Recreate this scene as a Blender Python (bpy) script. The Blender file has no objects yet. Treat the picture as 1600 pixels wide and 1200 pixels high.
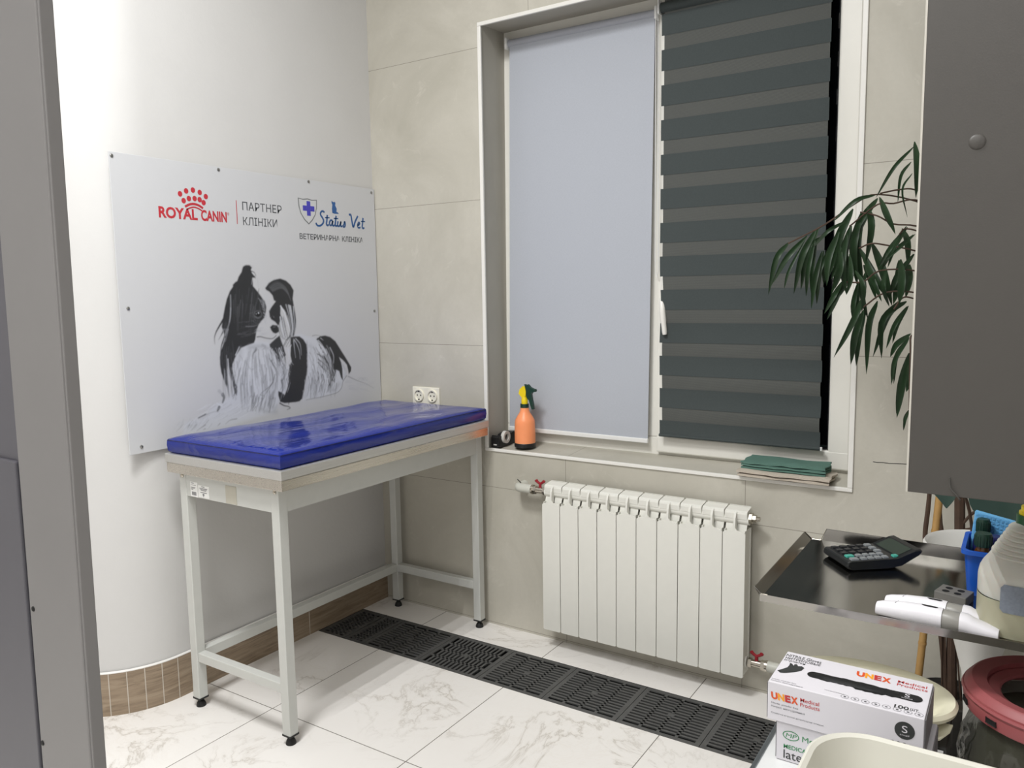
import bpy, bmesh, math, random
import numpy as np
from mathutils import Vector, Matrix

scene = bpy.context.scene
COL = scene.collection
random.seed(11)

# ------------------------------------------------------------------ camera
cam_d = bpy.data.cameras.new('camera')
cam = bpy.data.objects.new('camera', cam_d)
COL.objects.link(cam)
scene.camera = cam
cam_d.sensor_fit = 'HORIZONTAL'
cam_d.sensor_width = 36.0
cam_d.lens = 36.0 * 1243.6 / 1600.0
cam_d.clip_start = 0.02
_yaw, _pitch, _roll = -0.57694, -0.11411, -0.01561
_f = Vector((math.sin(_yaw) * math.cos(_pitch), math.cos(_yaw) * math.cos(_pitch), math.sin(_pitch)))
_r = Vector((math.cos(_yaw), -math.sin(_yaw), 0.0))
_u = _r.cross(_f)
_r2 = math.cos(_roll) * _r + math.sin(_roll) * _u
_u2 = -math.sin(_roll) * _r + math.cos(_roll) * _u
cam.matrix_world = Matrix(((_r2.x, _u2.x, -_f.x, 2.484), (_r2.y, _u2.y, -_f.y, -2.7036),
                           (_r2.z, _u2.z, -_f.z, 1.4144), (0, 0, 0, 1)))

# ------------------------------------------------------------------ world, lights, exposure
w = bpy.data.worlds.new('night')
scene.world = w
w.use_nodes = True
w.node_tree.nodes['Background'].inputs[0].default_value = (0.02, 0.025, 0.035, 1)
w.node_tree.nodes['Background'].inputs[1].default_value = 0.3

def area(name, loc, sx, sy, power, color=(1, 1, 1), rot=(0, 0, 0)):
    l = bpy.data.lights.new(name, 'AREA')
    l.shape = 'RECTANGLE'; l.size = sx; l.size_y = sy; l.energy = power; l.color = color
    o = bpy.data.objects.new(name, l); COL.objects.link(o)
    o.location = loc; o.rotation_euler = rot
    return o

WARM = (0.985, 0.99, 0.99)
for _x in (0.85, 1.03, 1.235):                      # the three tubes of the ceiling lamp over the room
    area('lamp_tube', (_x, -1.99, 3.38), 0.022, 0.60, 22.0, WARM).data.spread = math.radians(168)
area('hall_fill', (1.9, -3.4, 3.38), 1.3, 1.3, 55.0, WARM)   # added soft fill overhead behind the camera, no known lamp there

scene.view_settings.view_transform = 'Standard'
scene.view_settings.look = 'None'
scene.view_settings.exposure = 0.0
scene.view_settings.gamma = 1.0
scene.view_settings.use_curve_mapping = False

# ------------------------------------------------------------------ helpers: materials
def srgb(r, g, b):
    def f(c):
        c /= 255.0
        return c / 12.92 if c <= 0.04045 else ((c + 0.055) / 1.055) ** 2.4
    return (f(r), f(g), f(b), 1.0)

class NT:
    def __init__(s, name):
        s.m = bpy.data.materials.new(name); s.m.use_nodes = True
        s.t = s.m.node_tree; s.b = s.t.nodes['Principled BSDF']
    def n(s, typ, **kw):
        x = s.t.nodes.new(typ)
        for k, v in kw.items(): setattr(x, k, v)
        return x
    def l(s, a, b): s.t.links.new(a, b)
    def math(s, op, a, b=None, clamp=False):
        x = s.n('ShaderNodeMath', operation=op); x.use_clamp = clamp
        for i, v in enumerate((a, b)):
            if v is None: continue
            if isinstance(v, (int, float)): x.inputs[i].default_value = v
            else: s.l(v, x.inputs[i])
        return x.outputs[0]
    def mix(s, fac, a, b):
        x = s.n('ShaderNodeMix', data_type='RGBA')
        for i, v in ((0, fac), (6, a), (7, b)):
            if isinstance(v, (int, float)): x.inputs[i].default_value = v
            elif isinstance(v, tuple): x.inputs[i].default_value = v
            else: s.l(v, x.inputs[i])
        return x.outputs[2]
    def co(s): return s.n('ShaderNodeTexCoord').outputs['Object']
    def noise(s, co, scale, detail=3.0, rough=0.5, dist=0.0):
        x = s.n('ShaderNodeTexNoise'); s.l(co, x.inputs['Vector'])
        x.inputs['Scale'].default_value = scale; x.inputs['Detail'].default_value = detail
        x.inputs['Roughness'].default_value = rough; x.inputs['Distortion'].default_value = dist
        return x.outputs['Fac']
    def ramp(s, fac, stops):
        x = s.n('ShaderNodeValToRGB'); s.l(fac, x.inputs[0])
        e = x.color_ramp.elements
        while len(e) < len(stops): e.new(0.5)
        for el, (p, c) in zip(e, stops):
            el.position = p; el.color = c if len(c) == 4 else (*c, 1)
        return x.outputs[0]
    def bump(s, h, strength=0.2, dist=0.01):
        x = s.n('ShaderNodeBump'); x.inputs['Strength'].default_value = strength
        x.inputs['Distance'].default_value = dist
        s.l(h, x.inputs['Height']); s.l(x.outputs[0], s.b.inputs['Normal'])
    def sepxyz(s, co):
        x = s.n('ShaderNodeSeparateXYZ'); s.l(co, x.inputs[0]); return x.outputs
    def line(s, v, period, phase, half):            # 1 on grout lines
        a = s.math('SUBTRACT', v, phase); a = s.math('DIVIDE', a, period); a = s.math('ADD', a, 0.5)
        a = s.math('FRACT', a); a = s.math('SUBTRACT', a, 0.5); a = s.math('ABSOLUTE', a)
        return s.math('LESS_THAN', a, half / period)

def setp(b, color=None, rough=0.5, metal=0.0, spec=0.5, trans=0.0, alpha=1.0, coat=0.0, ior=1.5, sub=0.0):
    if color is not None: b.inputs['Base Color'].default_value = color
    b.inputs['Roughness'].default_value = rough; b.inputs['Metallic'].default_value = metal
    b.inputs['Specular IOR Level'].default_value = spec; b.inputs['Transmission Weight'].default_value = trans
    b.inputs['Alpha'].default_value = alpha; b.inputs['Coat Weight'].default_value = coat
    b.inputs['IOR'].default_value = ior; b.inputs['Subsurface Weight'].default_value = sub

def mat(name, rgb, rough=0.5, metal=0.0, spec=0.5, var=0.04, vscale=30.0, bump=0.0, bscale=200.0, **kw):
    k = NT(name); c = srgb(*rgb); setp(k.b, c, rough, metal, spec, **kw)
    if var or bump: co = k.co()
    if var:
        f = k.noise(co, vscale, 4.0)
        d = tuple(max(0, x * (1 - var * 2)) for x in c[:3]) + (1,)
        h = tuple(min(1, x * (1 + var * 2)) for x in c[:3]) + (1,)
        k.l(k.mix(f, d, h), k.b.inputs['Base Color'])
    if bump: k.bump(k.noise(co, bscale, 3.0), bump, 0.002)
    return k.m

# ------------------------------------------------------------------ helpers: geometry
class MB:
    """collects shapes in world coordinates; build() links them as ONE mesh object"""
    def __init__(s): s.bm = bmesh.new(); s.mi = 0
    def _tag(s, faces):
        for f in faces: f.material_index = s.mi
    def box(s, x0, y0, z0, x1, y1, z1, bev=0.0, seg=2):
        r = bmesh.ops.create_cube(s.bm, size=1.0)
        for v in r['verts']:
            v.co = Vector((x0 + (v.co.x + .5) * (x1 - x0), y0 + (v.co.y + .5) * (y1 - y0), z0 + (v.co.z + .5) * (z1 - z0)))
        fs = list({f for v in r['verts'] for f in v.link_faces}); s._tag(fs)
        if bev > 0:
            es = list({e for v in r['verts'] for e in v.link_edges})
            bmesh.ops.bevel(s.bm, geom=es, offset=bev, segments=seg, affect='EDGES', profile=0.5, material=-1)
        return s
    def obox(s, c, ax, ay, az, bev=0.0):            # oriented box: centre and three half-axis vectors
        n0 = len(s.bm.verts)
        r = bmesh.ops.create_cube(s.bm, size=2.0)
        c, ax, ay, az = map(Vector, (c, ax, ay, az))
        for v in r['verts']: v.co = c + ax * v.co.x + ay * v.co.y + az * v.co.z
        fs = list({f for v in r['verts'] for f in v.link_faces}); s._tag(fs)
        if bev > 0:
            es = list({e for v in r['verts'] for e in v.link_edges})
            bmesh.ops.bevel(s.bm, geom=es, offset=bev, segments=2, affect='EDGES', profile=0.5, material=-1)
        return s
    def poly(s, pts):
        f = s.bm.faces.new([s.bm.verts.new(p) for p in pts]); f.material_index = s.mi; return s
    def prism(s, pts, d):                           # planar outline pushed along vector d
        d = Vector(d); a = [s.bm.verts.new(p) for p in pts]; b = [s.bm.verts.new(Vector(p) + d) for p in pts]
        n = len(pts); fs = [s.bm.faces.new(a[::-1]), s.bm.faces.new(b)]
        for i in range(n): fs.append(s.bm.faces.new((a[i], a[(i + 1) % n], b[(i + 1) % n], b[i])))
        s._tag(fs); return s
    def loft(s, rings, closed=True, caps=True):
        vs = [[s.bm.verts.new(p) for p in r] for r in rings]; fs = []
        n = len(vs[0])
        for a, b in zip(vs, vs[1:]):
            for i in range(n if closed else n - 1):
                j = (i + 1) % n; fs.append(s.bm.faces.new((a[i], a[j], b[j], b[i])))
        if caps and closed:
            fs.append(s.bm.faces.new(vs[0][::-1])); fs.append(s.bm.faces.new(vs[-1]))
        s._tag(fs); return s
    def tube(s, pts, r, seg=10, caps=True):
        pts = [Vector(p) for p in pts]; n = len(pts)
        rs = [r] * n if isinstance(r, (int, float)) else list(r)
        rings = []; up = None
        for i, p in enumerate(pts):
            t = (pts[min(i + 1, n - 1)] - pts[max(i - 1, 0)]).normalized()
            if up is None:
                up = Vector((0, 0, 1)) if abs(t.z) < .9 else Vector((1, 0, 0))
            a = t.cross(up)
            if a.length < 1e-6: a = t.cross(Vector((0, 1, 0)))
            a.normalize(); b = t.cross(a).normalized(); up = -b if b.dot(up) < 0 else b
            a = t.cross(up).normalized()
            rings.append([p + (a * math.cos(2 * math.pi * k / seg) + up * math.sin(2 * math.pi * k / seg)) * rs[i] for k in range(seg)])
        return s.loft(rings, True, caps)
    def lathe(s, prof, c, seg=32, sx=1.0, sy=1.0, power=2.0, caps=True):   # profile of (r, z); superellipse section
        rings = []
        for r, z in prof:
            ring = []
            for k in range(seg):
                a = 2 * math.pi * k / seg; ca, sa = math.cos(a), math.sin(a)
                e = 2.0 / power
                ring.append((c[0] + sx * r * math.copysign(abs(ca) ** e, ca), c[1] + sy * r * math.copysign(abs(sa) ** e, sa), c[2] + z))
            rings.append(ring)
        return s.loft(rings, True, caps)
    def build(s, name, m=None, parent=None, smooth=False, org=None, fix=True):
        if fix: bmesh.ops.recalc_face_normals(s.bm, faces=s.bm.faces)
        if org is None: org = root_of(parent)
        o3 = Vector(org)
        for v in s.bm.verts: v.co -= o3
        me = bpy.data.meshes.new(name); s.bm.to_mesh(me); s.bm.free()
        for x in (m if isinstance(m, (list, tuple)) else [m]): me.materials.append(x)
        if smooth:
            me.shade_smooth()
            me.set_sharp_from_angle(angle=math.radians(38 if smooth is True else smooth))
        o = bpy.data.objects.new(name, me); COL.objects.link(o)
        if parent is not None: o.parent = parent
        else: o.location = o3
        return o

ORG = {}
def root_of(p):
    while p is not None and p.name not in ORG: p = p.parent
    return ORG[p.name] if p is not None else (0, 0, 0)

def tag(o, label=None, cat=None, group=None, kind=None):
    for k, v in (('label', label), ('category', cat), ('group', group), ('kind', kind)):
        if v: o[k] = v
    return o
def thing(name, label, cat, loc=(0, 0, 0), group=None):
    o = bpy.data.objects.new(name, None); COL.objects.link(o); o.location = loc; o.empty_display_size = 0.05
    ORG[o.name] = tuple(loc)
    return tag(o, label, cat, group)
def struct(name): 
    o = bpy.data.objects.new(name, None); COL.objects.link(o); ORG[o.name] = (0, 0, 0)
    o['kind'] = 'structure'; return o
def one(mb, name, label, cat, loc, m, smooth=False, group=None):
    o = mb.build(name, m, None, smooth, org=loc); ORG[o.name] = tuple(loc)
    return tag(o, label, cat, group)
def sub(pts, n=6):                                  # smooth curve through points
    P = [Vector(p) for p in pts]; P = [2 * P[0] - P[1]] + P + [2 * P[-1] - P[-2]]; out = []
    for i in range(1, len(P) - 2):
        a, b, c, d = P[i - 1:i + 3]
        for k in range(n):
            t = k / n
            out.append(0.5 * (2 * b + (c - a) * t + (2 * a - 5 * b + 4 * c - d) * t * t + (3 * b - a - 3 * c + d) * t ** 3))
    out.append(P[-2]); return out
def shear_rot(o, rz): o.rotation_euler = (0, 0, rz)

def text_mesh(items, name, m, parent, o0, ex, ey, lift=0.0004):
    """items: (string, x, y, width, height, bold, slant) in metres on the plane through o0 spanned by ex, ey"""
    ex, ey = Vector(ex), Vector(ey); nz = ex.cross(ey); o0 = Vector(o0)
    bm = bmesh.new()
    for s_, x, y, wd, ht, bold, slant in items:
        cu = bpy.data.curves.new('tmp', 'FONT'); cu.body = s_; cu.offset = bold; cu.resolution_u = 4
        ob = bpy.data.objects.new('tmp', cu); COL.objects.link(ob)
        me = bpy.data.meshes.new_from_object(ob, depsgraph=None) if False else ob.to_mesh().copy()
        ob.to_mesh_clear()
        bpy.data.objects.remove(ob); bpy.data.curves.remove(cu)
        n = len(me.vertices); co = np.empty(n * 3); me.vertices.foreach_get('co', co); co = co.reshape(-1, 3)
        mn, mx = co.min(0), co.max(0); sx = wd / max(mx[0] - mn[0], 1e-6); sy = (ht / (mx[1] - mn[1])) if ht else sx
        vs = []
        for p in co:
            a = (p[0] - mn[0]) * sx; b = (p[1] - mn[1]) * sy
            vs.append(bm.verts.new(o0 + ex * (x + a + slant * b) + ey * (y + b) + nz * lift))
        for f in me.polygons:
            try: bm.faces.new([vs[i] for i in f.vertices])
            except ValueError: pass
        bpy.data.meshes.remove(me)
    k = MB(); k.bm.free(); k.bm = bm
    return k.build(name, m, parent, fix=False)

# ------------------------------------------------------------------ materials
def plaster():
    k = NT('white_plaster'); setp(k.b, srgb(232, 230, 227), 0.45, spec=0.4); co = k.co()
    f = k.noise(co, 3.0, 4.0); k.l(k.mix(f, srgb(202, 201, 199), srgb(212, 211, 209)), k.b.inputs['Base Color'])
    a = k.noise(co, 60.0, 4.0); k.bump(a, 0.12, 0.004); return k.m
def wall_tiles(name):
    k = NT(name); setp(k.b, rough=0.55, spec=0.35); co = k.co(); x = k.sepxyz(co)
    n1 = k.noise(co, 2.2, 5.0, 0.6, 0.6); n2 = k.noise(co, 60.0, 4.0, 0.7); n3 = k.noise(co, 8.0, 6.0, 0.7, 1.5)
    base = k.mix(k.ramp(n1, [(.3, (0, 0, 0)), (.7, (1, 1, 1))]), srgb(178, 174, 161), srgb(204, 200, 188))
    base = k.mix(k.math('MULTIPLY', n2, 0.35), base, srgb(170, 166, 155))
    sp = k.ramp(n3, [(0.0, (0, 0, 0)), (0.60, (0, 0, 0)), (0.74, (1, 1, 1)), (1.0, (1, 1, 1))])
    base = k.mix(k.math('MULTIPLY', sp, 0.30), base, srgb(226, 222, 211))
    at = lambda c: k.math('LESS_THAN', k.math('ABSOLUTE', k.math('SUBTRACT', x['X'], c)), 0.0011)
    lo = k.math('MULTIPLY', k.math('MAXIMUM', at(.971), at(1.684)), k.math('LESS_THAN', x['Z'], 1.0))
    hi = k.math('MULTIPLY', at(.824), k.math('GREATER_THAN', x['Z'], 2.0))
    g = k.math('MAXIMUM', k.line(x['Z'], 0.5945, 1.7925, 0.0011), k.math('MAXIMUM', lo, hi))
    k.l(k.mix(k.math('MULTIPLY', g, 0.75), base, srgb(120, 114, 103)), k.b.inputs['Base Color'])
    k.bump(n2, 0.06, 0.003); return k.m
def floor_tiles():
    k = NT('marble_floor_tiles'); setp(k.b, rough=0.22, spec=0.5); co = k.co(); x = k.sepxyz(co)
    ix = k.math('FLOOR', k.math('DIVIDE', k.math('SUBTRACT', x['X'], 0.354), 0.6))
    iy = k.math('FLOOR', k.math('DIVIDE', k.math('ADD', x['Y'], 0.98), 0.6))
    cb = k.n('ShaderNodeCombineXYZ'); k.l(k.math('MULTIPLY', ix, 3.7), cb.inputs[0]); k.l(k.math('MULTIPLY', iy, 5.3), cb.inputs[1])
    ad = k.n('ShaderNodeVectorMath', operation='ADD'); k.l(co, ad.inputs[0]); k.l(cb.outputs[0], ad.inputs[1]); v = ad.outputs[0]
    nz = k.n('ShaderNodeTexNoise'); k.l(v, nz.inputs['Vector']); nz.inputs['Scale'].default_value = 2.6; nz.inputs['Detail'].default_value = 6; nz.inputs['Roughness'].default_value = 0.62; nz.inputs['Distortion'].default_value = 0.9
    vein = k.math('ABSOLUTE', k.math('SUBTRACT', nz.outputs['Fac'], 0.5))
    vein = k.ramp(vein, [(0.0, (1, 1, 1)), (0.010, (0.35, 0.35, 0.35)), (0.032, (0, 0, 0)), (1, (0, 0, 0))])
    n2 = k.noise(v, 1.7, 3.0); mask = k.ramp(n2, [(0.42, (0, 0, 0)), (0.62, (1, 1, 1))])
    n4 = k.noise(v, 7.0, 7.0, 0.7, 2.5); fine = k.math('ABSOLUTE', k.math('SUBTRACT', n4, 0.5))
    fine = k.ramp(fine, [(0.0, (1, 1, 1)), (0.03, (0, 0, 0)), (1, (0, 0, 0))])
    cloud = k.noise(v, 2.0, 5.0, 0.6)
    base = k.mix(cloud, srgb(246, 243, 239), srgb(235, 231, 226))
    base = k.mix(k.math('MULTIPLY', k.math('MULTIPLY', vein, mask), 0.55), base, srgb(170, 160, 146))
    base = k.mix(k.math('MULTIPLY', k.math('MULTIPLY', fine, mask), 0.08), base, srgb(196, 180, 152))
    g = k.math('MAXIMUM', k.line(x['X'], 0.6, 0.354, 0.0016), k.line(x['Y'], 0.6, -0.98, 0.0016))
    k.l(k.mix(k.math('MULTIPLY', g, 0.85), base, srgb(92, 84, 76)), k.b.inputs['Base Color']); return k.m
def wood_tile():
    k = NT('brown_wood_look_tile'); setp(k.b, rough=0.4); co = k.co()
    mp = k.n('ShaderNodeMapping'); k.l(co, mp.inputs[0]); mp.inputs['Scale'].default_value = (4, 4, 45)
    f = k.noise(mp.outputs[0], 1.6, 5.0, 0.6, 0.8)
    k.l(k.ramp(f, [(0.25, srgb(114, 98, 80)), (0.5, srgb(148, 130, 109)), (0.75, srgb(168, 151, 129))]), k.b.inputs['Base Color']); return k.m
def steel(name, c0, c1, rough, scale=(300, 4, 300), metal=1.0):
    k = NT(name); setp(k.b, srgb(*c0), rough, metal); co = k.co()
    mp = k.n('ShaderNodeMapping'); k.l(co, mp.inputs[0]); mp.inputs['Scale'].default_value = scale
    f = k.noise(mp.outputs[0], 1.0, 3.0); k.l(k.mix(f, srgb(*c0), srgb(*c1)), k.b.inputs['Base Color'])
    k.l(k.math('ADD', k.math('MULTIPLY', f, 0.15), rough - 0.07), k.b.inputs['Roughness']); return k.m
def weave(name, rgb, s1=700, amt=0.10, rough=0.85):
    k = NT(name); setp(k.b, rough=rough, spec=0.2); co = k.co()
    mp = k.n('ShaderNodeMapping'); k.l(co, mp.inputs[0]); mp.inputs['Scale'].default_value = (s1 * .25, s1, s1)
    f = k.noise(mp.outputs[0], 1.0, 2.0)
    mp2 = k.n('ShaderNodeMapping'); k.l(co, mp2.inputs[0]); mp2.inputs['Scale'].default_value = (s1, s1, s1 * .25)
    g = k.noise(mp2.outputs[0], 1.0, 2.0); h = k.math('MULTIPLY', k.math('ADD', f, g), .5)
    c = srgb(*rgb); a = tuple(x * (1 - amt * 2.2) for x in c[:3]) + (1,); b = tuple(min(1, x * (1 + amt * 2.2)) for x in c[:3]) + (1,)
    k.l(k.mix(h, a, b), k.b.inputs['Base Color']); k.bump(h, 0.08, 0.001); return k.m
def vinyl():
    k = NT('blue_vinyl'); setp(k.b, srgb(32, 50, 152), 0.13, spec=0.5); co = k.co()
    f = k.noise(co, 5.0, 3.0); k.l(k.mix(f, srgb(22, 36, 116), srgb(30, 47, 140)), k.b.inputs['Base Color'])
    mp = k.n('ShaderNodeMapping'); k.l(co, mp.inputs[0]); mp.inputs['Scale'].default_value = (5, 2.2, 5); mp.inputs['Rotation'].default_value = (0, 0, 0.5)
    h = k.noise(mp.outputs[0], 1.6, 2.5, 0.5, 1.2); k.bump(h, 0.35, 0.02); return k.m
def mesh_band(name, rgb0, rgb1):
    k = NT(name); setp(k.b, rough=0.8, spec=0.2); co = k.co(); x = k.sepxyz(co)
    f = k.math('FRACT', k.math('MULTIPLY', x['Z'], 260.0)); f = k.math('LESS_THAN', f, 0.5)
    n = k.noise(co, 400.0, 2.0); f = k.math('MULTIPLY', f, n)
    k.l(k.mix(f, srgb(*rgb0), srgb(*rgb1)), k.b.inputs['Base Color']); return k.m
def print_mat():
    k = NT('printed_dog'); setp(k.b, rough=0.38, spec=0.4)
    a = k.n('ShaderNodeVertexColor'); a.layer_name = 'print'; k.l(a.outputs[0], k.b.inputs['Base Color']); return k.m

M = dict(
    plaster=plaster(), tile=wall_tiles('beige_stone_wall_tiles'), reveal=mat('grey_reveal_tiles', (178, 174, 163), 0.5, var=.05, vscale=6, bump=.05),
    floor=floor_tiles(), wood=wood_tile(), grout=mat('light_grout', (196, 188, 176), .8), caulk=mat('white_caulk', (238, 236, 232), .5),
    ceiling=mat('ceiling_paint', (238, 236, 232), .8), hall=mat('hall_paint', (200, 198, 196), .8),
    upvc=mat('white_upvc', (232, 230, 222), .28, var=.01), trim=mat('white_tile_trim', (232, 230, 224), .3, var=.01),
    door=mat('grey_door_paint', (128, 126, 125), .42, var=.02, vscale=12), doorpanel=mat('dark_grey_door_panel', (88, 87, 93), .4, var=.02), dark=mat('black_hole', (14, 14, 14), .7, var=0),
    glass=mat('night_dark_glass', (6, 8, 12), .04, var=0), blind=weave('pale_grey_blind_fabric', (178, 182, 190), 500, .06), rail=mat('blind_rail_white', (232, 232, 230), .35, var=0),
    roller=weave('blind_roll_fabric', (172, 175, 183), 500, .05), zdark=weave('dark_green_grey_blind_fabric', (70, 76, 76), 500, .08), zmesh=mesh_band('sheer_blind_mesh', (82, 84, 82), (98, 99, 95)),
    steel=steel('brushed_steel_rim', (190, 189, 185), (214, 213, 210), .42, metal=.7), steel2=steel('satin_steel_band', (196, 190, 180), (220, 214, 205), .28), traysteel=steel('dark_mirror_steel', (158, 156, 151), (168, 166, 161), .14, (40, 6, 40)),
    frame=mat('pale_grey_powder_coat', (200, 201, 196), .4, var=.02), foot=mat('black_rubber', (22, 22, 22), .55), vinyl=vinyl(), seam=mat('dark_blue_seam', (16, 24, 86), .4),
    sticker=mat('white_sticker', (236, 236, 233), .5, var=0), ink=mat('black_ink', (32, 32, 34), .5, var=0), greyink=mat('grey_ink', (92, 92, 96), .5, var=0), tape=mat('beige_tape', (186, 182, 168), .45),
    rad=mat('radiator_enamel', (232, 231, 223), .3, var=.01), chrome=mat('nickel_brass', (196, 190, 178), .22, 1.0, var=.05), ppr=mat('grey_plastic_pipe', (200, 200, 190), .45), red=mat('red_handle', (150, 28, 40), .35),
    grate=mat('dark_grey_grate_plastic', (80, 80, 79), .5, var=.15, vscale=25), pit=mat('drain_channel_dark', (16, 16, 16), .8),
    socket=mat('ivory_socket_plastic', (240, 236, 220), .3, var=0), poster=mat('white_poster_panel', (205, 206, 208), .36, var=.005), dog=print_mat(),
    pred=mat('red_print', (190, 52, 62), .4, var=0), pgrey=mat('dark_grey_print', (84, 86, 90), .4, var=0), pblue=mat('blue_print', (44, 92, 150), .4, var=0), pviolet=mat('violet_blue_print', (70, 66, 178), .4, var=0), psilver=mat('silver_print', (206, 207, 208), .3, var=0), pedge=mat('shield_edge_print', (128, 130, 132), .4, var=0), screw=mat('steel_screw', (160, 160, 158), .3, 1.0, var=0),
    orange=mat('orange_plastic', (250, 156, 106), .38, spec=.4, var=.02, sub=.1), black=mat('black_plastic', (20, 20, 21), .35, var=0), yellow=mat('yellow_plastic', (236, 208, 24), .35, var=0), dgreen=mat('dark_green_plastic', (18, 54, 42), .4, var=0), tapeclear=mat('frosted_tape', (206, 204, 198), .35, var=.02),
    towel=weave('green_cloth', (92, 124, 113), 600, .12), towel2=weave('beige_cloth', (190, 180, 166), 600, .1),
    cabinet=mat('grey_cabinet_board', (70, 67, 63), .5, var=.02, bump=.05, bscale=500), cabedge=mat('cabinet_edge_strip', (190, 186, 176), .45, var=0), wire=mat('grey_wire', (70, 68, 64), .5, var=0),
    leaf=mat('long_leaf_green', (36, 58, 34), .35, var=.15, vscale=12), leaf2=mat('broad_leaf_green', (44, 66, 58), .4, var=.1, vscale=10), bark=mat('dark_bark', (72, 54, 42), .8, var=.15, vscale=40, bump=.4, bscale=90), bamboo=mat('bamboo_cane', (178, 140, 84), .5, var=.08), soil=mat('potting_soil', (50, 43, 36), .95, var=.25, vscale=60, bump=.5), potdark=mat('dark_plant_pot', (52, 50, 47), .5), whitepot=mat('white_glazed_pot', (228, 227, 222), .35, var=.01),
    calc=mat('calculator_black', (26, 28, 29), .38, var=0), lcd=mat('calculator_lcd', (58, 66, 58), .2, var=0), keyg=mat('grey_key', (134, 138, 140), .4, var=0), keyk=mat('black_key', (34, 35, 37), .4, var=0), keyt=mat('teal_key', (72, 168, 150), .4, var=0),
    devwhite=mat('white_device_plastic', (236, 234, 238), .3, var=0), devgrey=mat('grey_device_band', (150, 148, 142), .4, var=0), greyblock=mat('grey_block_plastic', (112, 110, 106), .45),
    basket=mat('blue_basket_plastic', (24, 88, 190), .35, var=.02), amber=mat('amber_glass', (120, 70, 20), .12, trans=.5, var=0), navy=mat('navy_plastic', (34, 38, 92), .4, var=0), sponge=mat('light_blue_sponge', (108, 178, 226), .8, bump=.6, bscale=250), paper=mat('white_paper', (240, 240, 238), .6, var=0),
    hdpe=mat('milky_plastic', (208, 206, 196), .35, var=.01, sub=.15), liquid=mat('milky_plastic_filled', (176, 173, 148), .35, var=.01, sub=.1), canlabel=mat('grey_blue_label', (134, 142, 154), .5, var=.12, vscale=220), cangreen=mat('green_cap', (18, 84, 44), .4, var=0),
    cardw=mat('white_carton', (214, 211, 216), .4, var=.005), cards=mat('grey_carton_end', (120, 118, 120), .5), boxhole=mat('black_glove_bundle', (18, 19, 21), .5, var=.2, vscale=60, bump=.6, bscale=60), ored=mat('orange_red_ink', (214, 84, 34), .4, var=0), orange2=mat('amber_ink', (238, 158, 40), .4, var=0), redink=mat('dark_red_ink', (186, 52, 52), .4, var=0), greenink=mat('green_ink', (34, 128, 72), .4, var=0), darkink=mat('charcoal_ink', (52, 54, 54), .45, var=0),
    cream=mat('cream_plastic', (232, 228, 202), .3, var=.01), basin=mat('off_white_plastic', (208, 206, 195), .35, var=.01), carttop=mat('white_cart_top', (212, 213, 212), .35, var=.01), cartrim=steel('cart_rim', (150, 158, 164), (170, 176, 180), .4), shelfdark=mat('dark_shelf', (44, 44, 42), .4, var=.05),
    ring=mat('dusty_red_plastic', (150, 78, 80), .5, var=.04), bag=mat('crumpled_clear_bag', (64, 64, 54), .12, var=.35, vscale=14, bump=1.0, bscale=26, alpha=.72), post=mat('cart_steel', (150, 150, 148), .3, 1.0, var=0),
)

# ------------------------------------------------------------------ the setting
S = lambda o: tag(o, kind='structure')
# floor: two slabs with a drain trench between them
fl = MB()
for (x0, y0, x1, y1) in ((-1.3, -4.4, 3.1, -0.443), (-0.05, -0.169, 3.1, 0.0)):
    fl.poly([(x0, y0, 0), (x1, y0, 0), (x1, y1, 0), (x0, y1, 0)])
fl.mi = 1
fl.poly([(-.05, -.443, -.035), (3.1, -.443, -.035), (3.1, -.169, -.035), (-.05, -.169, -.035)])
fl.poly([(-.05, -.443, 0), (3.1, -.443, 0), (3.1, -.443, -.035), (-.05, -.443, -.035)])
fl.poly([(-.05, -.169, -.035), (3.1, -.169, -.035), (3.1, -.169, 0), (-.05, -.169, 0)])
S(fl.build('floor', [M['floor'], M['pit']], fix=False))
# ceiling
S(MB().box(-1.4, -4.5, 3.4, 3.2, .45, 3.45).build('ceiling', M['ceiling']))
# back wall with the window opening
WX0, WX1, WZ0, WZ1 = .600, 2.019, .765, 2.472
bw = MB()
def q(x0, z0, x1, z1): bw.poly([(x0, 0, z0), (x1, 0, z0), (x1, 0, z1), (x0, 0, z1)])
q(-.05, 0, 3.1, WZ0); q(-.05, WZ1, 3.1, 3.4); q(-.05, WZ0, WX0, WZ1); q(WX1, WZ0, 3.1, WZ1)
YF = .18
A = [(WX0, WZ0), (WX1, WZ0), (WX1, WZ1), (WX0, WZ1)]; B = [(.578, .782), (2.03, .782), (2.03, 2.49), (.592, 2.49)]
for i in range(4):
    bw.mi = 0 if i == 0 else 1
    a, b = A[i], A[(i + 1) % 4]; c, d = B[(i + 1) % 4], B[i]
    bw.poly([(a[0], 0, a[1]), (b[0], 0, b[1]), (c[0], YF + .07, c[1]), (d[0], YF + .07, d[1])])
S(bw.build('wall_back', [M['tile'], M['reveal']], fix=False))
m = MB(); m.tube([(2.088, -.0003, .8635), (2.10, -.0003, .8625), (2.118, -.0003, .864), (2.135, -.0003, .8628), (2.16, -.0003, .8648), (2.185, -.0003, .866)], .0011, 5); m.build('crack', M['dark'], bpy.data.objects['wall_back'])
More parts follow.
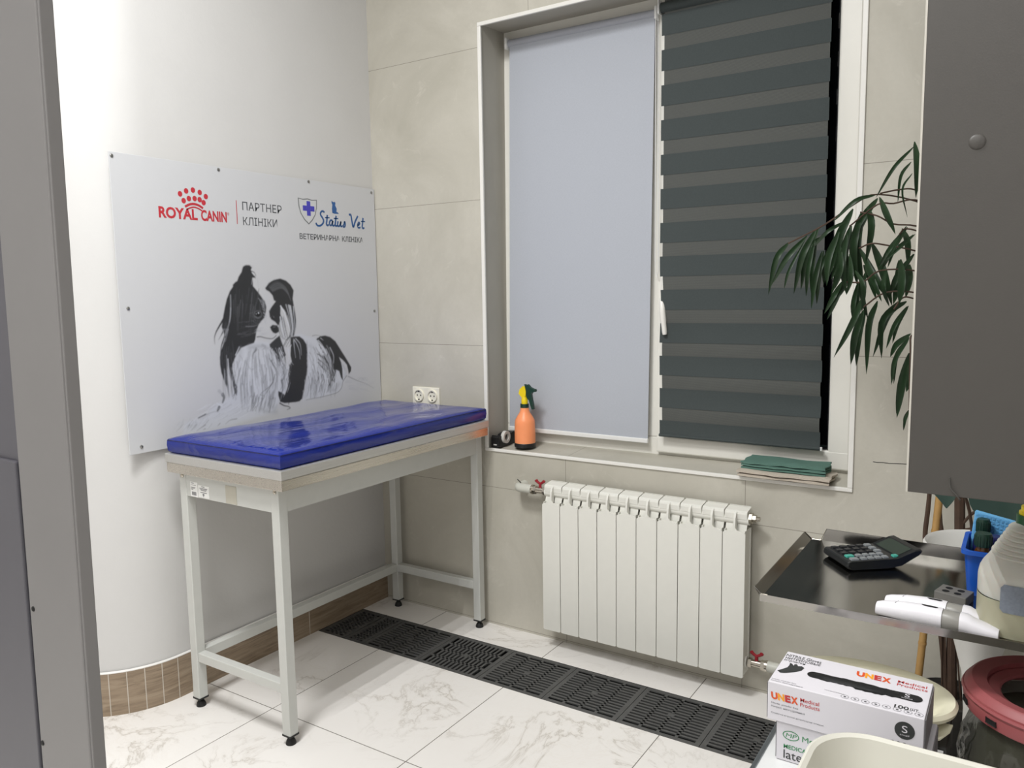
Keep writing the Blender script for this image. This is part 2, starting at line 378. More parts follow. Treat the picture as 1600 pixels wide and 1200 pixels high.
# left wall: straight, then a rounded outside corner, then on to the left
R_, Y0_ = .30, -1.085
def wallpath(off=0.0, n=18):
    p = [(off, .01), (off, Y0_)]
    for i in range(1, n + 1):
        a = math.pi / 2 * i / n
        p.append((-R_ + (R_ + off) * math.cos(a), Y0_ - (R_ + off) * math.sin(a)))
    p.append((-1.3, Y0_ - R_ - off)); return p
lw = MB(); P = wallpath()
for a, b in zip(P, P[1:]): lw.poly([(a[0], a[1], 0), (b[0], b[1], 0), (b[0], b[1], 3.4), (a[0], a[1], 3.4)])
bmesh.ops.remove_doubles(lw.bm, verts=lw.bm.verts, dist=1e-5)
S(lw.build('wall_left', M['plaster'], smooth=True, fix=False))
rw = MB(); rw.poly([(3.0, -4.4, 0), (3.0, .01, 0), (3.0, .01, 3.4), (3.0, -4.4, 3.4)]); S(rw.build('wall_right', M['hall'], fix=False))
fw = MB(); fw.poly([(-1.3, -4.4, 0), (3.1, -4.4, 0), (3.1, -4.4, 3.4), (-1.3, -4.4, 3.4)]); fw.poly([(-1.3, -4.4, 0), (-1.3, -1.38, 0), (-1.3, -1.38, 3.4), (-1.3, -4.4, 3.4)]); S(fw.build('wall_front', M['hall'], fix=False))
# skirting of brown tiles, cut narrow round the curve, with a white bead on top
sk = struct('baseboard_left')
m = MB(); P = wallpath(.010, 18); P[0] = (.010, -.001)
for a, b in zip(P, P[1:]):
    m.poly([(a[0], a[1], 0), (b[0], b[1], 0), (b[0], b[1], .15), (a[0], a[1], .15)])
bmesh.ops.remove_doubles(m.bm, verts=m.bm.verts, dist=1e-5)
m.build('tiles', M['wood'], sk, smooth=True, fix=False)
m = MB()
def atlen(s):                                        # point and direction at arc length s past the start of the curve
    if s < 0: return Vector((0.0105, Y0_ - s, 0)), Vector((0, -1, 0)), Vector((1, 0, 0))
    a = s / (R_ + .0105); a = min(a, math.pi / 2)
    return Vector((-R_ + (R_ + .0105) * math.cos(a), Y0_ - (R_ + .0105) * math.sin(a), 0)), Vector((-math.sin(a), -math.cos(a), 0)), Vector((math.cos(a), -math.sin(a), 0))
for s_ in [-.597] + [-.04 + .0565 * i for i in range(10)]:
    p, t, n = atlen(s_)
    m.obox(p + Vector((0, 0, .0745)), t * .0015, n * .0004, (0, 0, .0745))
m.build('grout', M['grout'], sk)
m = MB(); P = wallpath(.007, 18)
m.tube([(x, y, .152) for x, y in P], .0045, 6); m.build('caulk', M['caulk'], sk, smooth=True)
# trim round the window opening
tr = struct('trim_1'); m = MB()
m.box(.588, -.006, .757, 2.031, .004, .770, .002); m.build('bottom_strip', M['trim'], tr)
m = MB(); m.box(.588, -.006, 2.465, 2.031, .004, 2.480, .002); m.build('top_strip', M['trim'], tr)
m = MB(); m.box(.588, -.006, .7703, .604, .004, 2.4647, .002); m.build('left_strip', M['trim'], tr)
m = MB(); m.box(2.015, -.006, .7703, 2.031, .004, 2.4647, .002); m.build('right_strip', M['trim'], tr)
# sill joints
m = MB()
for x in (.905,): m.obox((x, .091, .7713), (.0010, 0, 0), (.0, .088, .0060), (0, 0, .0004))
m.build('sill_joint', M['grout'], tr)
# window: frame, mullion, casement, glass
wi = struct('window_1'); m = MB(); y0, y1 = .18, .245
m.box(.575, y0, .774, 2.035, y1, .845, .003); m.box(.575, y0, 2.43, 2.035, y1, 2.50, .003)
m.box(.575, y0 + .0008, .846, .640, y1, 2.429, .003); m.box(1.955, y0 + .0008, .846, 2.035, y1, 2.429, .003); m.box(1.235, y0 + .0008, .846, 1.315, y1, 2.429, .003)
m.build('window_frame', M['upvc'], wi)
m = MB(); y0 = .158                                # the opening casement on the right stands proud of the frame
X0, X1, Z0, Z1 = 1.287, 1.990, .789, 2.46
for b in ((X0, Z0, X1, Z0 + .066), (X0, Z1 - .055, X1, Z1), (X0, Z0, X0 + .052, Z1), (X1 - .072, Z0, X1, Z1)):
    e_ = .0006 if b[3] - b[1] > .5 else 0
    m.box(b[0] + e_, y0 + e_, b[1] + e_, b[2] - e_, y0 + .06 - e_, b[3] - e_, .006)
m.build('casement', M['upvc'], wi)
m = MB(); m.box(X0 + .05, y0 + .016, Z0 + .064, X1 - .070, y0 + .03, Z0 + .070); m.box(X1 - .074, y0 + .006, Z0 + .05, X1 - .068, y0 + .03, Z1 - .05); m.build('gasket', M['dark'], wi)
m = MB(); m.box(X0 + .04, y0 + .03, Z0 + .04, X1 - .05, y0 + .036, Z1 - .04); m.build('pane', M['glass'], wi)
m = MB(); m.box(.63, .205, .84, 1.25, .211, 2.44); m.build('pane', M['glass'], wi)
m = MB(); m.box(1.3065, .140, 1.345, 1.3365, .158, 1.465, .004); hb = m.build('handle_base', M['trim'], wi)
m = MB(); m.tube(sub([(1.322, .140, 1.385), (1.325, .118, 1.375), (1.331, .106, 1.34), (1.337, .105, 1.29), (1.341, .106, 1.25)], 4), [.010] * 4 + [.011] * 4 + [.0115] * 4 + [.010] * 4 + [.008], 10); m.build('handle', M['trim'], wi, smooth=True)
# door leaf / jamb at the left of the doorway we look through
d1 = struct('door_1')
K = .014
def lean(mb):
    for v in mb.bm.verts: v.co.x += (v.co.z - 1.33) * K
    return mb
lean(MB().box(1.604, -2.30, 0, 1.705, -2.286, 2.45, .002)).build('door_stile', M['door'], d1)
lean(MB().box(1.7045, -2.2985, 0, 1.7075, -2.2850, 2.45, .001)).build('door_edge', M['door'], d1)
lean(MB().box(1.25, -2.292, 0, 1.606, -2.286, 2.44)).build('door_panel', M['doorpanel'], d1)
lean(MB().box(1.25, -2.297, 0, 1.592, -2.2915, 1.245, .002)).build('kick_plate', M['doorpanel'], d1)
for (x, z) in ((1.609, 1.088), (1.604, .935)):
    m = MB(); m.lathe([(.0, .0012), (.0025, .001), (.003, 0)], (0, 0, 0), 10)
    for v in m.bm.verts: v.co = Vector((x + v.co.x, -2.300 - v.co.z, z + v.co.y))
    m.build('screw_hole', M['dark'], d1)

# strokes of the printed dog: kind, grey, start width, end width, strength, points in mm on the poster plane
DOG=[
('p',0.64,0,0,1.0,(-762,1234,-705,1250,-630,1238,-602,1186,-541,1130,-533,1091,-564,1025,-598,996,-616,960,-679,959,-827,941,-937,938,-1028,937,-1013,977,-920,997,-905,1016,-849,1039,-820,1048,-804,1082,-802,1153,-787,1200)),
('p',0.64,0,0,1.0,(-500,1261,-466,1262,-426,1249,-378,1239,-329,1206,-258,1152,-220,1072,-246,1035,-258,1012,-285,1001,-378,993,-472,993,-451,1057,-436,1134,-437,1179,-458,1233)),
('p',0.033,0,0,1.0,(-731,1528,-719,1533,-702,1533,-691,1524,-697,1516,-692,1505,-678,1486,-692,1486,-691,1476,-691,1455,-670,1433,-656,1416,-639,1396,-633,1376,-637,1354,-646,1332,-662,1321,-675,1307,-685,1288,-689,1271,-693,1254,-700,1240,-736,1232,-760,1225,-769,1215,-782,1202,-791,1188,-801,1170,-805,1151,-801,1122,-792,1092,-788,1066,-792,1049,-800,1060,-808,1099,-816,1119,-822,1143,-823,1179,-827,1144,-827,1108,-825,1060,-825,1046,-833,1083,-844,1112,-853,1139,-857,1170,-856,1198,-850,1221,-838,1243,-828,1266,-835,1292,-841,1307,-831,1348,-823,1376,-812,1408,-797,1436,-782,1453,-782,1460,-770,1470,-762,1473,-754,1490,-740,1507,-735,1521)),
('p',0.033,0,0,1.0,(-634,1447,-616,1467,-590,1479,-558,1484,-530,1476,-508,1460,-493,1437,-500,1404,-495,1373,-490,1345,-488,1317,-491,1291,-500,1258,-512,1256,-509,1282,-520,1313,-531,1339,-546,1362,-563,1377,-566,1347,-560,1324,-568,1320,-579,1300,-594,1316,-612,1326,-619,1337,-621,1359,-606,1376,-586,1395,-595,1400,-600,1418,-615,1433,-630,1440)),
('p',0.043,0,0,1.0,(-627,1230,-595,1251,-575,1262,-567,1237,-558,1216,-553,1195,-548,1182,-566,1173,-575,1154,-597,1171,-614,1199,-625,1218)),
('p',0.033,0,0,1.0,(-520,1252,-500,1254,-474,1253,-454,1240,-438,1218,-435,1187,-437,1148,-445,1096,-459,1050,-475,999,-489,990,-510,989,-566,992,-588,1000,-596,1026,-595,1044,-579,1037,-564,1025,-545,1056,-535,1091,-525,1129,-520,1154,-525,1180,-522,1206,-522,1231)),
('p',0.033,0,0,1.0,(-385,1235,-363,1247,-334,1249,-305,1241,-277,1222,-259,1199,-242,1176,-224,1153,-202,1123,-188,1102,-191,1086,-205,1073,-208,1093,-214,1116,-236,1137,-258,1152,-248,1130,-242,1101,-242,1074,-241,1049,-252,1064,-261,1092,-276,1099,-285,1078,-290,1045,-301,1055,-313,1031,-321,1021,-324,1043,-336,1083,-356,1112,-376,1140,-379,1154,-340,1142,-368,1163,-378,1175,-332,1161,-327,1174,-334,1188,-351,1210,-364,1224)),
('s',0.033,7.8,0.9,1.0,(-832,1334,-853,1307,-866,1289,-874,1269,-874,1246)),
('s',0.053,6.9,0.9,1.0,(-822,1320,-835,1292,-847,1274,-857,1261)),
('s',0.053,9.2,1.8,1.0,(-817,1308,-830,1273,-846,1239,-853,1209)),
('s',0.5,2.3,0.7,0.8,(-840,1300,-845,1281,-858,1254)),
('s',0.5,2.3,0.7,0.8,(-831,1299,-837,1281,-847,1253)),
('s',0.5,2.3,0.7,0.8,(-822,1299,-827,1280,-837,1253)),
('s',0.5,2.3,0.7,0.8,(-813,1298,-819,1280,-829,1252)),
('s',0.3,5.1,3.7,0.85,(-795,1422,-796,1389,-798,1366,-802,1336,-815,1301,-828,1273)),
('s',0.42,4.6,3.2,0.7,(-797,1375,-800,1352,-806,1324)),
('s',0.12,3.7,1.8,0.7,(-751,1403,-757,1374,-761,1341)),
('s',0.135,2.3,0.5,0.7,(-707,1385,-713,1342,-722,1298)),
('s',0.135,2.2,0.5,0.7,(-664,1445,-671,1412,-684,1378)),
('s',0.08,2.0,0.5,0.7,(-667,1438,-675,1404,-686,1371)),
('s',0.082,2.6,0.5,0.7,(-710,1447,-714,1422,-721,1397)),
('s',0.071,2.1,0.5,0.7,(-685,1434,-692,1390,-703,1346)),
('s',0.077,1.5,0.5,0.7,(-767,1448,-770,1402,-772,1357)),
('s',0.137,2.0,0.5,0.7,(-661,1373,-668,1346,-681,1318)),
('s',0.115,2.7,0.5,0.7,(-697,1430,-704,1382,-714,1333)),
('s',0.073,1.4,0.5,0.7,(-669,1422,-676,1392,-688,1363)),
('s',0.06,2.2,0.5,0.7,(-776,1423,-778,1386,-779,1349)),
('s',0.098,1.7,0.5,0.7,(-742,1422,-746,1378,-751,1334)),
('s',0.138,1.2,0.5,0.7,(-725,1389,-729,1369,-734,1349)),
('s',0.123,1.7,0.5,0.7,(-691,1376,-697,1358,-705,1339)),
('s',0.074,2.7,0.5,0.7,(-709,1447,-713,1427,-720,1408)),
('s',0.135,1.7,0.5,0.7,(-762,1385,-766,1338,-769,1290)),
('s',0.069,2.4,0.5,0.7,(-741,1404,-745,1361,-750,1319)),
('s',0.136,1.3,0.5,0.7,(-685,1375,-691,1356,-700,1337)),
('s',0.087,2.6,0.5,0.7,(-743,1397,-748,1350,-753,1302)),
('s',0.074,1.3,0.5,0.7,(-715,1421,-720,1393,-726,1365)),
('s',0.073,1.2,0.5,0.7,(-768,1391,-771,1341,-774,1292)),
('s',0.079,2.1,0.5,0.7,(-658,1402,-666,1371,-679,1339)),
('s',0.064,2.6,0.5,0.7,(-679,1409,-686,1377,-696,1346)),
('s',0.07,2.3,0.5,0.7,(-781,1407,-784,1363,-785,1319)),
('s',0.069,1.8,0.5,0.7,(-664,1394,-672,1350,-685,1306)),
('s',0.096,2.8,0.5,0.7,(-768,1378,-771,1351,-772,1324)),
('s',0.099,2.3,0.5,0.7,(-678,1365,-685,1332,-697,1299)),
('s',0.072,1.8,0.5,0.7,(-723,1423,-728,1393,-734,1362)),
('s',0.1,1.7,0.5,0.7,(-660,1366,-668,1327,-682,1289)),
('s',0.129,1.7,0.5,0.7,(-773,1425,-776,1383,-777,1340)),
('s',0.113,2.4,0.5,0.7,(-686,1382,-693,1341,-704,1301)),
('s',0.099,2.4,0.5,0.7,(-740,1389,-744,1362,-748,1335)),
('s',0.112,2.1,0.5,0.7,(-696,1423,-703,1374,-713,1326)),
('s',0.114,1.9,0.5,0.7,(-784,1403,-785,1377,-785,1352)),
('s',0.088,2.2,0.5,0.7,(-681,1393,-689,1349,-700,1305)),
('s',0.127,2.6,0.5,0.7,(-693,1378,-699,1348,-708,1319)),
('s',0.101,2.0,0.5,0.7,(-700,1365,-707,1316,-717,1267)),
('s',0.098,2.3,0.5,0.7,(-766,1379,-770,1331,-773,1283)),
('s',0.122,2.1,0.5,0.7,(-695,1386,-700,1362,-709,1339)),
('s',0.122,2.2,0.5,0.7,(-700,1412,-706,1374,-715,1336)),
('s',0.095,2.2,0.5,0.7,(-691,1445,-696,1422,-705,1399)),
('s',0.063,1.9,0.5,0.7,(-759,1391,-762,1353,-765,1315)),
('s',0.085,1.4,0.5,0.7,(-754,1443,-757,1421,-759,1399)),
('s',0.085,1.8,0.5,0.7,(-836,1259,-839,1231,-834,1202)),
('s',0.075,1.8,0.5,0.7,(-838,1188,-840,1170,-837,1152)),
('s',0.056,1.8,0.5,0.7,(-845,1194,-850,1168,-842,1141)),
('s',0.075,1.8,0.5,0.7,(-816,1233,-815,1201,-812,1170)),
('s',0.084,1.8,0.5,0.7,(-801,1207,-806,1181,-799,1153)),
('s',0.05,1.8,0.5,0.7,(-794,1179,-797,1147,-790,1114)),
('s',0.103,1.8,0.5,0.7,(-844,1216,-849,1184,-842,1152)),
('s',0.073,1.8,0.5,0.7,(-827,1226,-830,1203,-821,1179)),
('s',0.08,1.8,0.5,0.7,(-794,1184,-798,1152,-788,1119)),
('s',0.079,1.8,0.5,0.7,(-824,1235,-827,1194,-826,1153)),
('s',0.1,1.8,0.5,0.7,(-844,1212,-847,1184,-840,1155)),
('s',0.065,1.8,0.5,0.7,(-850,1219,-849,1195,-845,1171)),
('s',0.078,1.8,0.5,0.7,(-832,1249,-836,1209,-831,1167)),
('s',0.068,1.8,0.5,0.7,(-812,1211,-817,1176,-809,1140)),
('s',0.072,1.8,0.5,0.7,(-817,1233,-818,1209,-815,1184)),
('s',0.105,1.8,0.5,0.7,(-805,1211,-808,1193,-803,1174)),
('s',0.085,1.8,0.5,0.7,(-796,1214,-796,1196,-794,1178)),
('s',0.074,1.8,0.5,0.7,(-808,1208,-807,1179,-807,1150)),
('s',0.1,1.8,0.5,0.7,(-797,1244,-796,1219,-798,1194)),
('s',0.059,1.8,0.5,0.7,(-808,1225,-807,1200,-802,1175)),
('s',0.085,1.8,0.5,0.7,(-822,1216,-825,1187,-823,1157)),
('s',0.09,1.8,0.5,0.7,(-798,1254,-798,1231,-793,1207)),
('s',0.053,1.8,0.5,0.7,(-850,1204,-850,1163,-848,1122)),
('s',0.058,1.8,0.5,0.7,(-797,1242,-796,1208,-794,1175)),
('s',0.06,1.8,0.5,0.7,(-835,1187,-836,1165,-833,1144)),
('s',0.053,1.8,0.5,0.7,(-810,1257,-812,1237,-811,1216)),
('s',0.103,1.6,0.5,0.6,(-728,1273,-711,1276,-690,1274)),
('s',0.097,1.6,0.5,0.6,(-750,1283,-732,1285,-711,1293)),
('s',0.111,1.6,0.5,0.6,(-772,1278,-755,1278,-734,1284)),
('s',0.115,1.6,0.5,0.6,(-699,1283,-681,1286,-660,1287)),
('s',0.083,1.6,0.5,0.6,(-756,1274,-738,1275,-717,1275)),
('s',0.126,1.6,0.5,0.6,(-746,1274,-728,1274,-707,1281)),
('s',0.119,1.6,0.5,0.6,(-769,1280,-752,1279,-731,1281)),
('s',0.14,1.6,0.5,0.6,(-757,1266,-740,1267,-719,1269)),
('s',0.155,1.6,0.5,0.6,(-774,1276,-757,1276,-736,1278)),
('s',0.127,1.6,0.5,0.6,(-717,1306,-699,1306,-678,1316)),
('s',0.084,1.6,0.5,0.6,(-705,1311,-687,1313,-666,1315)),
('s',0.074,1.6,0.5,0.6,(-748,1282,-731,1283,-710,1286)),
('s',0.145,1.6,0.5,0.6,(-706,1278,-688,1281,-667,1282)),
('s',0.1,1.6,0.5,0.6,(-733,1283,-715,1285,-694,1290)),
('s',0.149,1.6,0.5,0.6,(-766,1320,-748,1321,-728,1322)),
('s',0.149,1.6,0.5,0.6,(-737,1272,-719,1271,-698,1277)),
('s',0.075,1.6,0.5,0.6,(-723,1293,-706,1294,-685,1294)),
('s',0.075,1.6,0.5,0.6,(-762,1298,-745,1299,-724,1307)),
('s',0.084,1.6,0.5,0.6,(-754,1304,-736,1304,-715,1308)),
('s',0.154,1.6,0.5,0.6,(-733,1319,-716,1323,-695,1324)),
('s',0.072,1.6,0.5,0.6,(-719,1277,-701,1278,-679,1286)),
('s',0.076,1.6,0.5,0.6,(-719,1302,-701,1304,-679,1309)),
('s',0.3,2.3,0.9,0.8,(-734,1304,-699,1303,-675,1309)),
('s',0.033,3.7,1.4,1.0,(-693,1510,-681,1505,-675,1493)),
('s',0.033,4.6,1.2,1.0,(-690,1493,-681,1491,-677,1484)),
('s',0.75,3.2,1.4,1.0,(-692,1506,-685,1498)),
('s',0.5,1.8,0.9,1.0,(-692,1481,-698,1460)),
('s',0.4,0.9,0.5,0.7,(-702,1533,-684,1529)),
('s',0.42,1.2,0.5,0.7,(-674,1498,-668,1476,-668,1452)),
('s',0.098,1.8,0.9,0.6,(-616,1452,-578,1472,-534,1452,-514,1409)),
('s',0.082,1.8,0.9,0.6,(-616,1451,-577,1471,-534,1450,-514,1408)),
('s',0.101,1.8,0.9,0.6,(-615,1450,-575,1469,-533,1449,-513,1407)),
('s',0.087,1.8,0.9,0.6,(-614,1449,-574,1468,-532,1447,-513,1407)),
('s',0.116,1.8,0.9,0.6,(-613,1448,-573,1466,-532,1446,-513,1406)),
('s',0.168,1.8,0.9,0.6,(-612,1447,-572,1465,-531,1444,-513,1405)),
('s',0.113,1.8,0.9,0.6,(-611,1446,-570,1463,-531,1443,-512,1404)),
('s',0.108,1.8,0.9,0.6,(-610,1445,-569,1462,-530,1441,-512,1403)),
('s',0.122,1.8,0.9,0.6,(-609,1444,-568,1460,-530,1439,-512,1403)),
('s',0.105,1.8,0.9,0.6,(-608,1443,-567,1459,-529,1438,-511,1402)),
('s',0.146,1.8,0.9,0.6,(-607,1442,-565,1458,-528,1436,-511,1401)),
('s',0.145,1.8,0.9,0.6,(-606,1441,-564,1456,-528,1435,-511,1400)),
('s',0.095,1.8,0.9,0.6,(-606,1440,-563,1455,-527,1433,-511,1399)),
('s',0.102,1.8,0.9,0.6,(-605,1439,-562,1453,-527,1431,-510,1399)),
('s',0.14,1.8,0.9,0.6,(-604,1438,-560,1452,-526,1430,-510,1398)),
('s',0.165,1.8,0.9,0.6,(-603,1437,-559,1450,-525,1428,-510,1397)),
('s',0.138,1.8,0.9,0.6,(-602,1436,-558,1449,-525,1427,-509,1396)),
('s',0.119,1.8,0.9,0.6,(-601,1435,-557,1447,-524,1425,-509,1395)),
('s',0.168,1.8,0.9,0.6,(-600,1433,-555,1446,-524,1423,-509,1395)),
('s',0.081,1.8,0.9,0.6,(-599,1432,-554,1445,-523,1422,-508,1394)),
('s',0.5,1.4,0.9,0.8,(-632,1450,-606,1472,-574,1482)),
('s',0.06,2.8,0.9,1.0,(-561,1335,-547,1296,-536,1258,-541,1243)),
('s',0.06,2.8,0.9,1.0,(-575,1315,-569,1280,-556,1251,-537,1242)),
('s',0.06,2.8,0.9,1.0,(-518,1338,-513,1295,-522,1249)),
('s',0.06,2.8,0.9,1.0,(-500,1307,-501,1276,-514,1244)),
('s',0.06,2.8,0.9,1.0,(-537,1346,-522,1303,-521,1262,-534,1242)),
('s',0.06,2.8,0.9,1.0,(-553,1327,-543,1288,-553,1259)),
('s',0.06,2.8,0.9,1.0,(-579,1295,-572,1265,-557,1246)),
('s',0.72,5.5,2.3,1.0,(-563,1377,-547,1352,-534,1318,-522,1277,-523,1257)),
('s',0.6,2.8,0.9,1.0,(-520,1359,-513,1325,-510,1292,-509,1269)),
('s',0.112,1.4,0.7,0.9,(-516,1259,-542,1243,-552,1228,-563,1216)),
('s',0.198,1.4,0.7,0.9,(-519,1259,-542,1243,-553,1228,-563,1216)),
('s',0.064,1.4,0.7,0.9,(-521,1259,-525,1242,-536,1227,-546,1215)),
('s',0.124,1.4,0.7,0.9,(-514,1259,-541,1243,-552,1228,-562,1216)),
('s',0.087,1.4,0.7,0.9,(-524,1260,-510,1241,-521,1226,-532,1214)),
('s',0.059,1.4,0.7,0.9,(-520,1259,-542,1243,-553,1228,-563,1216)),
('s',0.096,1.4,0.7,0.9,(-520,1259,-535,1242,-545,1228,-556,1216)),
('s',0.196,1.4,0.7,0.9,(-524,1260,-542,1243,-553,1228,-563,1216)),
('s',0.11,1.4,0.7,0.9,(-519,1259,-537,1242,-548,1228,-559,1216)),
('s',0.097,1.4,0.7,0.9,(-524,1260,-525,1242,-536,1227,-546,1215)),
('p',0.028,0,0,1.0,(-620,1297,-607,1305,-585,1302,-578,1290,-580,1275,-594,1270,-606,1274,-615,1284)),
('s',0.2,3.2,1.8,0.8,(-604,1296,-592,1297)),
('s',0.06,3.7,2.8,0.9,(-685,1262,-668,1262,-641,1255,-610,1252,-591,1263)),
('s',0.05,3.7,2.3,1.0,(-583,1290,-577,1277)),
('s',0.549,1.2,0.5,0.6,(-665,1283,-680,1282,-693,1277)),
('s',0.45,1.2,0.5,0.6,(-643,1273,-659,1271,-671,1267)),
('s',0.488,1.2,0.5,0.6,(-669,1283,-685,1282,-697,1277)),
('s',0.508,1.2,0.5,0.6,(-644,1287,-659,1286,-672,1281)),
('s',0.463,1.2,0.5,0.6,(-638,1271,-653,1269,-666,1265)),
('s',0.451,1.2,0.5,0.6,(-650,1274,-666,1273,-678,1268)),
('s',0.432,1.2,0.5,0.6,(-664,1290,-680,1288,-692,1284)),
('s',0.464,1.2,0.5,0.6,(-635,1273,-651,1272,-663,1267)),
('s',0.454,1.2,0.5,0.6,(-663,1296,-679,1295,-691,1290)),
('s',0.501,1.2,0.5,0.6,(-666,1286,-681,1285,-694,1280)),
('s',0.518,1.2,0.5,0.6,(-658,1297,-673,1296,-686,1291)),
('s',0.46,1.2,0.5,0.6,(-667,1293,-683,1292,-695,1287)),
('s',0.479,1.2,0.5,0.6,(-652,1295,-668,1294,-680,1289)),
('s',0.498,1.2,0.5,0.6,(-656,1276,-672,1275,-684,1270)),
('s',0.526,1.2,0.5,0.6,(-629,1278,-645,1277,-657,1272)),
('s',0.534,1.2,0.5,0.6,(-644,1285,-659,1284,-672,1279)),
('s',0.601,1.8,0.7,0.6,(-631,1388,-628,1371,-627,1351)),
('s',0.607,1.8,0.7,0.6,(-628,1415,-624,1398,-624,1378)),
('s',0.555,1.8,0.7,0.6,(-640,1420,-637,1403,-636,1384)),
('s',0.597,1.8,0.7,0.6,(-649,1415,-645,1398,-645,1379)),
('s',0.603,1.8,0.7,0.6,(-644,1423,-640,1406,-640,1386)),
('s',0.554,1.8,0.7,0.6,(-633,1424,-629,1407,-629,1387)),
('s',0.61,1.8,0.7,0.6,(-651,1412,-647,1394,-647,1375)),
('s',0.566,1.8,0.7,0.6,(-619,1401,-615,1384,-615,1364)),
('s',0.573,1.8,0.7,0.6,(-639,1411,-635,1394,-635,1374)),
('s',0.608,1.8,0.7,0.6,(-656,1403,-652,1386,-652,1366)),
('s',0.587,1.8,0.7,0.6,(-626,1422,-623,1404,-622,1385)),
('s',0.581,1.8,0.7,0.6,(-650,1398,-646,1381,-646,1361)),
('s',0.558,1.8,0.7,0.6,(-620,1394,-616,1377,-616,1357)),
('s',0.582,1.8,0.7,0.6,(-645,1390,-641,1372,-641,1353)),
('s',0.2,2.1,2.1,0.8,(-656,1346,-659,1339,-667,1334,-676,1333,-685,1335,-692,1340,-694,1347,-691,1354,-684,1359,-674,1361,-665,1359,-658,1353,-656,1346)),
('s',0.02,3.7,2.3,1.0,(-687,1348,-674,1357,-661,1350)),
('s',0.012,16.1,13.8,1.0,(-678,1347,-671,1346)),
('s',0.8,5.1,4.1,1.0,(-672,1353,-671,1352)),
('s',0.55,2.8,2.3,1.0,(-683,1350,-682,1349)),
('s',0.25,2.3,1.4,0.8,(-688,1341,-676,1335,-663,1340)),
('s',0.2,1.8,1.4,0.8,(-611,1335,-602,1338,-596,1332)),
('s',0.015,8.3,6.9,1.0,(-605,1334,-603,1332)),
('s',0.4,1.8,1.4,1.0,(-600,1335,-600,1334)),
('s',0.15,1.8,0.7,0.7,(-697,1339,-686,1324,-662,1322)),
('s',0.15,1.8,0.7,0.7,(-703,1325,-680,1314,-659,1319)),
('s',0.15,1.8,0.7,0.7,(-714,1352,-698,1356,-683,1368)),
('b',0.4,20.7,27.6,0.45,(-763,1217,-772,1175,-770,1114,-767,1066)),
('b',0.36,20.7,13.8,0.5,(-722,1224,-662,1225,-632,1213)),
('b',0.34,32.2,20.7,0.45,(-706,1199,-713,1180,-708,1160)),
('b',0.4,16.1,9.2,0.4,(-743,1172,-730,1147,-710,1138,-690,1156)),
('b',0.4,20.7,27.6,0.45,(-633,1188,-621,1137,-614,1086,-628,1025)),
('b',0.46,23.0,27.6,0.4,(-746,1124,-732,1074,-752,1027)),
('b',0.42,20.7,20.7,0.5,(-674,1030,-645,999,-615,978)),
('b',0.4,16.1,13.8,0.5,(-689,990,-659,971,-610,962)),
('b',0.3,18.4,20.7,0.5,(-579,1146,-565,1107,-568,1056)),
('b',0.74,4.2,1.3,0.6124664975365023,(-702,1137,-700,1122,-700,1108,-698,1091,-696,1080,-695,1068)),
('b',0.38,3.7,1.0,0.509344619057677,(-749,1072,-748,1057,-748,1042,-748,1029,-746,1011,-745,995,-746,982)),
('b',0.34,4.5,0.9,0.687275298382843,(-766,1093,-766,1077,-767,1063,-768,1049,-767,1037,-766,1025)),
('b',0.42,2.5,1.0,0.5745534797291418,(-671,1121,-668,1106,-666,1092,-664,1077,-665,1062,-666,1050,-669,1033,-673,1018)),
('b',0.72,2.6,1.1,0.5696855454976311,(-679,1076,-677,1062,-677,1050,-677,1038,-677,1023,-680,1006,-683,990,-688,976)),
('b',0.72,4.2,2.1,0.5371547032920205,(-637,1134,-635,1119,-633,1103,-632,1090,-633,1077)),
('b',0.38,3.5,1.5,0.7666566661411603,(-760,1169,-768,1154,-776,1138,-782,1125,-787,1111,-791,1097,-795,1083)),
('b',0.74,2.7,1.5,0.4754763276238457,(-724,1168,-728,1156,-729,1145,-732,1131,-732,1118,-732,1104,-733,1088)),
('b',0.34,4.3,2.0,0.7849153902615782,(-747,1136,-750,1120,-751,1105,-753,1091,-755,1079,-756,1068,-756,1053,-755,1037)),
('b',0.38,3.4,1.5,0.5813136749116099,(-673,1037,-674,1023,-677,1011,-679,999,-683,982)),
('b',0.38,4.8,1.4,0.5517073431387995,(-761,1114,-764,1103,-766,1090,-768,1074,-767,1058,-766,1047,-764,1029)),
('b',0.3,2.7,2.0,0.6436715838845446,(-693,1089,-693,1074,-691,1061,-692,1046,-693,1033)),
('b',0.38,5.0,1.4,0.615161199731552,(-699,1185,-702,1169,-703,1155,-702,1143,-701,1131,-700,1120,-697,1103,-694,1091)),
('b',0.72,4.8,1.4,0.7996676060220534,(-763,1172,-770,1158,-775,1146,-781,1133,-786,1117,-793,1103,-795,1092,-797,1079)),
('b',0.3,4.4,1.8,0.47691978719731737,(-648,1048,-651,1035,-656,1019,-661,1006,-666,994,-672,981)),
('b',0.7,3.2,1.2,0.5528245343373136,(-651,1208,-649,1191,-646,1180,-642,1162,-640,1150,-636,1132,-635,1121,-634,1107)),
('b',0.34,3.0,1.5,0.7060071590158267,(-621,1045,-626,1032,-631,1019,-638,1002,-642,989)),
('b',0.22,4.2,1.9,0.7217819553426601,(-757,1135,-758,1124,-761,1111,-762,1096,-763,1085)),
('b',0.42,4.6,1.6,0.6888345381400263,(-680,1135,-676,1120,-674,1106,-671,1090,-669,1073)),
('b',0.38,3.9,1.0,0.7097206918952883,(-659,1205,-658,1190,-656,1173,-652,1158,-650,1146,-647,1132)),
('b',0.22,3.9,1.1,0.7023922908003032,(-620,1130,-618,1115,-618,1098,-618,1086,-620,1070,-622,1055)),
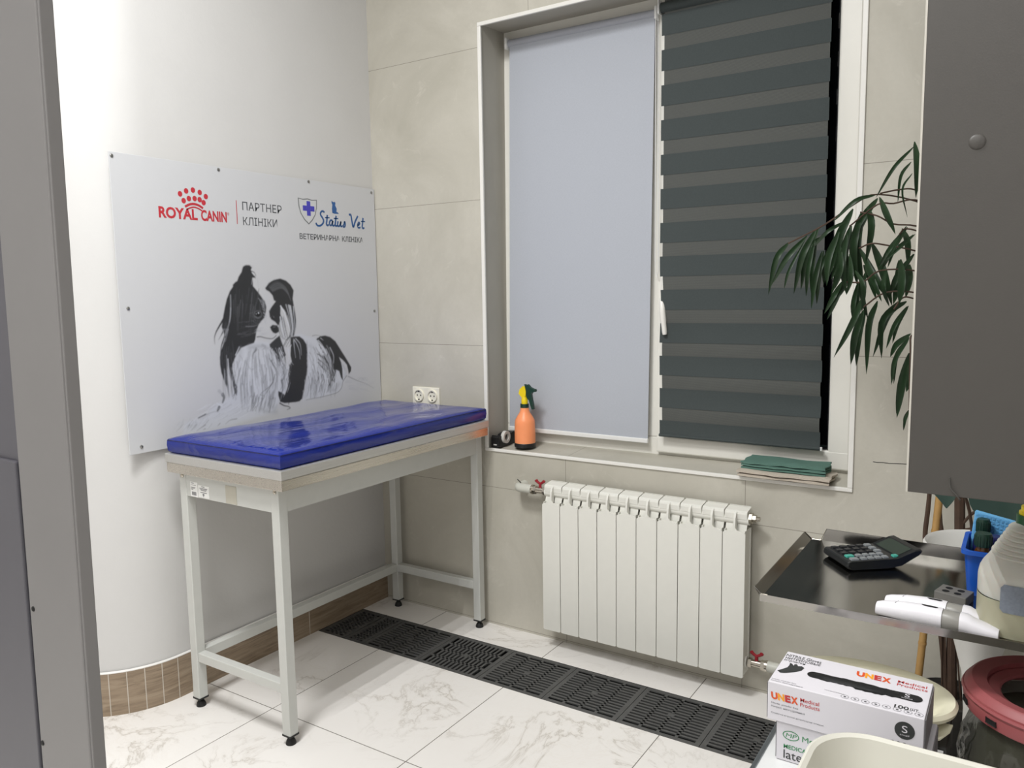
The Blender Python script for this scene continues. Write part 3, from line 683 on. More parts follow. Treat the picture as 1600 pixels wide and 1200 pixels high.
('b',0.3,4.9,1.7,0.545674956904227,(-672,1102,-670,1088,-668,1072,-669,1057,-671,1042,-673,1027)),
('b',0.72,3.5,1.5,0.5881397583423775,(-706,1162,-708,1150,-708,1134,-707,1117,-707,1105,-705,1092,-705,1080,-705,1067)),
('b',0.34,3.5,1.8,0.7425754737833702,(-751,1055,-750,1040,-747,1025,-747,1013,-747,999,-746,982)),
('b',0.34,2.4,2.0,0.5844445933422093,(-724,1200,-727,1186,-731,1173,-736,1158,-739,1142,-742,1131,-745,1115)),
('b',0.72,3.4,1.5,0.4750983486262546,(-668,1081,-667,1069,-668,1053,-669,1040,-672,1023,-676,1012,-680,1001)),
('b',0.34,3.1,1.9,0.6744311616800576,(-708,1197,-710,1183,-712,1170,-713,1156,-713,1142,-714,1126,-713,1110)),
('b',0.34,3.0,1.7,0.701771521614768,(-727,1119,-726,1106,-726,1093,-724,1078,-724,1066,-722,1050,-720,1038)),
('b',0.74,4.1,1.5,0.7557955360595903,(-734,1136,-736,1120,-736,1107,-735,1092,-734,1078,-735,1066)),
('b',0.72,4.1,1.4,0.7431846991703612,(-610,1159,-608,1147,-606,1132,-604,1118,-605,1105,-607,1088,-610,1074)),
('b',0.3,4.3,1.1,0.5098037402959447,(-656,1152,-653,1136,-652,1120,-651,1105,-649,1089,-651,1073,-652,1058)),
('b',0.72,4.4,1.4,0.6901495654457017,(-691,1094,-690,1079,-690,1064,-691,1051,-691,1036,-692,1020,-695,1007,-698,992)),
('b',0.74,3.1,1.0,0.7192408262069725,(-767,1175,-774,1164,-778,1154,-784,1143,-789,1130)),
('b',0.38,3.4,1.0,0.4702899840101783,(-655,1101,-654,1084,-653,1068,-655,1054,-656,1037,-660,1025,-664,1012,-669,999)),
('b',0.22,4.2,1.5,0.7400306019328785,(-626,1144,-623,1128,-621,1112,-620,1099,-620,1083)),
('b',0.7,4.0,1.5,0.5097401137473049,(-619,1076,-622,1062,-625,1044,-627,1031,-631,1018)),
('b',0.3,2.5,1.3,0.5109314844924219,(-704,1137,-704,1125,-704,1109,-703,1094,-701,1079)),
('b',0.22,3.6,1.9,0.5257608618964831,(-721,1078,-720,1065,-719,1053,-718,1042,-717,1025)),
('b',0.7,4.2,1.5,0.48440564714797113,(-726,1142,-725,1128,-725,1113,-724,1097,-724,1086,-724,1072,-723,1057,-720,1040)),
('b',0.72,4.9,1.1,0.4721644144779144,(-621,1151,-617,1135,-614,1120,-613,1106,-613,1089,-616,1075,-618,1061,-622,1047)),
('b',0.42,3.1,1.7,0.4619799278805063,(-718,1212,-721,1199,-726,1188,-730,1176,-733,1162,-738,1147,-741,1131)),
('b',0.42,3.3,1.8,0.7799867348348299,(-695,1188,-694,1173,-695,1159,-694,1145,-694,1134,-691,1116,-690,1104)),
('b',0.74,2.6,1.4,0.5179280604155491,(-607,1138,-606,1120,-605,1104,-606,1090,-608,1078,-612,1061,-614,1048,-618,1034)),
('b',0.38,5.0,1.3,0.5600537961524705,(-745,1147,-748,1131,-751,1121,-754,1107,-756,1094,-758,1078,-760,1066,-760,1052)),
('b',0.7,4.5,1.2,0.5091838629690046,(-709,1215,-715,1200,-720,1185,-723,1169,-725,1154)),
('b',0.38,3.4,1.6,0.5488501442190744,(-727,1208,-731,1196,-736,1180,-741,1167,-744,1156,-746,1140)),
('b',0.42,3.6,1.7,0.6571543485267649,(-771,1176,-777,1165,-785,1149,-791,1137,-795,1127,-799,1116,-805,1103,-810,1091)),
('b',0.74,2.9,1.4,0.5571069649740037,(-750,1056,-750,1044,-749,1031,-747,1018,-745,1006,-745,994,-744,979)),
('b',0.7,2.7,1.4,0.6460936164173386,(-737,1112,-736,1096,-736,1081,-734,1066,-734,1049,-734,1038,-732,1026,-731,1012)),
('b',0.7,3.2,1.0,0.5351241268760663,(-741,1202,-750,1186,-757,1173,-764,1158,-771,1143)),
('b',0.22,3.1,2.0,0.5959487428682884,(-659,1154,-656,1140,-653,1125,-650,1107,-648,1092,-648,1079)),
('b',0.74,4.1,1.5,0.7263494126797756,(-699,1061,-698,1045,-699,1028,-698,1014,-699,1000,-704,984)),
('b',0.72,4.1,1.9,0.6999706672757879,(-619,1185,-614,1169,-613,1157,-609,1145,-607,1128,-607,1115,-606,1104,-606,1090)),
('b',0.3,3.9,2.0,0.6168856991951718,(-602,1118,-601,1101,-601,1088,-605,1073,-610,1056,-615,1042,-621,1025,-627,1010)),
('b',0.72,3.7,1.2,0.5004131111021581,(-719,1172,-722,1158,-725,1143,-726,1130,-726,1114,-727,1097,-727,1082)),
('b',0.3,2.3,1.3,0.6129979550729494,(-633,1194,-631,1180,-627,1163,-625,1150,-622,1135,-622,1122,-620,1105,-622,1091)),
('b',0.3,3.1,1.8,0.5355042803819962,(-619,1041,-622,1028,-628,1012,-632,998,-637,987,-643,972)),
('b',0.72,3.4,2.0,0.6139303685578729,(-700,1199,-703,1184,-705,1171,-706,1156,-707,1142,-708,1126)),
('b',0.34,3.5,1.1,0.577003207943977,(-739,1126,-741,1114,-742,1103,-742,1091,-741,1074,-739,1060)),
('b',0.7,4.8,1.7,0.4636622675520972,(-760,1137,-765,1121,-767,1105,-769,1088,-771,1077)),
('b',0.7,4.7,1.0,0.5186954216535374,(-717,1156,-718,1140,-718,1126,-717,1113,-718,1100,-715,1085)),
('b',0.38,4.7,2.0,0.4662695744273301,(-649,1074,-651,1059,-654,1041,-656,1028,-660,1015,-665,1003,-668,990,-673,977)),
('b',0.38,2.6,1.8,0.6297725219828962,(-695,1177,-696,1164,-695,1151,-695,1137,-694,1121,-692,1104,-689,1088,-687,1073)),
('b',0.7,3.1,1.9,0.663499085517865,(-653,1108,-651,1091,-650,1075,-651,1058,-654,1041,-656,1027,-660,1011)),
('b',0.3,4.0,2.0,0.6673328987312122,(-648,1188,-645,1175,-642,1159,-640,1146,-636,1129,-634,1114,-633,1099,-635,1087)),
('b',0.72,4.5,1.6,0.7945354136336228,(-610,1199,-605,1187,-600,1170,-597,1156,-595,1140,-593,1124,-595,1111)),
('b',0.22,3.4,2.1,0.656443528013654,(-743,1088,-742,1074,-743,1062,-742,1048,-740,1033,-741,1022,-739,1005,-741,994)),
('b',0.34,3.2,1.7,0.6746555413606491,(-698,1129,-697,1113,-695,1100,-694,1084,-694,1068,-692,1053,-693,1037,-694,1021)),
('b',0.3,4.8,1.9,0.6881925170020526,(-597,1147,-596,1135,-595,1123,-596,1108,-596,1091,-597,1077,-600,1064,-601,1051)),
('b',0.7,2.8,1.8,0.46467711013709195,(-736,1087,-735,1075,-734,1058,-734,1046,-734,1031,-734,1020,-734,1007,-734,996)),
('b',0.74,4.7,1.7,0.5816696299089947,(-614,1200,-608,1185,-606,1173,-600,1156,-597,1144)),
('b',0.72,4.0,0.9,0.7571688588382577,(-763,1084,-765,1070,-763,1057,-764,1043,-761,1026,-761,1014)),
('b',0.3,4.2,1.2,0.5203838141763215,(-610,1121,-609,1108,-608,1094,-608,1082,-611,1069)),
('b',0.74,5.0,1.1,0.4939052059453986,(-663,1115,-662,1102,-662,1090,-662,1077,-662,1061,-664,1049,-667,1037)),
('b',0.72,2.7,1.9,0.6822036737854016,(-645,1147,-640,1130,-639,1113,-638,1095,-638,1079)),
('b',0.74,4.2,1.4,0.7193341422313014,(-661,1178,-660,1161,-659,1147,-655,1135,-652,1119,-651,1104,-649,1090,-649,1078)),
('b',0.3,2.8,1.1,0.6669621666894573,(-769,1092,-772,1077,-773,1063,-772,1047,-772,1034,-769,1021,-767,1008,-766,993)),
('b',0.7,4.5,1.2,0.537402822025634,(-761,1071,-761,1056,-760,1043,-760,1030,-758,1013,-757,997,-757,986)),
('b',0.72,3.1,1.0,0.678787024870702,(-713,1135,-713,1119,-712,1107,-711,1095,-709,1080,-707,1064,-705,1049,-706,1034)),
('b',0.42,3.0,1.2,0.7728532278355735,(-683,1213,-684,1197,-685,1184,-685,1169,-685,1156,-683,1143,-681,1126,-679,1111)),
('b',0.38,4.6,2.0,0.6682881653249768,(-757,1098,-757,1085,-756,1069,-756,1056,-756,1040,-755,1024,-754,1013)),
('b',0.3,3.8,1.8,0.5262322729367561,(-602,1095,-604,1083,-608,1067,-609,1056,-613,1039)),
('b',0.42,3.5,1.5,0.5314334495082934,(-631,1039,-634,1024,-640,1011,-643,999,-648,984,-655,972)),
('b',0.3,3.5,1.6,0.528550856659315,(-645,1068,-647,1054,-649,1041,-652,1028,-656,1011,-659,999,-665,984,-670,967)),
('b',0.42,2.7,1.2,0.7053103945707468,(-766,1122,-768,1110,-772,1097,-774,1081,-773,1069,-773,1055,-774,1038,-773,1024)),
('b',0.38,3.2,1.4,0.5364279999248821,(-715,1153,-717,1141,-717,1129,-716,1114,-716,1098,-716,1085,-716,1068)),
('b',0.7,2.7,1.8,0.5230229149917948,(-684,1041,-684,1027,-685,1012,-688,997,-691,983,-696,972)),
('b',0.72,3.5,1.7,0.6294693962287605,(-623,1209,-619,1193,-616,1181,-613,1163,-610,1150,-606,1135,-606,1123,-606,1112)),
('b',0.38,2.7,1.9,0.5204161937567446,(-715,1144,-716,1128,-717,1112,-715,1099,-716,1085)),
('b',0.34,3.0,1.7,0.6586946907987423,(-759,1086,-758,1070,-759,1054,-759,1038,-759,1025,-759,1008,-757,994)),
('b',0.7,3.8,1.4,0.5152402308675156,(-680,1070,-679,1058,-678,1040,-679,1028,-680,1012,-683,999)),
('b',0.42,4.7,1.1,0.7126996020288632,(-616,1178,-612,1163,-608,1148,-604,1133,-602,1116,-601,1100,-603,1087)),
('b',0.72,3.9,0.9,0.5432429063106347,(-744,1161,-749,1148,-751,1136,-755,1121,-758,1107,-759,1092)),
('b',0.72,5.0,2.0,0.503155555674694,(-703,1205,-705,1193,-708,1178,-711,1162,-713,1145)),
('b',0.34,3.8,1.3,0.6149151561607163,(-633,1093,-634,1082,-636,1066,-639,1052,-641,1038,-645,1024,-651,1011)),
('b',0.22,2.4,1.3,0.7398422188727855,(-724,1206,-728,1195,-733,1179,-738,1168,-742,1153,-746,1141,-747,1130,-749,1118)),
('b',0.72,3.6,1.6,0.6584287751050648,(-696,1104,-694,1089,-693,1072,-692,1060,-692,1047,-693,1034,-694,1023)),
('b',0.34,3.6,1.4,0.6906014139384993,(-598,1135,-595,1118,-596,1106,-596,1094,-599,1081)),
('b',0.22,3.9,2.0,0.5183703003286146,(-717,1102,-718,1087,-716,1072,-714,1056,-714,1043)),
('b',0.72,4.5,1.8,0.6271281941471458,(-604,1197,-599,1181,-594,1165,-590,1152,-588,1137,-586,1124,-586,1110)),
('b',0.42,4.8,1.1,0.5831686541325574,(-722,1072,-722,1061,-723,1047,-722,1033,-721,1020)),
('b',0.42,3.5,1.5,0.5606462049510837,(-672,1073,-672,1055,-674,1040,-676,1023,-677,1011,-681,996,-684,985,-688,974)),
('b',0.3,3.0,1.2,0.4600719142922868,(-648,1088,-649,1072,-650,1060,-653,1046,-655,1031,-660,1016,-663,1001,-668,984)),
('b',0.42,3.9,1.2,0.5889352579866783,(-733,1158,-735,1146,-736,1132,-738,1118,-739,1102,-740,1087,-740,1075,-740,1059)),
('b',0.22,3.3,1.3,0.7252237336942498,(-768,1150,-774,1137,-777,1125,-782,1113,-787,1098,-789,1087)),
('b',0.3,2.6,1.0,0.5802791394035306,(-681,1202,-681,1189,-680,1172,-679,1155,-679,1144,-678,1130)),
('b',0.22,3.8,1.1,0.7010469879994095,(-598,1185,-593,1169,-591,1152,-589,1136,-587,1119,-588,1104)),
('b',0.38,2.8,1.0,0.7620780779049351,(-771,1083,-772,1066,-773,1050,-773,1035,-773,1018,-772,1002,-771,989)),
('b',0.3,4.8,1.5,0.5671536679792823,(-653,1113,-653,1101,-652,1086,-653,1072,-655,1061)),
('b',0.74,4.0,1.6,0.7572102149140216,(-685,1206,-685,1190,-685,1174,-685,1158,-685,1143,-683,1126,-680,1114,-679,1098)),
('b',0.7,4.5,1.3,0.5787819084875295,(-722,1169,-725,1155,-727,1143,-727,1127,-729,1115,-728,1104)),
('b',0.74,3.5,1.6,0.7389225905579586,(-612,1163,-610,1148,-607,1133,-606,1116,-607,1099,-608,1082)),
('b',0.34,2.9,1.3,0.4956509852613013,(-737,1187,-744,1171,-748,1158,-751,1145,-754,1133,-757,1120)),
('b',0.34,4.7,2.0,0.6846144692568329,(-658,1110,-656,1097,-657,1085,-658,1073,-658,1056,-661,1044,-664,1029)),
('b',0.74,3.4,1.3,0.7452932008605633,(-766,1133,-771,1119,-774,1103,-777,1089,-778,1076,-779,1061)),
('b',0.3,2.5,1.3,0.7704301573768628,(-679,1174,-677,1161,-674,1148,-672,1137,-669,1122,-667,1110,-666,1094,-665,1082)),
('b',0.72,3.3,2.1,0.6441348802123515,(-724,1204,-729,1190,-732,1175,-735,1163,-738,1147)),
('b',0.72,4.4,2.1,0.7800089793798026,(-717,1187,-719,1170,-722,1157,-725,1142,-726,1129)),
('b',0.3,3.8,1.7,0.4883562343433353,(-766,1122,-771,1109,-772,1096,-774,1081,-774,1070)),
('b',0.22,2.8,1.5,0.7905026464751048,(-724,1077,-723,1061,-723,1046,-723,1030,-722,1019,-721,1007,-722,995,-724,982)),
('b',0.74,4.1,1.7,0.6945604431719149,(-751,1182,-757,1166,-762,1154,-765,1143,-770,1127,-772,1116)),
('b',0.74,2.6,1.3,0.4552658131345738,(-734,1193,-740,1178,-744,1165,-747,1152,-752,1141,-755,1125,-756,1110)),
('b',0.74,5.0,1.9,0.6052290460020686,(-638,1088,-639,1076,-641,1060,-643,1049,-645,1035)),
('b',0.22,4.8,1.5,0.7239266991717791,(-739,1052,-736,1041,-735,1029,-736,1014,-736,1001)),
('b',0.34,5.0,1.3,0.7416796144246338,(-618,1047,-622,1036,-626,1022,-629,1010,-635,997,-641,982,-648,966)),
('b',0.3,3.7,1.2,0.7650477839042064,(-595,1191,-591,1177,-587,1164,-585,1152,-584,1135)),
('b',0.38,4.3,1.6,0.6413584525362819,(-642,1183,-637,1166,-635,1149,-633,1135,-632,1119,-630,1102,-629,1086)),
('b',0.72,3.6,1.6,0.48021105133303854,(-682,1211,-684,1200,-685,1188,-686,1175,-685,1159,-682,1144)),
('b',0.3,3.0,1.9,0.64949634786855,(-744,1176,-748,1163,-753,1150,-757,1138,-760,1122)),
('b',0.38,2.8,1.9,0.544069024971005,(-697,1182,-697,1168,-696,1155,-697,1143,-696,1130)),
('b',0.34,2.9,1.2,0.6541473732511309,(-699,1196,-700,1185,-702,1169,-705,1153,-704,1138,-705,1125,-703,1112,-701,1098)),
('b',0.42,2.9,2.0,0.7229060200233818,(-729,1094,-730,1082,-729,1065,-728,1049,-728,1035)),
('b',0.42,2.7,1.3,0.5887678058947907,(-618,1194,-613,1177,-610,1166,-606,1152,-603,1135,-603,1118,-603,1104,-605,1088)),
('b',0.72,4.3,1.9,0.5662530837741091,(-738,1084,-738,1073,-738,1061,-738,1048,-738,1036,-737,1019,-737,1004,-736,987)),
('b',0.3,3.6,1.1,0.7775980040410378,(-669,1154,-668,1138,-664,1122,-663,1107,-662,1090,-661,1075,-661,1058)),
('b',0.22,3.9,1.1,0.4558775052138908,(-674,1092,-673,1078,-672,1063,-673,1049,-674,1034,-678,1018,-680,1005,-681,993)),
('b',0.7,4.9,2.0,0.45914364900195276,(-629,1212,-627,1200,-624,1185,-620,1173,-617,1160,-612,1143)),
('b',0.38,3.6,2.0,0.5782161268071437,(-646,1214,-645,1200,-642,1187,-639,1170,-635,1158)),
('b',0.22,4.3,1.4,0.4577104284300054,(-681,1211,-682,1198,-683,1182,-681,1170,-681,1158,-681,1146)),
('b',0.7,4.1,1.4,0.65,(-733,1053,-739,1031,-739,1007)),
('b',0.7,4.1,1.4,0.65,(-714,1032,-719,1013,-730,994)),
('b',0.25,4.1,1.4,0.65,(-612,1018,-618,997,-633,976)),
('b',0.7,4.1,1.4,0.65,(-704,1047,-710,1031,-711,1015)),
('b',0.18,4.1,1.4,0.65,(-648,1030,-654,1009,-665,988)),
('b',0.32,4.1,1.4,0.65,(-677,1022,-683,997,-696,972)),
('b',0.7,4.1,1.4,0.65,(-727,1045,-734,1019,-746,994)),
('b',0.25,4.1,1.4,0.65,(-705,1035,-710,1018,-722,1001)),
('b',0.73,4.1,1.4,0.65,(-672,1040,-678,1024,-679,1006)),
('b',0.32,4.1,1.4,0.65,(-621,1023,-627,1005,-635,988)),
('b',0.18,4.1,1.4,0.65,(-628,1017,-634,991,-644,965)),
('b',0.73,4.1,1.4,0.65,(-649,1029,-656,1003,-667,978)),
('b',0.25,4.1,1.4,0.65,(-671,1043,-677,1018,-688,994)),
('b',0.25,4.1,1.4,0.65,(-642,1027,-648,1009,-650,990)),
('b',0.7,4.1,1.4,0.65,(-642,1037,-648,1012,-662,988)),
('b',0.73,4.1,1.4,0.65,(-655,1042,-661,1020,-675,998)),
('b',0.32,4.1,1.4,0.65,(-634,1026,-640,1009,-651,993)),
('b',0.18,4.1,1.4,0.65,(-679,1023,-686,999,-691,975)),
('b',0.18,4.1,1.4,0.65,(-711,1041,-717,1024,-718,1007)),
('b',0.18,4.1,1.4,0.65,(-698,1039,-704,1016,-718,995)),
('b',0.32,4.1,1.4,0.65,(-624,1042,-631,1019,-634,996)),
('b',0.7,4.1,1.4,0.65,(-682,1022,-688,1001,-701,981)),
('b',0.7,4.1,1.4,0.65,(-681,1019,-687,993,-694,967)),
('b',0.18,4.1,1.4,0.65,(-706,1027,-712,1008,-722,990)),
('b',0.25,4.1,1.4,0.65,(-674,1030,-680,1005,-690,980)),
('b',0.18,4.1,1.4,0.65,(-621,1020,-627,999,-642,980)),
('b',0.7,4.1,1.4,0.65,(-723,1026,-729,1011,-743,998)),
('b',0.18,4.1,1.4,0.65,(-634,1033,-640,1015,-642,996)),
('b',0.18,4.1,1.4,0.65,(-711,1049,-717,1025,-721,1001)),
('b',0.73,4.1,1.4,0.65,(-625,1012,-631,992,-634,972)),
('b',0.32,4.1,1.4,0.65,(-720,1038,-726,1013,-728,988)),
('b',0.18,4.1,1.4,0.65,(-637,1019,-643,1001,-645,983)),
('b',0.73,4.1,1.4,0.65,(-664,1023,-670,1007,-682,992)),
('b',0.18,4.1,1.4,0.65,(-692,1029,-698,1004,-710,980)),
('b',0.7,4.1,1.4,0.65,(-644,1043,-650,1022,-654,1000)),
('b',0.18,4.1,1.4,0.65,(-720,1026,-726,1005,-731,983)),
('s',0.2,7.8,1.8,0.8,(-693,1212,-706,1199,-708,1179)),
('s',0.25,11.5,4.6,0.6,(-692,1217,-699,1205)),
('s',0.42,3.7,1.8,0.7,(-737,1167,-727,1147,-709,1140,-696,1159)),
('s',0.4,9.2,3.7,0.6,(-661,1230,-647,1222,-663,1210)),
('s',0.25,2.8,0.9,0.8,(-646,1140,-654,1103,-674,1073)),
('s',0.18,4.1,1.4,0.8,(-607,1111,-628,1073,-673,1048,-686,1037)),
('s',0.16,4.6,1.4,0.8,(-621,1080,-648,1050,-665,1034)),
('s',0.25,3.2,1.2,0.8,(-683,1039,-665,1029,-701,996)),
('s',0.2,3.7,1.2,0.8,(-639,1049,-644,1019)),
('s',0.3,3.2,0.9,0.8,(-611,1099,-622,1062)),
('s',0.35,2.3,0.9,0.8,(-769,1198,-757,1183,-755,1173)),
('s',0.25,2.8,1.2,0.7,(-783,1176,-777,1141,-778,1120)),
('s',0.72,3.2,1.8,1.0,(-787,1200,-768,1230)),
('s',0.6,2.3,1.2,1.0,(-791,1186,-797,1167)),
('s',0.75,2.8,1.4,1.0,(-801,1167,-800,1144)),
('s',0.6,3.7,1.4,1.0,(-822,1188,-820,1155,-813,1118,-806,1092)),
('s',0.05,6.9,1.2,1.0,(-797,1091,-790,1080,-799,1062,-809,1039)),
('s',0.72,2.3,0.7,0.8,(-621,1165,-603,1143,-592,1122)),
('s',0.1,2.3,0.7,0.8,(-623,1167,-606,1142,-594,1118)),
('s',0.7,2.3,0.7,0.8,(-632,1168,-615,1136,-604,1104)),
('s',0.1,2.3,0.7,0.8,(-575,1167,-558,1138,-546,1110)),
('s',0.1,2.3,0.7,0.8,(-618,1210,-600,1182,-589,1155)),
('s',0.72,2.3,0.7,0.8,(-615,1178,-598,1151,-587,1124)),
('s',0.7,2.3,0.7,0.8,(-578,1209,-561,1177,-550,1145)),
('s',0.72,2.3,0.7,0.8,(-587,1169,-569,1146,-557,1124)),
('s',0.72,2.3,0.7,0.8,(-615,1191,-597,1169,-586,1147)),
('s',0.5,2.3,0.7,0.8,(-601,1198,-584,1176,-572,1155)),
('s',0.2,2.3,0.7,0.8,(-617,1170,-599,1148,-588,1125)),
('s',0.72,2.3,0.7,0.8,(-585,1154,-568,1115,-557,1076)),
('s',0.2,2.3,0.7,0.8,(-619,1154,-602,1132,-590,1110)),
('s',0.1,2.3,0.7,0.8,(-583,1191,-566,1159,-554,1128)),
('s',0.2,2.3,0.7,0.8,(-579,1175,-562,1139,-551,1104)),
('s',0.72,2.3,0.7,0.8,(-579,1193,-562,1156,-551,1119)),
('s',0.72,2.3,0.7,0.8,(-633,1157,-616,1128,-605,1099)),
('s',0.7,2.3,0.7,0.8,(-581,1214,-563,1184,-552,1154)),
('s',0.1,2.3,0.7,0.8,(-632,1176,-615,1149,-604,1122)),
('s',0.1,2.3,0.7,0.8,(-622,1169,-605,1133,-595,1098)),
('s',0.1,2.3,0.7,0.8,(-607,1158,-589,1135,-578,1113)),
('s',0.7,2.3,0.7,0.8,(-626,1198,-609,1169,-598,1140)),
('s',0.2,2.3,0.7,0.8,(-584,1163,-567,1131,-556,1099)),
('s',0.7,2.3,0.7,0.8,(-599,1215,-582,1179,-572,1142)),
('s',0.72,2.3,0.7,0.8,(-602,1155,-585,1124,-574,1093)),
('s',0.7,2.3,0.7,0.8,(-608,1173,-591,1145,-580,1117)),
('s',0.08,2.8,0.7,0.85,(-531,1144,-526,1107,-541,1073)),
('s',0.2,2.8,0.7,0.85,(-569,1138,-564,1117,-578,1098)),
('s',0.05,2.8,0.7,0.85,(-579,1085,-574,1050,-589,1017)),
('s',0.05,2.8,0.7,0.85,(-577,1087,-572,1066,-586,1046)),
('s',0.5,2.8,0.7,0.85,(-550,1113,-545,1088,-560,1065)),
('s',0.05,2.8,0.7,0.85,(-533,1112,-528,1084,-543,1058)),
('s',0.05,2.8,0.7,0.85,(-534,1093,-529,1065,-544,1038)),
('s',0.05,2.8,0.7,0.85,(-574,1093,-570,1056,-585,1021)),
('s',0.05,2.8,0.7,0.85,(-567,1119,-562,1096,-577,1076)),
('s',0.2,2.8,0.7,0.85,(-544,1124,-539,1103,-553,1083)),
('s',0.68,2.8,0.7,0.85,(-538,1089,-533,1064,-547,1042)),
('s',0.68,2.8,0.7,0.85,(-543,1146,-538,1126,-552,1108)),
('s',0.5,2.8,0.7,0.85,(-575,1081,-570,1044,-586,1008)),
('s',0.05,2.8,0.7,0.85,(-556,1146,-551,1115,-566,1086)),
('s',0.08,2.8,0.7,0.85,(-540,1100,-535,1075,-550,1052)),
('s',0.05,2.8,0.7,0.85,(-537,1102,-532,1081,-546,1062)),
('s',0.2,2.8,0.7,0.85,(-577,1086,-572,1050,-587,1015)),
('s',0.5,2.8,0.7,0.85,(-553,1124,-548,1094,-563,1067)),
('s',0.68,2.8,0.7,0.85,(-539,1107,-535,1070,-550,1034)),
('s',0.5,2.8,0.7,0.85,(-533,1136,-528,1109,-543,1083)),
('s',0.2,2.8,0.7,0.85,(-563,1099,-559,1068,-573,1038)),
('s',0.05,2.8,0.7,0.85,(-534,1142,-529,1114,-544,1087)),
('s',0.2,2.8,0.7,0.85,(-564,1141,-559,1110,-574,1080)),
('s',0.08,2.8,0.7,0.85,(-541,1108,-537,1070,-552,1034)),
('s',0.5,2.8,0.7,0.85,(-561,1074,-557,1044,-571,1017)),
('s',0.05,2.8,0.7,0.85,(-550,1088,-546,1056,-561,1026)),
('s',0.62,3.7,0.9,0.85,(-504,1243,-489,1222,-477,1190,-476,1161)),
('s',0.62,3.7,0.9,0.85,(-494,1245,-472,1221,-468,1176)),
('s',0.62,3.7,0.9,0.85,(-505,1238,-503,1205,-499,1168)),
('s',0.62,3.7,0.9,0.85,(-519,1221,-534,1186,-528,1160,-512,1141)),
('s',0.68,5.5,1.8,0.8,(-536,1207,-532,1173,-543,1156)),
('b',0.42,20.7,20.7,0.4,(-421,1212,-381,1178,-355,1138)),
('b',0.36,25.3,32.2,0.5,(-385,1103,-388,1064,-405,1012)),
('b',0.48,13.8,13.8,0.5,(-443,1082,-449,1043,-458,1005)),
('b',0.4,13.8,18.4,0.5,(-318,1021,-296,1013,-264,1037)),
('b',0.42,9.2,9.2,0.5,(-237,1118,-223,1089,-228,1067)),
('b',0.7,3.1,1.2,0.5943134022548431,(-407,1090,-400,1053,-401,1016)),
('b',0.7,3.3,1.2,0.6570286720723308,(-413,1163,-395,1117,-396,1072)),
('b',0.74,4.1,1.2,0.48636901206191213,(-371,1196,-356,1166,-357,1137)),
('b',0.28,3.5,1.2,0.6137028357619656,(-336,1195,-319,1159,-319,1124)),
('b',0.74,4.9,1.2,0.5896994530618468,(-422,1190,-406,1155,-407,1121)),
('b',0.28,3.2,1.2,0.6105102454656419,(-370,1178,-351,1135,-352,1093)),
('b',0.42,3.2,1.2,0.770828823337453,(-417,1101,-410,1067,-411,1033)),
('b',0.7,3.0,1.2,0.755010500587262,(-424,1108,-417,1077,-418,1048)),
('b',0.73,4.4,1.2,0.6840842951222459,(-329,1162,-317,1134,-317,1106)),
('b',0.42,4.2,1.2,0.543525770281867,(-357,1142,-346,1108,-347,1075)),
('b',0.36,3.2,1.2,0.5000006950729331,(-366,1108,-359,1081,-360,1054)),
('b',0.74,3.3,1.2,0.7594878985903574,(-428,1141,-419,1114,-420,1088)),
('b',0.42,4.5,1.2,0.46865865370140847,(-372,1164,-361,1136,-362,1110)),
('b',0.28,3.5,1.2,0.757644527355009,(-327,1206,-313,1180,-314,1155)),
('b',0.28,3.0,1.2,0.7432467357728573,(-321,1071,-314,1029,-315,989)),
('b',0.28,2.7,1.2,0.5293154946997993,(-347,1106,-336,1063,-338,1022)),
('b',0.42,3.7,1.2,0.5514666080607138,(-311,1157,-296,1119,-296,1082)),
('b',0.42,3.3,1.2,0.6925854167113252,(-346,1129,-336,1098,-337,1067)),
('b',0.7,2.7,1.2,0.4600233375469098,(-411,1106,-401,1064,-403,1023)),
('b',0.7,4.8,1.2,0.6992874787480846,(-389,1182,-374,1148,-375,1116)),
('b',0.16,3.7,1.2,0.7343348745355669,(-422,1185,-402,1140,-403,1097)),
('b',0.36,2.9,1.2,0.570234052856274,(-378,1130,-368,1098,-369,1066)),
('b',0.74,4.6,1.2,0.5332147870187434,(-352,1121,-342,1083,-343,1047)),
('b',0.74,3.0,1.2,0.6251822179642099,(-411,1135,-400,1097,-401,1060)),
('b',0.36,3.7,1.2,0.45520795653023116,(-387,1118,-381,1092,-381,1068)),
('b',0.73,3.3,1.2,0.7605301064505539,(-378,1178,-363,1144,-364,1112)),
('b',0.36,2.5,1.2,0.7777615873263365,(-378,1077,-373,1046,-374,1015)),
('b',0.74,3.3,1.2,0.5979602975845002,(-351,1071,-345,1035,-347,1000)),
('b',0.16,2.5,1.2,0.7854020519177671,(-328,1103,-320,1069,-321,1036)),
('b',0.74,3.7,1.2,0.6743668533056663,(-309,1196,-291,1162,-292,1129)),
('b',0.28,2.5,1.2,0.6796406504987319,(-390,1097,-382,1062,-384,1028)),
('b',0.16,4.8,1.2,0.5419947578069152,(-411,1112,-403,1082,-404,1054)),
('b',0.7,2.9,1.2,0.576123415005511,(-348,1068,-343,1035,-344,1002)),
('b',0.42,3.9,1.2,0.4547478259581058,(-362,1105,-353,1071,-354,1037)),
('b',0.28,4.2,1.2,0.5434678908349697,(-370,1093,-364,1067,-365,1041)),
('b',0.36,4.2,1.2,0.5662785756723158,(-342,1130,-334,1104,-335,1079)),
('b',0.73,4.5,1.2,0.7555432882073558,(-366,1122,-355,1083,-356,1046)),
('b',0.42,5.0,1.2,0.7367697451941251,(-377,1085,-371,1055,-372,1026)),
('b',0.16,3.1,1.2,0.5541414650567,(-318,1110,-307,1070,-308,1031)),
('b',0.28,4.3,1.2,0.5473061696606746,(-388,1201,-375,1176,-376,1152)),
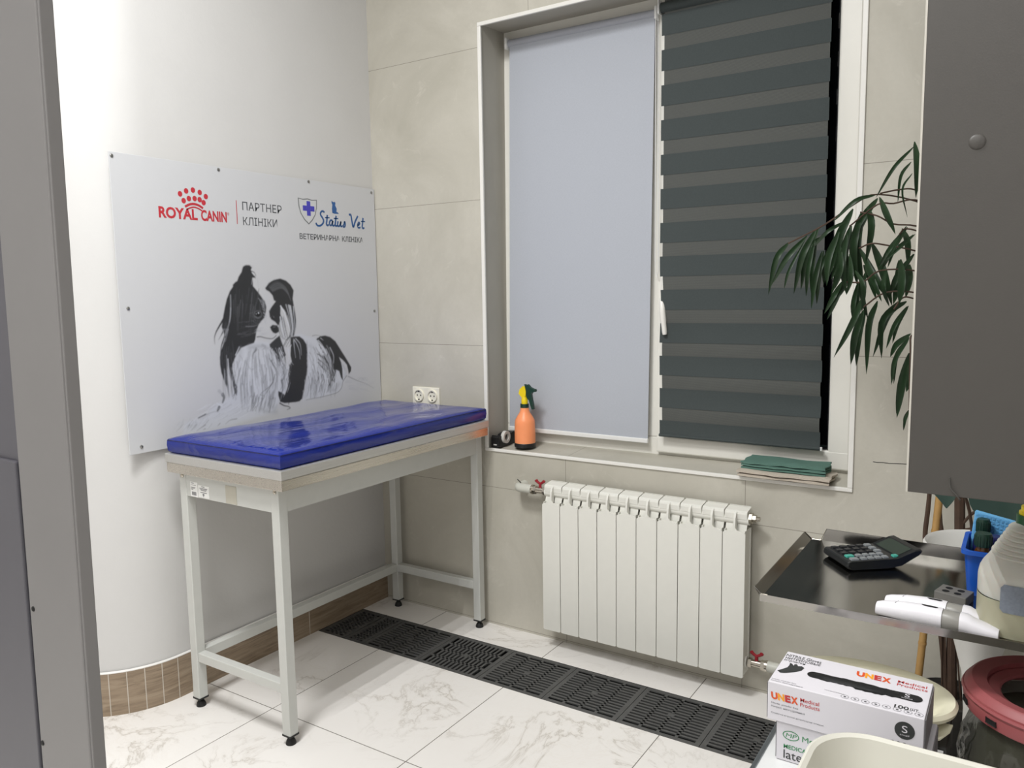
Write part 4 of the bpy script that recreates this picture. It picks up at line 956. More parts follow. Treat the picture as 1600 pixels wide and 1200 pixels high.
('b',0.7,4.8,1.2,0.5493683762936155,(-361,1140,-346,1096,-347,1053)),
('b',0.16,4.1,1.2,0.6496725202779419,(-383,1081,-377,1048,-379,1015)),
('b',0.7,2.6,1.2,0.7319924218018887,(-419,1175,-408,1148,-409,1123)),
('b',0.28,4.5,1.2,0.4615230187520925,(-337,1121,-326,1085,-327,1051)),
('b',0.7,4.9,1.2,0.6628691499343001,(-345,1141,-329,1096,-330,1052)),
('b',0.73,3.5,1.2,0.5322029271133379,(-407,1197,-392,1164,-392,1131)),
('b',0.73,2.7,1.2,0.790301327970536,(-386,1187,-368,1148,-369,1110)),
('b',0.42,4.0,1.2,0.5113757540258911,(-326,1154,-310,1113,-311,1072)),
('b',0.73,3.7,1.2,0.7037968328043634,(-398,1168,-386,1137,-387,1108)),
('b',0.42,4.9,1.2,0.6602642236259995,(-364,1168,-349,1132,-349,1096)),
('b',0.7,5.0,1.2,0.7111675706777567,(-373,1209,-360,1183,-360,1159)),
('b',0.28,3.3,1.2,0.5357498392463996,(-359,1173,-343,1135,-344,1098)),
('b',0.74,4.2,1.2,0.6699948758241275,(-376,1086,-369,1049,-370,1013)),
('b',0.28,3.4,1.2,0.7521147583243066,(-411,1144,-397,1102,-398,1062)),
('b',0.73,3.4,1.2,0.7101891766578732,(-403,1145,-389,1103,-390,1062)),
('b',0.7,4.8,1.2,0.6346514753028465,(-320,1163,-310,1138,-310,1114)),
('b',0.42,2.3,1.2,0.7635681713406111,(-324,1168,-308,1129,-309,1092)),
('b',0.74,3.4,1.2,0.6714550610453436,(-347,1096,-337,1052,-339,1008)),
('b',0.36,3.2,1.2,0.5199758723690687,(-317,1103,-305,1057,-307,1012)),
('b',0.74,5.0,1.2,0.725425624202548,(-381,1206,-361,1166,-361,1127)),
('b',0.28,4.5,1.2,0.774346614014435,(-372,1181,-353,1137,-354,1095)),
('b',0.16,2.4,1.2,0.6128829135509661,(-335,1134,-324,1101,-325,1068)),
('b',0.42,2.7,1.2,0.6396787921265608,(-382,1119,-373,1087,-375,1056)),
('b',0.28,3.7,1.2,0.4545335940627278,(-401,1085,-394,1045,-395,1005)),
('b',0.7,2.9,1.2,0.5620054626084786,(-357,1154,-339,1108,-340,1064)),
('b',0.7,3.4,1.2,0.635004864933067,(-371,1133,-361,1101,-362,1070)),
('b',0.42,5.0,1.2,0.5638977905662849,(-427,1170,-417,1145,-417,1121)),
('b',0.74,3.8,1.2,0.6822960532958673,(-400,1095,-395,1070,-396,1045)),
('b',0.42,4.2,1.2,0.7401507239030654,(-314,1141,-299,1101,-300,1061)),
('b',0.28,5.0,1.2,0.526323483088623,(-337,1144,-321,1100,-323,1056)),
('b',0.28,4.2,1.2,0.4990547955209761,(-324,1116,-311,1073,-312,1032)),
('b',0.16,2.5,1.2,0.7110885574598745,(-435,1086,-427,1041,-429,996)),
('b',0.73,2.8,1.2,0.4946859859538739,(-379,1158,-368,1128,-368,1098)),
('b',0.7,4.3,1.2,0.6511634642666904,(-397,1187,-378,1144,-379,1102)),
('b',0.7,4.8,1.2,0.7437065425732408,(-319,1081,-310,1036,-312,992)),
('b',0.74,3.6,1.2,0.6231074803070792,(-331,1191,-309,1145,-310,1101)),
('b',0.36,3.3,1.2,0.7676230046806864,(-375,1139,-363,1101,-364,1065)),
('b',0.73,4.5,1.2,0.5656602254397125,(-330,1130,-319,1095,-320,1061)),
('b',0.28,2.5,1.2,0.6362931828188065,(-397,1184,-387,1160,-387,1137)),
('b',0.16,3.8,1.2,0.7896965414140638,(-423,1195,-408,1163,-409,1132)),
('b',0.7,4.4,1.2,0.5081781952010607,(-398,1208,-375,1162,-376,1119)),
('b',0.28,3.2,1.2,0.4599288770326067,(-334,1085,-326,1050,-328,1015)),
('b',0.28,3.3,1.2,0.7649642207661826,(-356,1160,-345,1133,-346,1107)),
('b',0.28,4.6,1.2,0.5357124802537244,(-350,1164,-334,1126,-334,1088)),
('b',0.7,3.7,1.2,0.53025442189027,(-360,1182,-341,1139,-342,1098)),
('b',0.16,3.4,1.2,0.4575435010310335,(-401,1205,-379,1161,-380,1118)),
('b',0.74,4.2,1.2,0.5803776538988883,(-424,1197,-410,1167,-410,1137)),
('b',0.7,2.9,1.2,0.6951290368091729,(-427,1201,-411,1168,-411,1137)),
('b',0.74,2.6,1.2,0.7746386014609595,(-326,1101,-320,1077,-321,1053)),
('b',0.74,3.8,1.2,0.6593275535308698,(-378,1105,-372,1082,-373,1059)),
('b',0.28,4.9,1.2,0.5628329689983411,(-425,1098,-418,1066,-419,1034)),
('b',0.7,2.6,1.2,0.5327454548996264,(-339,1094,-331,1059,-332,1026)),
('b',0.42,4.9,1.2,0.5035991725105944,(-419,1121,-408,1082,-410,1044)),
('b',0.42,4.1,1.2,0.7417141599172227,(-347,1153,-332,1115,-333,1078)),
('b',0.42,3.4,1.2,0.4947862802973289,(-413,1082,-409,1055,-410,1029)),
('b',0.3,3.7,1.2,0.7,(-337,1063,-342,1037,-351,1012)),
('b',0.2,3.7,1.2,0.7,(-435,1051,-439,1028,-448,1006)),
('b',0.2,3.7,1.2,0.7,(-347,1044,-351,1018,-360,993)),
('b',0.68,3.7,1.2,0.7,(-372,1064,-376,1047,-385,1030)),
('b',0.3,3.7,1.2,0.7,(-289,1064,-293,1039,-303,1014)),
('b',0.3,3.7,1.2,0.7,(-348,1063,-353,1037,-362,1012)),
('b',0.72,3.7,1.2,0.7,(-414,1057,-418,1042,-426,1027)),
('b',0.12,3.7,1.2,0.7,(-312,1061,-316,1036,-326,1011)),
('b',0.2,3.7,1.2,0.7,(-308,1039,-312,1022,-321,1006)),
('b',0.3,3.7,1.2,0.7,(-389,1065,-393,1040,-402,1016)),
('b',0.12,3.7,1.2,0.7,(-412,1068,-416,1048,-425,1028)),
('b',0.3,3.7,1.2,0.7,(-416,1071,-420,1055,-429,1039)),
('b',0.72,3.7,1.2,0.7,(-320,1034,-324,1018,-333,1002)),
('b',0.2,3.7,1.2,0.7,(-400,1068,-404,1046,-413,1025)),
('b',0.68,3.7,1.2,0.7,(-369,1052,-373,1026,-382,1001)),
('b',0.72,3.7,1.2,0.7,(-327,1067,-331,1047,-341,1027)),
('b',0.68,3.7,1.2,0.7,(-366,1067,-370,1042,-379,1017)),
('b',0.68,3.7,1.2,0.7,(-414,1068,-418,1047,-427,1027)),
('b',0.2,3.7,1.2,0.7,(-400,1054,-404,1031,-413,1008)),
('b',0.72,3.7,1.2,0.7,(-349,1048,-353,1027,-362,1007)),
('b',0.72,3.7,1.2,0.7,(-379,1046,-383,1028,-391,1011)),
('b',0.3,3.7,1.2,0.7,(-280,1042,-284,1015,-294,989)),
('b',0.12,3.7,1.2,0.7,(-415,1078,-420,1052,-429,1027)),
('b',0.68,3.7,1.2,0.7,(-379,1042,-383,1017,-392,992)),
('b',0.12,3.7,1.2,0.7,(-364,1044,-368,1025,-377,1006)),
('b',0.3,3.7,1.2,0.7,(-361,1034,-365,1012,-374,990)),
('b',0.2,3.7,1.2,0.7,(-364,1049,-368,1033,-377,1017)),
('b',0.12,3.7,1.2,0.7,(-326,1040,-330,1023,-339,1008)),
('b',0.3,3.7,1.2,0.7,(-430,1071,-434,1054,-442,1038)),
('b',0.72,3.7,1.2,0.7,(-331,1067,-335,1048,-344,1029)),
('b',0.12,3.7,1.2,0.7,(-372,1045,-375,1030,-384,1016)),
('b',0.2,3.7,1.2,0.7,(-394,1047,-398,1021,-408,995)),
('b',0.68,3.7,1.2,0.7,(-346,1047,-350,1030,-359,1014)),
('b',0.68,3.7,1.2,0.7,(-370,1036,-374,1015,-383,995)),
('b',0.68,3.7,1.2,0.7,(-429,1080,-433,1056,-442,1033)),
('b',0.72,3.7,1.2,0.7,(-372,1063,-376,1045,-385,1029)),
('b',0.72,3.7,1.2,0.7,(-405,1049,-409,1026,-419,1004)),
('b',0.2,3.7,1.2,0.7,(-316,1062,-321,1036,-330,1010)),
('b',0.68,3.7,1.2,0.7,(-378,1051,-382,1035,-391,1019)),
('b',0.3,3.7,1.2,0.7,(-279,1040,-283,1025,-292,1010)),
('s',0.06,3.2,0.7,0.85,(-315,1101,-310,1066,-326,1034)),
('s',0.06,3.2,0.7,0.85,(-383,1101,-378,1078,-393,1057)),
('s',0.7,3.2,0.7,0.85,(-265,1069,-260,1034,-276,1002)),
('s',0.1,3.2,0.7,0.85,(-356,1087,-351,1057,-367,1030)),
('s',0.7,3.2,0.7,0.85,(-311,1109,-305,1075,-322,1043)),
('s',0.25,3.2,0.7,0.85,(-319,1101,-312,1079,-328,1060)),
('s',0.06,3.2,0.7,0.85,(-359,1089,-353,1068,-369,1049)),
('s',0.1,3.2,0.7,0.85,(-310,1093,-305,1066,-321,1041)),
('s',0.1,3.2,0.7,0.85,(-366,1087,-360,1066,-375,1048)),
('s',0.66,3.2,0.7,0.85,(-301,1074,-295,1047,-311,1021)),
('s',0.06,3.2,0.7,0.85,(-322,1085,-316,1055,-332,1028)),
('s',0.66,3.2,0.7,0.85,(-375,1111,-369,1081,-385,1054)),
('s',0.66,3.2,0.7,0.85,(-379,1114,-373,1095,-388,1078)),
('s',0.25,3.2,0.7,0.85,(-298,1092,-293,1059,-309,1028)),
('s',0.25,3.2,0.7,0.85,(-328,1078,-322,1055,-338,1035)),
('s',0.25,3.2,0.7,0.85,(-315,1074,-309,1043,-326,1015)),
('s',0.1,3.2,0.7,0.85,(-299,1097,-293,1079,-308,1063)),
('s',0.7,3.2,0.7,0.85,(-327,1097,-321,1074,-337,1053)),
('s',0.7,3.2,0.7,0.85,(-337,1103,-332,1076,-348,1050)),
('s',0.25,3.2,0.7,0.85,(-354,1084,-349,1052,-365,1022)),
('s',0.25,3.2,0.7,0.85,(-287,1098,-281,1072,-297,1048)),
('s',0.7,3.2,0.7,0.85,(-325,1077,-319,1054,-335,1033)),
('s',0.7,3.2,0.7,0.85,(-290,1072,-284,1051,-300,1032)),
('s',0.7,3.2,0.7,0.85,(-293,1100,-287,1074,-304,1051)),
('s',0.08,3.7,1.2,0.9,(-381,1175,-354,1160,-326,1136)),
('s',0.08,3.7,1.2,0.9,(-379,1154,-348,1132,-313,1102)),
('s',0.08,3.7,1.2,0.9,(-380,1140,-356,1114,-314,1086)),
('s',0.08,3.7,1.2,0.9,(-371,1225,-351,1208)),
('s',0.08,3.7,1.2,0.9,(-378,1240,-356,1235,-342,1229)),
('s',0.66,2.8,0.9,0.85,(-360,1240,-346,1230)),
('s',0.66,2.8,0.9,0.85,(-373,1232,-351,1210)),
('s',0.66,2.8,0.9,0.85,(-280,1099,-270,1068)),
('s',0.66,2.8,0.9,0.85,(-309,1053,-314,1015)),
('s',0.66,2.8,0.9,0.85,(-237,1129,-223,1103,-224,1072)),
('s',0.66,2.8,0.9,0.85,(-227,1128,-212,1090)),
('s',0.15,2.8,1.2,0.7,(-405,1251,-384,1253,-359,1248)),
('s',0.14,3.2,1.8,0.8,(-217,1069,-241,1046,-250,1022,-270,1005,-304,998,-378,993,-406,993,-455,991)),
('s',0.28,4.6,0.9,0.8,(-209,1065,-155,1041,-108,1024,-51,997)),
('s',0.495,5.1,1.2,0.4,(-219,1046,-192,1044,-165,1036)),
('s',0.478,5.1,1.2,0.4,(-206,1011,-179,1004,-152,1003)),
('s',0.518,5.1,1.2,0.4,(-160,1024,-132,1017,-103,1020)),
('s',0.5,5.1,1.2,0.4,(-137,1023,-109,1016,-80,1014)),
('s',0.511,5.1,1.2,0.4,(-211,1021,-184,1013,-157,1009)),
('s',0.495,5.1,1.2,0.4,(-207,1010,-180,1010,-153,997)),
('s',0.486,5.1,1.2,0.4,(-137,1003,-109,996,-81,987)),
('s',0.497,5.1,1.2,0.4,(-109,1026,-81,1016,-51,1023)),
('s',0.526,5.1,1.2,0.4,(-149,1045,-121,1045,-93,1036)),
('s',0.531,5.1,1.2,0.4,(-127,1042,-98,1035,-70,1024)),
('s',0.515,5.1,1.2,0.4,(-159,1030,-131,1027,-103,1022)),
('s',0.487,5.1,1.2,0.4,(-205,1024,-178,1021,-151,1010)),
('s',0.544,5.1,1.2,0.4,(-153,1009,-125,998,-97,998)),
('s',0.474,5.1,1.2,0.4,(-226,1041,-199,1038,-172,1032)),
('s',0.45,1.4,0.7,0.6,(-149,1043,-128,1052,-113,1036)),
('s',0.45,1.4,0.7,0.6,(-128,1046,-108,1050,-92,1034)),
('s',0.45,1.4,0.7,0.6,(-119,1038,-98,1049,-83,1033)),
('s',0.45,1.4,0.7,0.6,(-129,1034,-108,1050,-92,1034)),
('s',0.45,1.4,0.7,0.6,(-149,1038,-128,1052,-113,1036)),
('s',0.45,1.4,0.7,0.6,(-142,1052,-122,1051,-106,1035)),
('s',0.45,1.4,0.7,0.6,(-133,1038,-112,1050,-96,1034)),
('s',0.45,1.4,0.7,0.6,(-165,1041,-144,1053,-129,1037)),
('s',0.033,3.2,0.7,0.9,(-523,1151,-532,1132,-538,1118)),
('s',0.033,3.2,0.7,0.9,(-521,1147,-531,1131,-536,1122)),
('s',0.033,3.2,0.7,0.9,(-523,1143,-532,1128,-538,1119)),
('s',0.033,3.2,0.7,0.9,(-525,1139,-535,1119,-541,1104)),
('s',0.033,3.2,0.7,0.9,(-524,1135,-534,1113,-540,1095)),
('s',0.033,3.2,0.7,0.9,(-526,1131,-535,1113,-541,1102)),
('s',0.033,3.2,0.7,0.9,(-525,1127,-535,1110,-540,1099)),
('s',0.033,3.2,0.7,0.9,(-524,1122,-533,1105,-539,1094)),
('s',0.033,3.2,0.7,0.9,(-526,1118,-535,1097,-541,1081)),
('s',0.033,3.2,0.7,0.9,(-528,1114,-537,1095,-543,1079)),
('s',0.033,3.2,0.7,0.9,(-526,1110,-535,1092,-541,1080)),
('s',0.033,3.2,0.7,0.9,(-526,1106,-535,1090,-541,1081)),
('s',0.033,3.2,0.7,0.9,(-528,1102,-538,1082,-544,1066)),
('s',0.033,3.2,0.7,0.9,(-527,1098,-537,1081,-542,1071)),
('s',0.033,3.2,0.7,0.9,(-528,1094,-538,1074,-544,1059)),
('s',0.033,3.2,0.7,0.9,(-526,1089,-535,1070,-541,1055)),
('s',0.033,3.2,0.7,0.9,(-530,1086,-539,1067,-545,1055)),
('s',0.033,3.2,0.7,0.9,(-528,1081,-537,1065,-543,1056)),
('s',0.033,3.2,0.7,0.9,(-526,1077,-536,1059,-541,1047)),
('s',0.033,3.2,0.7,0.9,(-526,1073,-536,1054,-541,1041)),
('s',0.033,3.2,0.7,0.9,(-530,1069,-539,1047,-545,1030)),
('s',0.033,3.2,0.7,0.9,(-531,1065,-540,1048,-546,1036)),
('s',0.033,3.2,0.7,0.9,(-529,1061,-539,1045,-544,1037)),
('s',0.033,3.2,0.7,0.9,(-528,1056,-538,1039,-543,1029)),
('s',0.033,3.2,0.7,0.9,(-527,1052,-536,1030,-543,1012)),
('s',0.033,3.2,0.7,0.9,(-532,1048,-541,1032,-547,1023)),
('s',0.033,3.2,0.7,0.9,(-529,1044,-538,1024,-544,1008)),
('s',0.033,3.2,0.7,0.9,(-531,1040,-541,1023,-546,1012)),
('s',0.033,3.2,0.7,0.9,(-528,1035,-537,1013,-543,995)),
('s',0.033,3.2,0.7,0.9,(-531,1032,-541,1011,-547,996)),
('s',0.033,3.2,0.7,0.9,(-528,1027,-538,1007,-544,992)),
('s',0.033,3.2,0.7,0.9,(-531,1023,-541,1001,-547,983)),
('s',0.033,3.2,0.7,0.9,(-531,1019,-540,999,-546,984)),
('s',0.033,3.2,0.7,0.9,(-529,1015,-539,1000,-544,992)),
('s',0.033,3.2,0.7,0.9,(-534,1011,-543,996,-548,988)),
('s',0.5,2.3,0.7,0.8,(-438,1180,-437,1162,-439,1149)),
('s',0.033,2.3,0.7,0.8,(-439,1152,-438,1133,-441,1120)),
('s',0.5,2.3,0.7,0.8,(-440,1142,-439,1124,-441,1111)),
('s',0.5,2.3,0.7,0.8,(-438,1169,-437,1151,-440,1138)),
('s',0.5,2.3,0.7,0.8,(-468,1031,-468,1013,-473,1000)),
('s',0.5,2.3,0.7,0.8,(-435,1231,-434,1212,-436,1199)),
('s',0.033,2.3,0.7,0.8,(-439,1155,-438,1136,-440,1123)),
('s',0.5,2.3,0.7,0.8,(-437,1199,-436,1180,-438,1167)),
('s',0.033,2.3,0.7,0.8,(-439,1158,-438,1140,-440,1127)),
('s',0.033,2.3,0.7,0.8,(-440,1143,-439,1125,-441,1112)),
('s',0.033,2.3,0.7,0.8,(-442,1124,-441,1106,-443,1093)),
('s',0.5,2.3,0.7,0.8,(-456,1074,-456,1056,-459,1043)),
('s',0.033,2.3,0.7,0.8,(-452,1088,-452,1070,-455,1057)),
('s',0.033,2.3,0.7,0.8,(-435,1220,-434,1201,-437,1189)),
('s',0.5,2.3,0.7,0.8,(-440,1146,-439,1127,-441,1114)),
('s',0.033,2.3,0.7,0.8,(-469,1028,-469,1009,-474,997)),
('s',0.033,2.3,0.7,0.8,(-439,1152,-438,1133,-441,1121)),
('s',0.033,2.3,0.7,0.8,(-435,1228,-434,1209,-436,1196)),
('s',0.033,2.3,0.7,0.8,(-461,1054,-461,1035,-466,1023)),
('s',0.5,2.3,0.7,0.8,(-439,1162,-438,1143,-440,1130)),
('s',0.033,2.3,0.7,0.8,(-444,1119,-443,1101,-445,1088)),
('s',0.5,2.3,0.7,0.8,(-436,1213,-435,1195,-437,1182)),
('s',0.033,2.3,0.7,0.8,(-437,1195,-436,1177,-438,1164)),
('s',0.5,2.3,0.7,0.8,(-435,1233,-434,1215,-436,1202)),
('s',0.033,2.3,0.7,0.8,(-462,1052,-462,1034,-466,1021)),
('s',0.5,2.3,0.7,0.8,(-436,1216,-435,1198,-437,1185)),
('s',0.6,2.8,0.7,0.85,(-379,1228,-365,1209,-345,1186)),
('s',0.033,2.8,0.7,0.85,(-377,1226,-364,1206,-344,1184)),
('s',0.66,2.8,0.7,0.85,(-376,1224,-362,1204,-342,1181)),
('s',0.6,2.8,0.7,0.85,(-374,1221,-361,1202,-341,1179)),
('s',0.6,2.8,0.7,0.85,(-373,1219,-360,1199,-340,1177)),
('s',0.66,2.8,0.7,0.85,(-370,1217,-358,1197,-339,1174)),
('s',0.033,2.8,0.7,0.85,(-371,1215,-357,1195,-337,1172)),
('s',0.033,2.8,0.7,0.85,(-369,1213,-356,1192,-336,1170)),
('s',0.033,2.8,0.7,0.85,(-368,1211,-354,1190,-335,1167)),
('s',0.66,2.8,0.7,0.85,(-365,1208,-353,1188,-334,1165)),
('s',0.033,2.8,0.7,0.85,(-365,1206,-352,1186,-332,1163)),
('s',0.6,2.8,0.7,0.85,(-363,1204,-350,1183,-331,1160)),
('s',0.033,2.8,0.7,0.85,(-364,1202,-349,1181,-330,1158)),
('s',0.033,2.8,0.7,0.85,(-362,1200,-348,1179,-329,1156)),
('s',0.033,2.8,0.7,0.85,(-361,1197,-346,1176,-327,1153)),
('s',0.6,2.8,0.7,0.85,(-356,1195,-345,1174,-326,1151)),
('s',0.6,2.8,0.7,0.85,(-357,1193,-343,1172,-325,1149)),
('s',0.6,2.8,0.7,0.85,(-357,1191,-342,1169,-324,1146)),
('s',0.66,2.8,0.7,0.85,(-353,1188,-341,1167,-322,1144)),
('s',0.033,2.8,0.7,0.85,(-352,1186,-339,1165,-321,1142)),
('s',0.66,2.8,0.7,0.85,(-351,1184,-338,1162,-320,1139)),
('s',0.033,2.8,0.7,0.85,(-352,1182,-337,1160,-319,1137)),
('s',0.033,2.8,0.7,0.85,(-348,1179,-335,1158,-317,1135)),
('s',0.66,2.8,0.7,0.85,(-348,1177,-334,1155,-316,1132)),
('s',0.66,2.8,0.7,0.85,(-345,1175,-332,1153,-315,1130)),
('s',0.6,2.8,0.7,0.85,(-344,1173,-331,1151,-314,1128)),
('s',0.033,2.8,0.7,0.85,(-345,1171,-330,1148,-312,1125)),
('s',0.6,2.8,0.7,0.85,(-342,1168,-328,1146,-311,1123)),
('s',0.033,2.8,0.7,0.85,(-341,1166,-327,1144,-310,1121)),
('s',0.66,2.8,0.7,0.85,(-340,1164,-326,1141,-309,1118)),
('s',0.45,2.3,0.7,0.6,(-838,1136,-840,1074,-838,1040)),
('s',0.6,2.3,0.7,0.6,(-823,1141,-824,1072,-821,1056)),
('s',0.45,2.3,0.7,0.6,(-812,1094,-810,1070,-808,1040)),
('s',0.033,2.3,0.7,0.6,(-802,1105,-801,1069,-800,1031)),
('s',0.033,2.3,0.7,0.6,(-847,1148,-849,1075,-848,1035)),
('s',0.45,2.3,0.7,0.6,(-810,1156,-813,1071,-811,1038)),
('s',0.45,2.3,0.7,0.6,(-840,1154,-843,1074,-841,1045)),
('s',0.6,2.3,0.7,0.6,(-806,1130,-808,1070,-805,1042)),
('s',0.033,2.3,0.7,0.6,(-813,1140,-815,1071,-812,1047)),
('s',0.45,2.3,0.7,0.6,(-830,1124,-831,1073,-829,1037)),
('s',0.033,2.3,0.7,0.6,(-842,1107,-841,1074,-839,1052)),
('s',0.6,2.3,0.7,0.6,(-838,1148,-841,1074,-838,1047)),
('s',0.45,2.3,0.7,0.6,(-827,1202,-832,1073,-830,1045)),
('s',0.45,2.3,0.7,0.6,(-831,1092,-829,1073,-826,1058)),
('s',0.45,2.3,0.7,0.6,(-815,1115,-815,1071,-812,1055)),
('s',0.45,2.3,0.7,0.6,(-819,1118,-819,1071,-817,1050)),
('s',0.45,2.3,0.7,0.6,(-807,1123,-807,1070,-805,1038)),
('s',0.6,2.3,0.7,0.6,(-822,1162,-825,1072,-822,1055)),
('s',0.033,2.3,0.7,0.6,(-808,1171,-812,1071,-809,1044)),
('s',0.033,2.3,0.7,0.6,(-813,1085,-811,1071,-808,1051)),
('s',0.6,2.3,0.7,0.6,(-816,1108,-816,1071,-813,1053)),
('s',0.6,2.3,0.7,0.6,(-820,1173,-824,1072,-820,1059)),
('s',0.6,2.3,0.7,0.6,(-797,1129,-798,1069,-795,1053)),
('s',0.6,2.3,0.7,0.6,(-831,1090,-829,1073,-827,1039)),
('s',0.6,2.3,0.7,0.6,(-787,1184,-792,1068,-788,1055)),
('s',0.033,2.3,0.7,0.6,(-796,1126,-797,1069,-795,1033)),
('s',0.5,2.1,0.7,0.7,(-649,1366,-639,1356,-639,1347)),
('s',0.033,2.1,0.7,0.7,(-650,1370,-640,1360,-640,1352)),
('s',0.033,2.1,0.7,0.7,(-648,1354,-638,1344,-637,1335)),
('s',0.033,2.1,0.7,0.7,(-653,1379,-643,1369,-642,1360)),
('s',0.033,2.1,0.7,0.7,(-652,1378,-643,1368,-642,1359)),
('s',0.033,2.1,0.7,0.7,(-671,1412,-661,1402,-660,1394)),
('s',0.5,2.1,0.7,0.7,(-663,1400,-653,1390,-653,1382)),
('s',0.033,2.1,0.7,0.7,(-650,1371,-641,1361,-640,1353)),
('s',0.033,2.1,0.7,0.7,(-665,1404,-656,1394,-655,1385)),
('s',0.5,2.1,0.7,0.7,(-656,1387,-646,1377,-646,1368)),
('s',0.5,2.1,0.7,0.7,(-651,1328,-642,1317,-641,1309)),
('s',0.033,2.1,0.7,0.7,(-651,1372,-641,1362,-640,1353)),
('s',0.5,2.1,0.7,0.7,(-653,1378,-643,1368,-642,1360)),
('s',0.033,2.1,0.7,0.7,(-660,1395,-650,1385,-650,1376)),
('s',0.033,2.1,0.7,0.7,(-666,1404,-656,1395,-655,1386)),
('s',0.5,2.1,0.7,0.7,(-650,1332,-641,1322,-640,1313)),
('s',0.5,2.1,0.7,0.7,(-648,1341,-639,1331,-638,1322)),
('s',0.5,2.1,0.7,0.7,(-648,1352,-638,1342,-637,1333)),
('s',0.5,2.1,0.7,0.7,(-669,1409,-659,1399,-659,1391)),
('s',0.5,2.1,0.7,0.7,(-648,1355,-638,1345,-637,1336)),
('s',0.033,3.0,0.7,0.85,(-600,1219,-595,1181,-592,1141)),
('s',0.55,3.0,0.7,0.85,(-613,1203,-606,1181,-603,1157)),
('s',0.033,3.0,0.7,0.85,(-568,1209,-562,1178,-559,1140)),
('s',0.033,3.0,0.7,0.85,(-588,1191,-581,1179,-577,1154)),
('s',0.68,3.0,0.7,0.85,(-581,1198,-574,1179,-571,1154)),
('s',0.68,3.0,0.7,0.85,(-562,1194,-555,1178,-553,1139)),
('s',0.033,3.0,0.7,0.85,(-589,1206,-582,1180,-580,1146)),
('s',0.033,3.0,0.7,0.85,(-569,1216,-564,1178,-560,1155)),
('s',0.033,3.0,0.7,0.85,(-620,1198,-613,1182,-611,1142)),
('s',0.033,3.0,0.7,0.85,(-601,1204,-595,1181,-592,1148)),
('s',0.033,3.0,0.7,0.85,(-578,1201,-571,1179,-568,1147)),
('s',0.033,3.0,0.7,0.85,(-618,1222,-612,1182,-609,1155)),
('s',0.033,3.0,0.7,0.85,(-590,1201,-584,1180,-581,1145)),
('s',0.55,3.0,0.7,0.85,(-621,1217,-615,1182,-612,1153)),
('s',0.033,3.0,0.7,0.85,(-578,1207,-571,1179,-568,1147)),
('s',0.55,3.0,0.7,0.85,(-569,1217,-564,1178,-560,1154)),
('s',0.033,3.0,0.7,0.85,(-589,1218,-583,1180,-581,1142)),
('s',0.68,3.0,0.7,0.85,(-570,1191,-563,1178,-560,1150)),
('s',0.033,3.0,0.7,0.85,(-559,1209,-553,1177,-550,1143)),
('s',0.033,3.0,0.7,0.85,(-561,1212,-555,1178,-552,1151)),
('s',0.68,3.0,0.7,0.85,(-577,1212,-571,1179,-568,1149)),
('s',0.68,3.0,0.7,0.85,(-621,1193,-613,1182,-610,1155)),
('s',0.55,3.0,0.7,0.85,(-582,1194,-575,1179,-572,1150)),
('s',0.55,3.0,0.7,0.85,(-585,1210,-579,1179,-576,1155)),
('s',0.033,3.0,0.7,0.85,(-605,1202,-598,1181,-596,1145)),
('s',0.033,3.0,0.7,0.85,(-564,1192,-557,1178,-554,1138)),
('s',0.55,3.0,0.7,0.85,(-621,1204,-614,1182,-612,1148)),
('s',0.033,3.0,0.7,0.85,(-560,1215,-554,1177,-551,1151)),
('s',0.55,3.0,0.7,0.85,(-607,1203,-601,1181,-598,1145)),
('s',0.55,3.0,0.7,0.85,(-614,1212,-608,1181,-605,1147)),
('s',0.033,3.0,0.7,0.85,(-596,1208,-590,1180,-587,1142)),
('s',0.55,3.0,0.7,0.85,(-600,1192,-593,1180,-590,1143)),
('s',0.033,3.0,0.7,0.85,(-625,1210,-619,1182,-617,1146)),
('s',0.68,3.0,0.7,0.85,(-616,1209,-610,1182,-607,1149)),
('s',0.6,3.0,0.9,0.85,(-521,1379,-512,1333,-508,1287,-515,1254)),
('s',0.033,3.0,0.9,0.85,(-527,1380,-517,1333,-512,1287,-519,1254)),
('s',0.08,3.0,0.9,0.85,(-530,1381,-518,1333,-513,1287,-521,1254)),
('s',0.033,3.0,0.9,0.85,(-514,1377,-507,1333,-505,1287,-511,1254)),
('s',0.68,3.0,0.9,0.85,(-520,1379,-512,1333,-508,1287,-515,1254)),
('s',0.033,3.0,0.9,0.85,(-502,1375,-500,1332,-498,1286,-504,1253)),
('s',0.08,3.0,0.9,0.85,(-529,1381,-518,1333,-513,1287,-520,1254)),
('s',0.6,3.0,0.9,0.85,(-522,1379,-513,1333,-509,1287,-516,1254)),
('s',0.68,3.0,0.9,0.85,(-499,1374,-497,1332,-496,1286,-502,1253)),
('s',0.033,3.0,0.9,0.85,(-536,1382,-522,1333,-516,1287,-524,1254)),
('s',0.033,3.0,0.9,0.85,(-504,1375,-501,1333,-499,1286,-505,1253)),
('s',0.033,3.0,0.9,0.85,(-509,1376,-504,1333,-502,1287,-508,1254)),
('s',0.08,3.0,0.9,0.85,(-533,1382,-521,1333,-515,1287,-523,1254)),
('s',0.08,3.0,0.9,0.85,(-522,1379,-513,1333,-509,1287,-516,1254)),
('s',0.6,3.0,0.9,0.85,(-499,1374,-497,1332,-496,1286,-502,1253)),
('s',0.68,3.0,0.9,0.85,(-517,1378,-510,1333,-506,1287,-513,1254)),
('s',0.033,3.0,0.9,0.85,(-540,1383,-525,1333,-519,1287,-527,1255)),
('s',0.08,3.0,0.9,0.85,(-518,1378,-510,1333,-507,1287,-514,1254)),
('s',0.68,3.0,0.9,0.85,(-524,1380,-515,1333,-510,1287,-518,1254)),
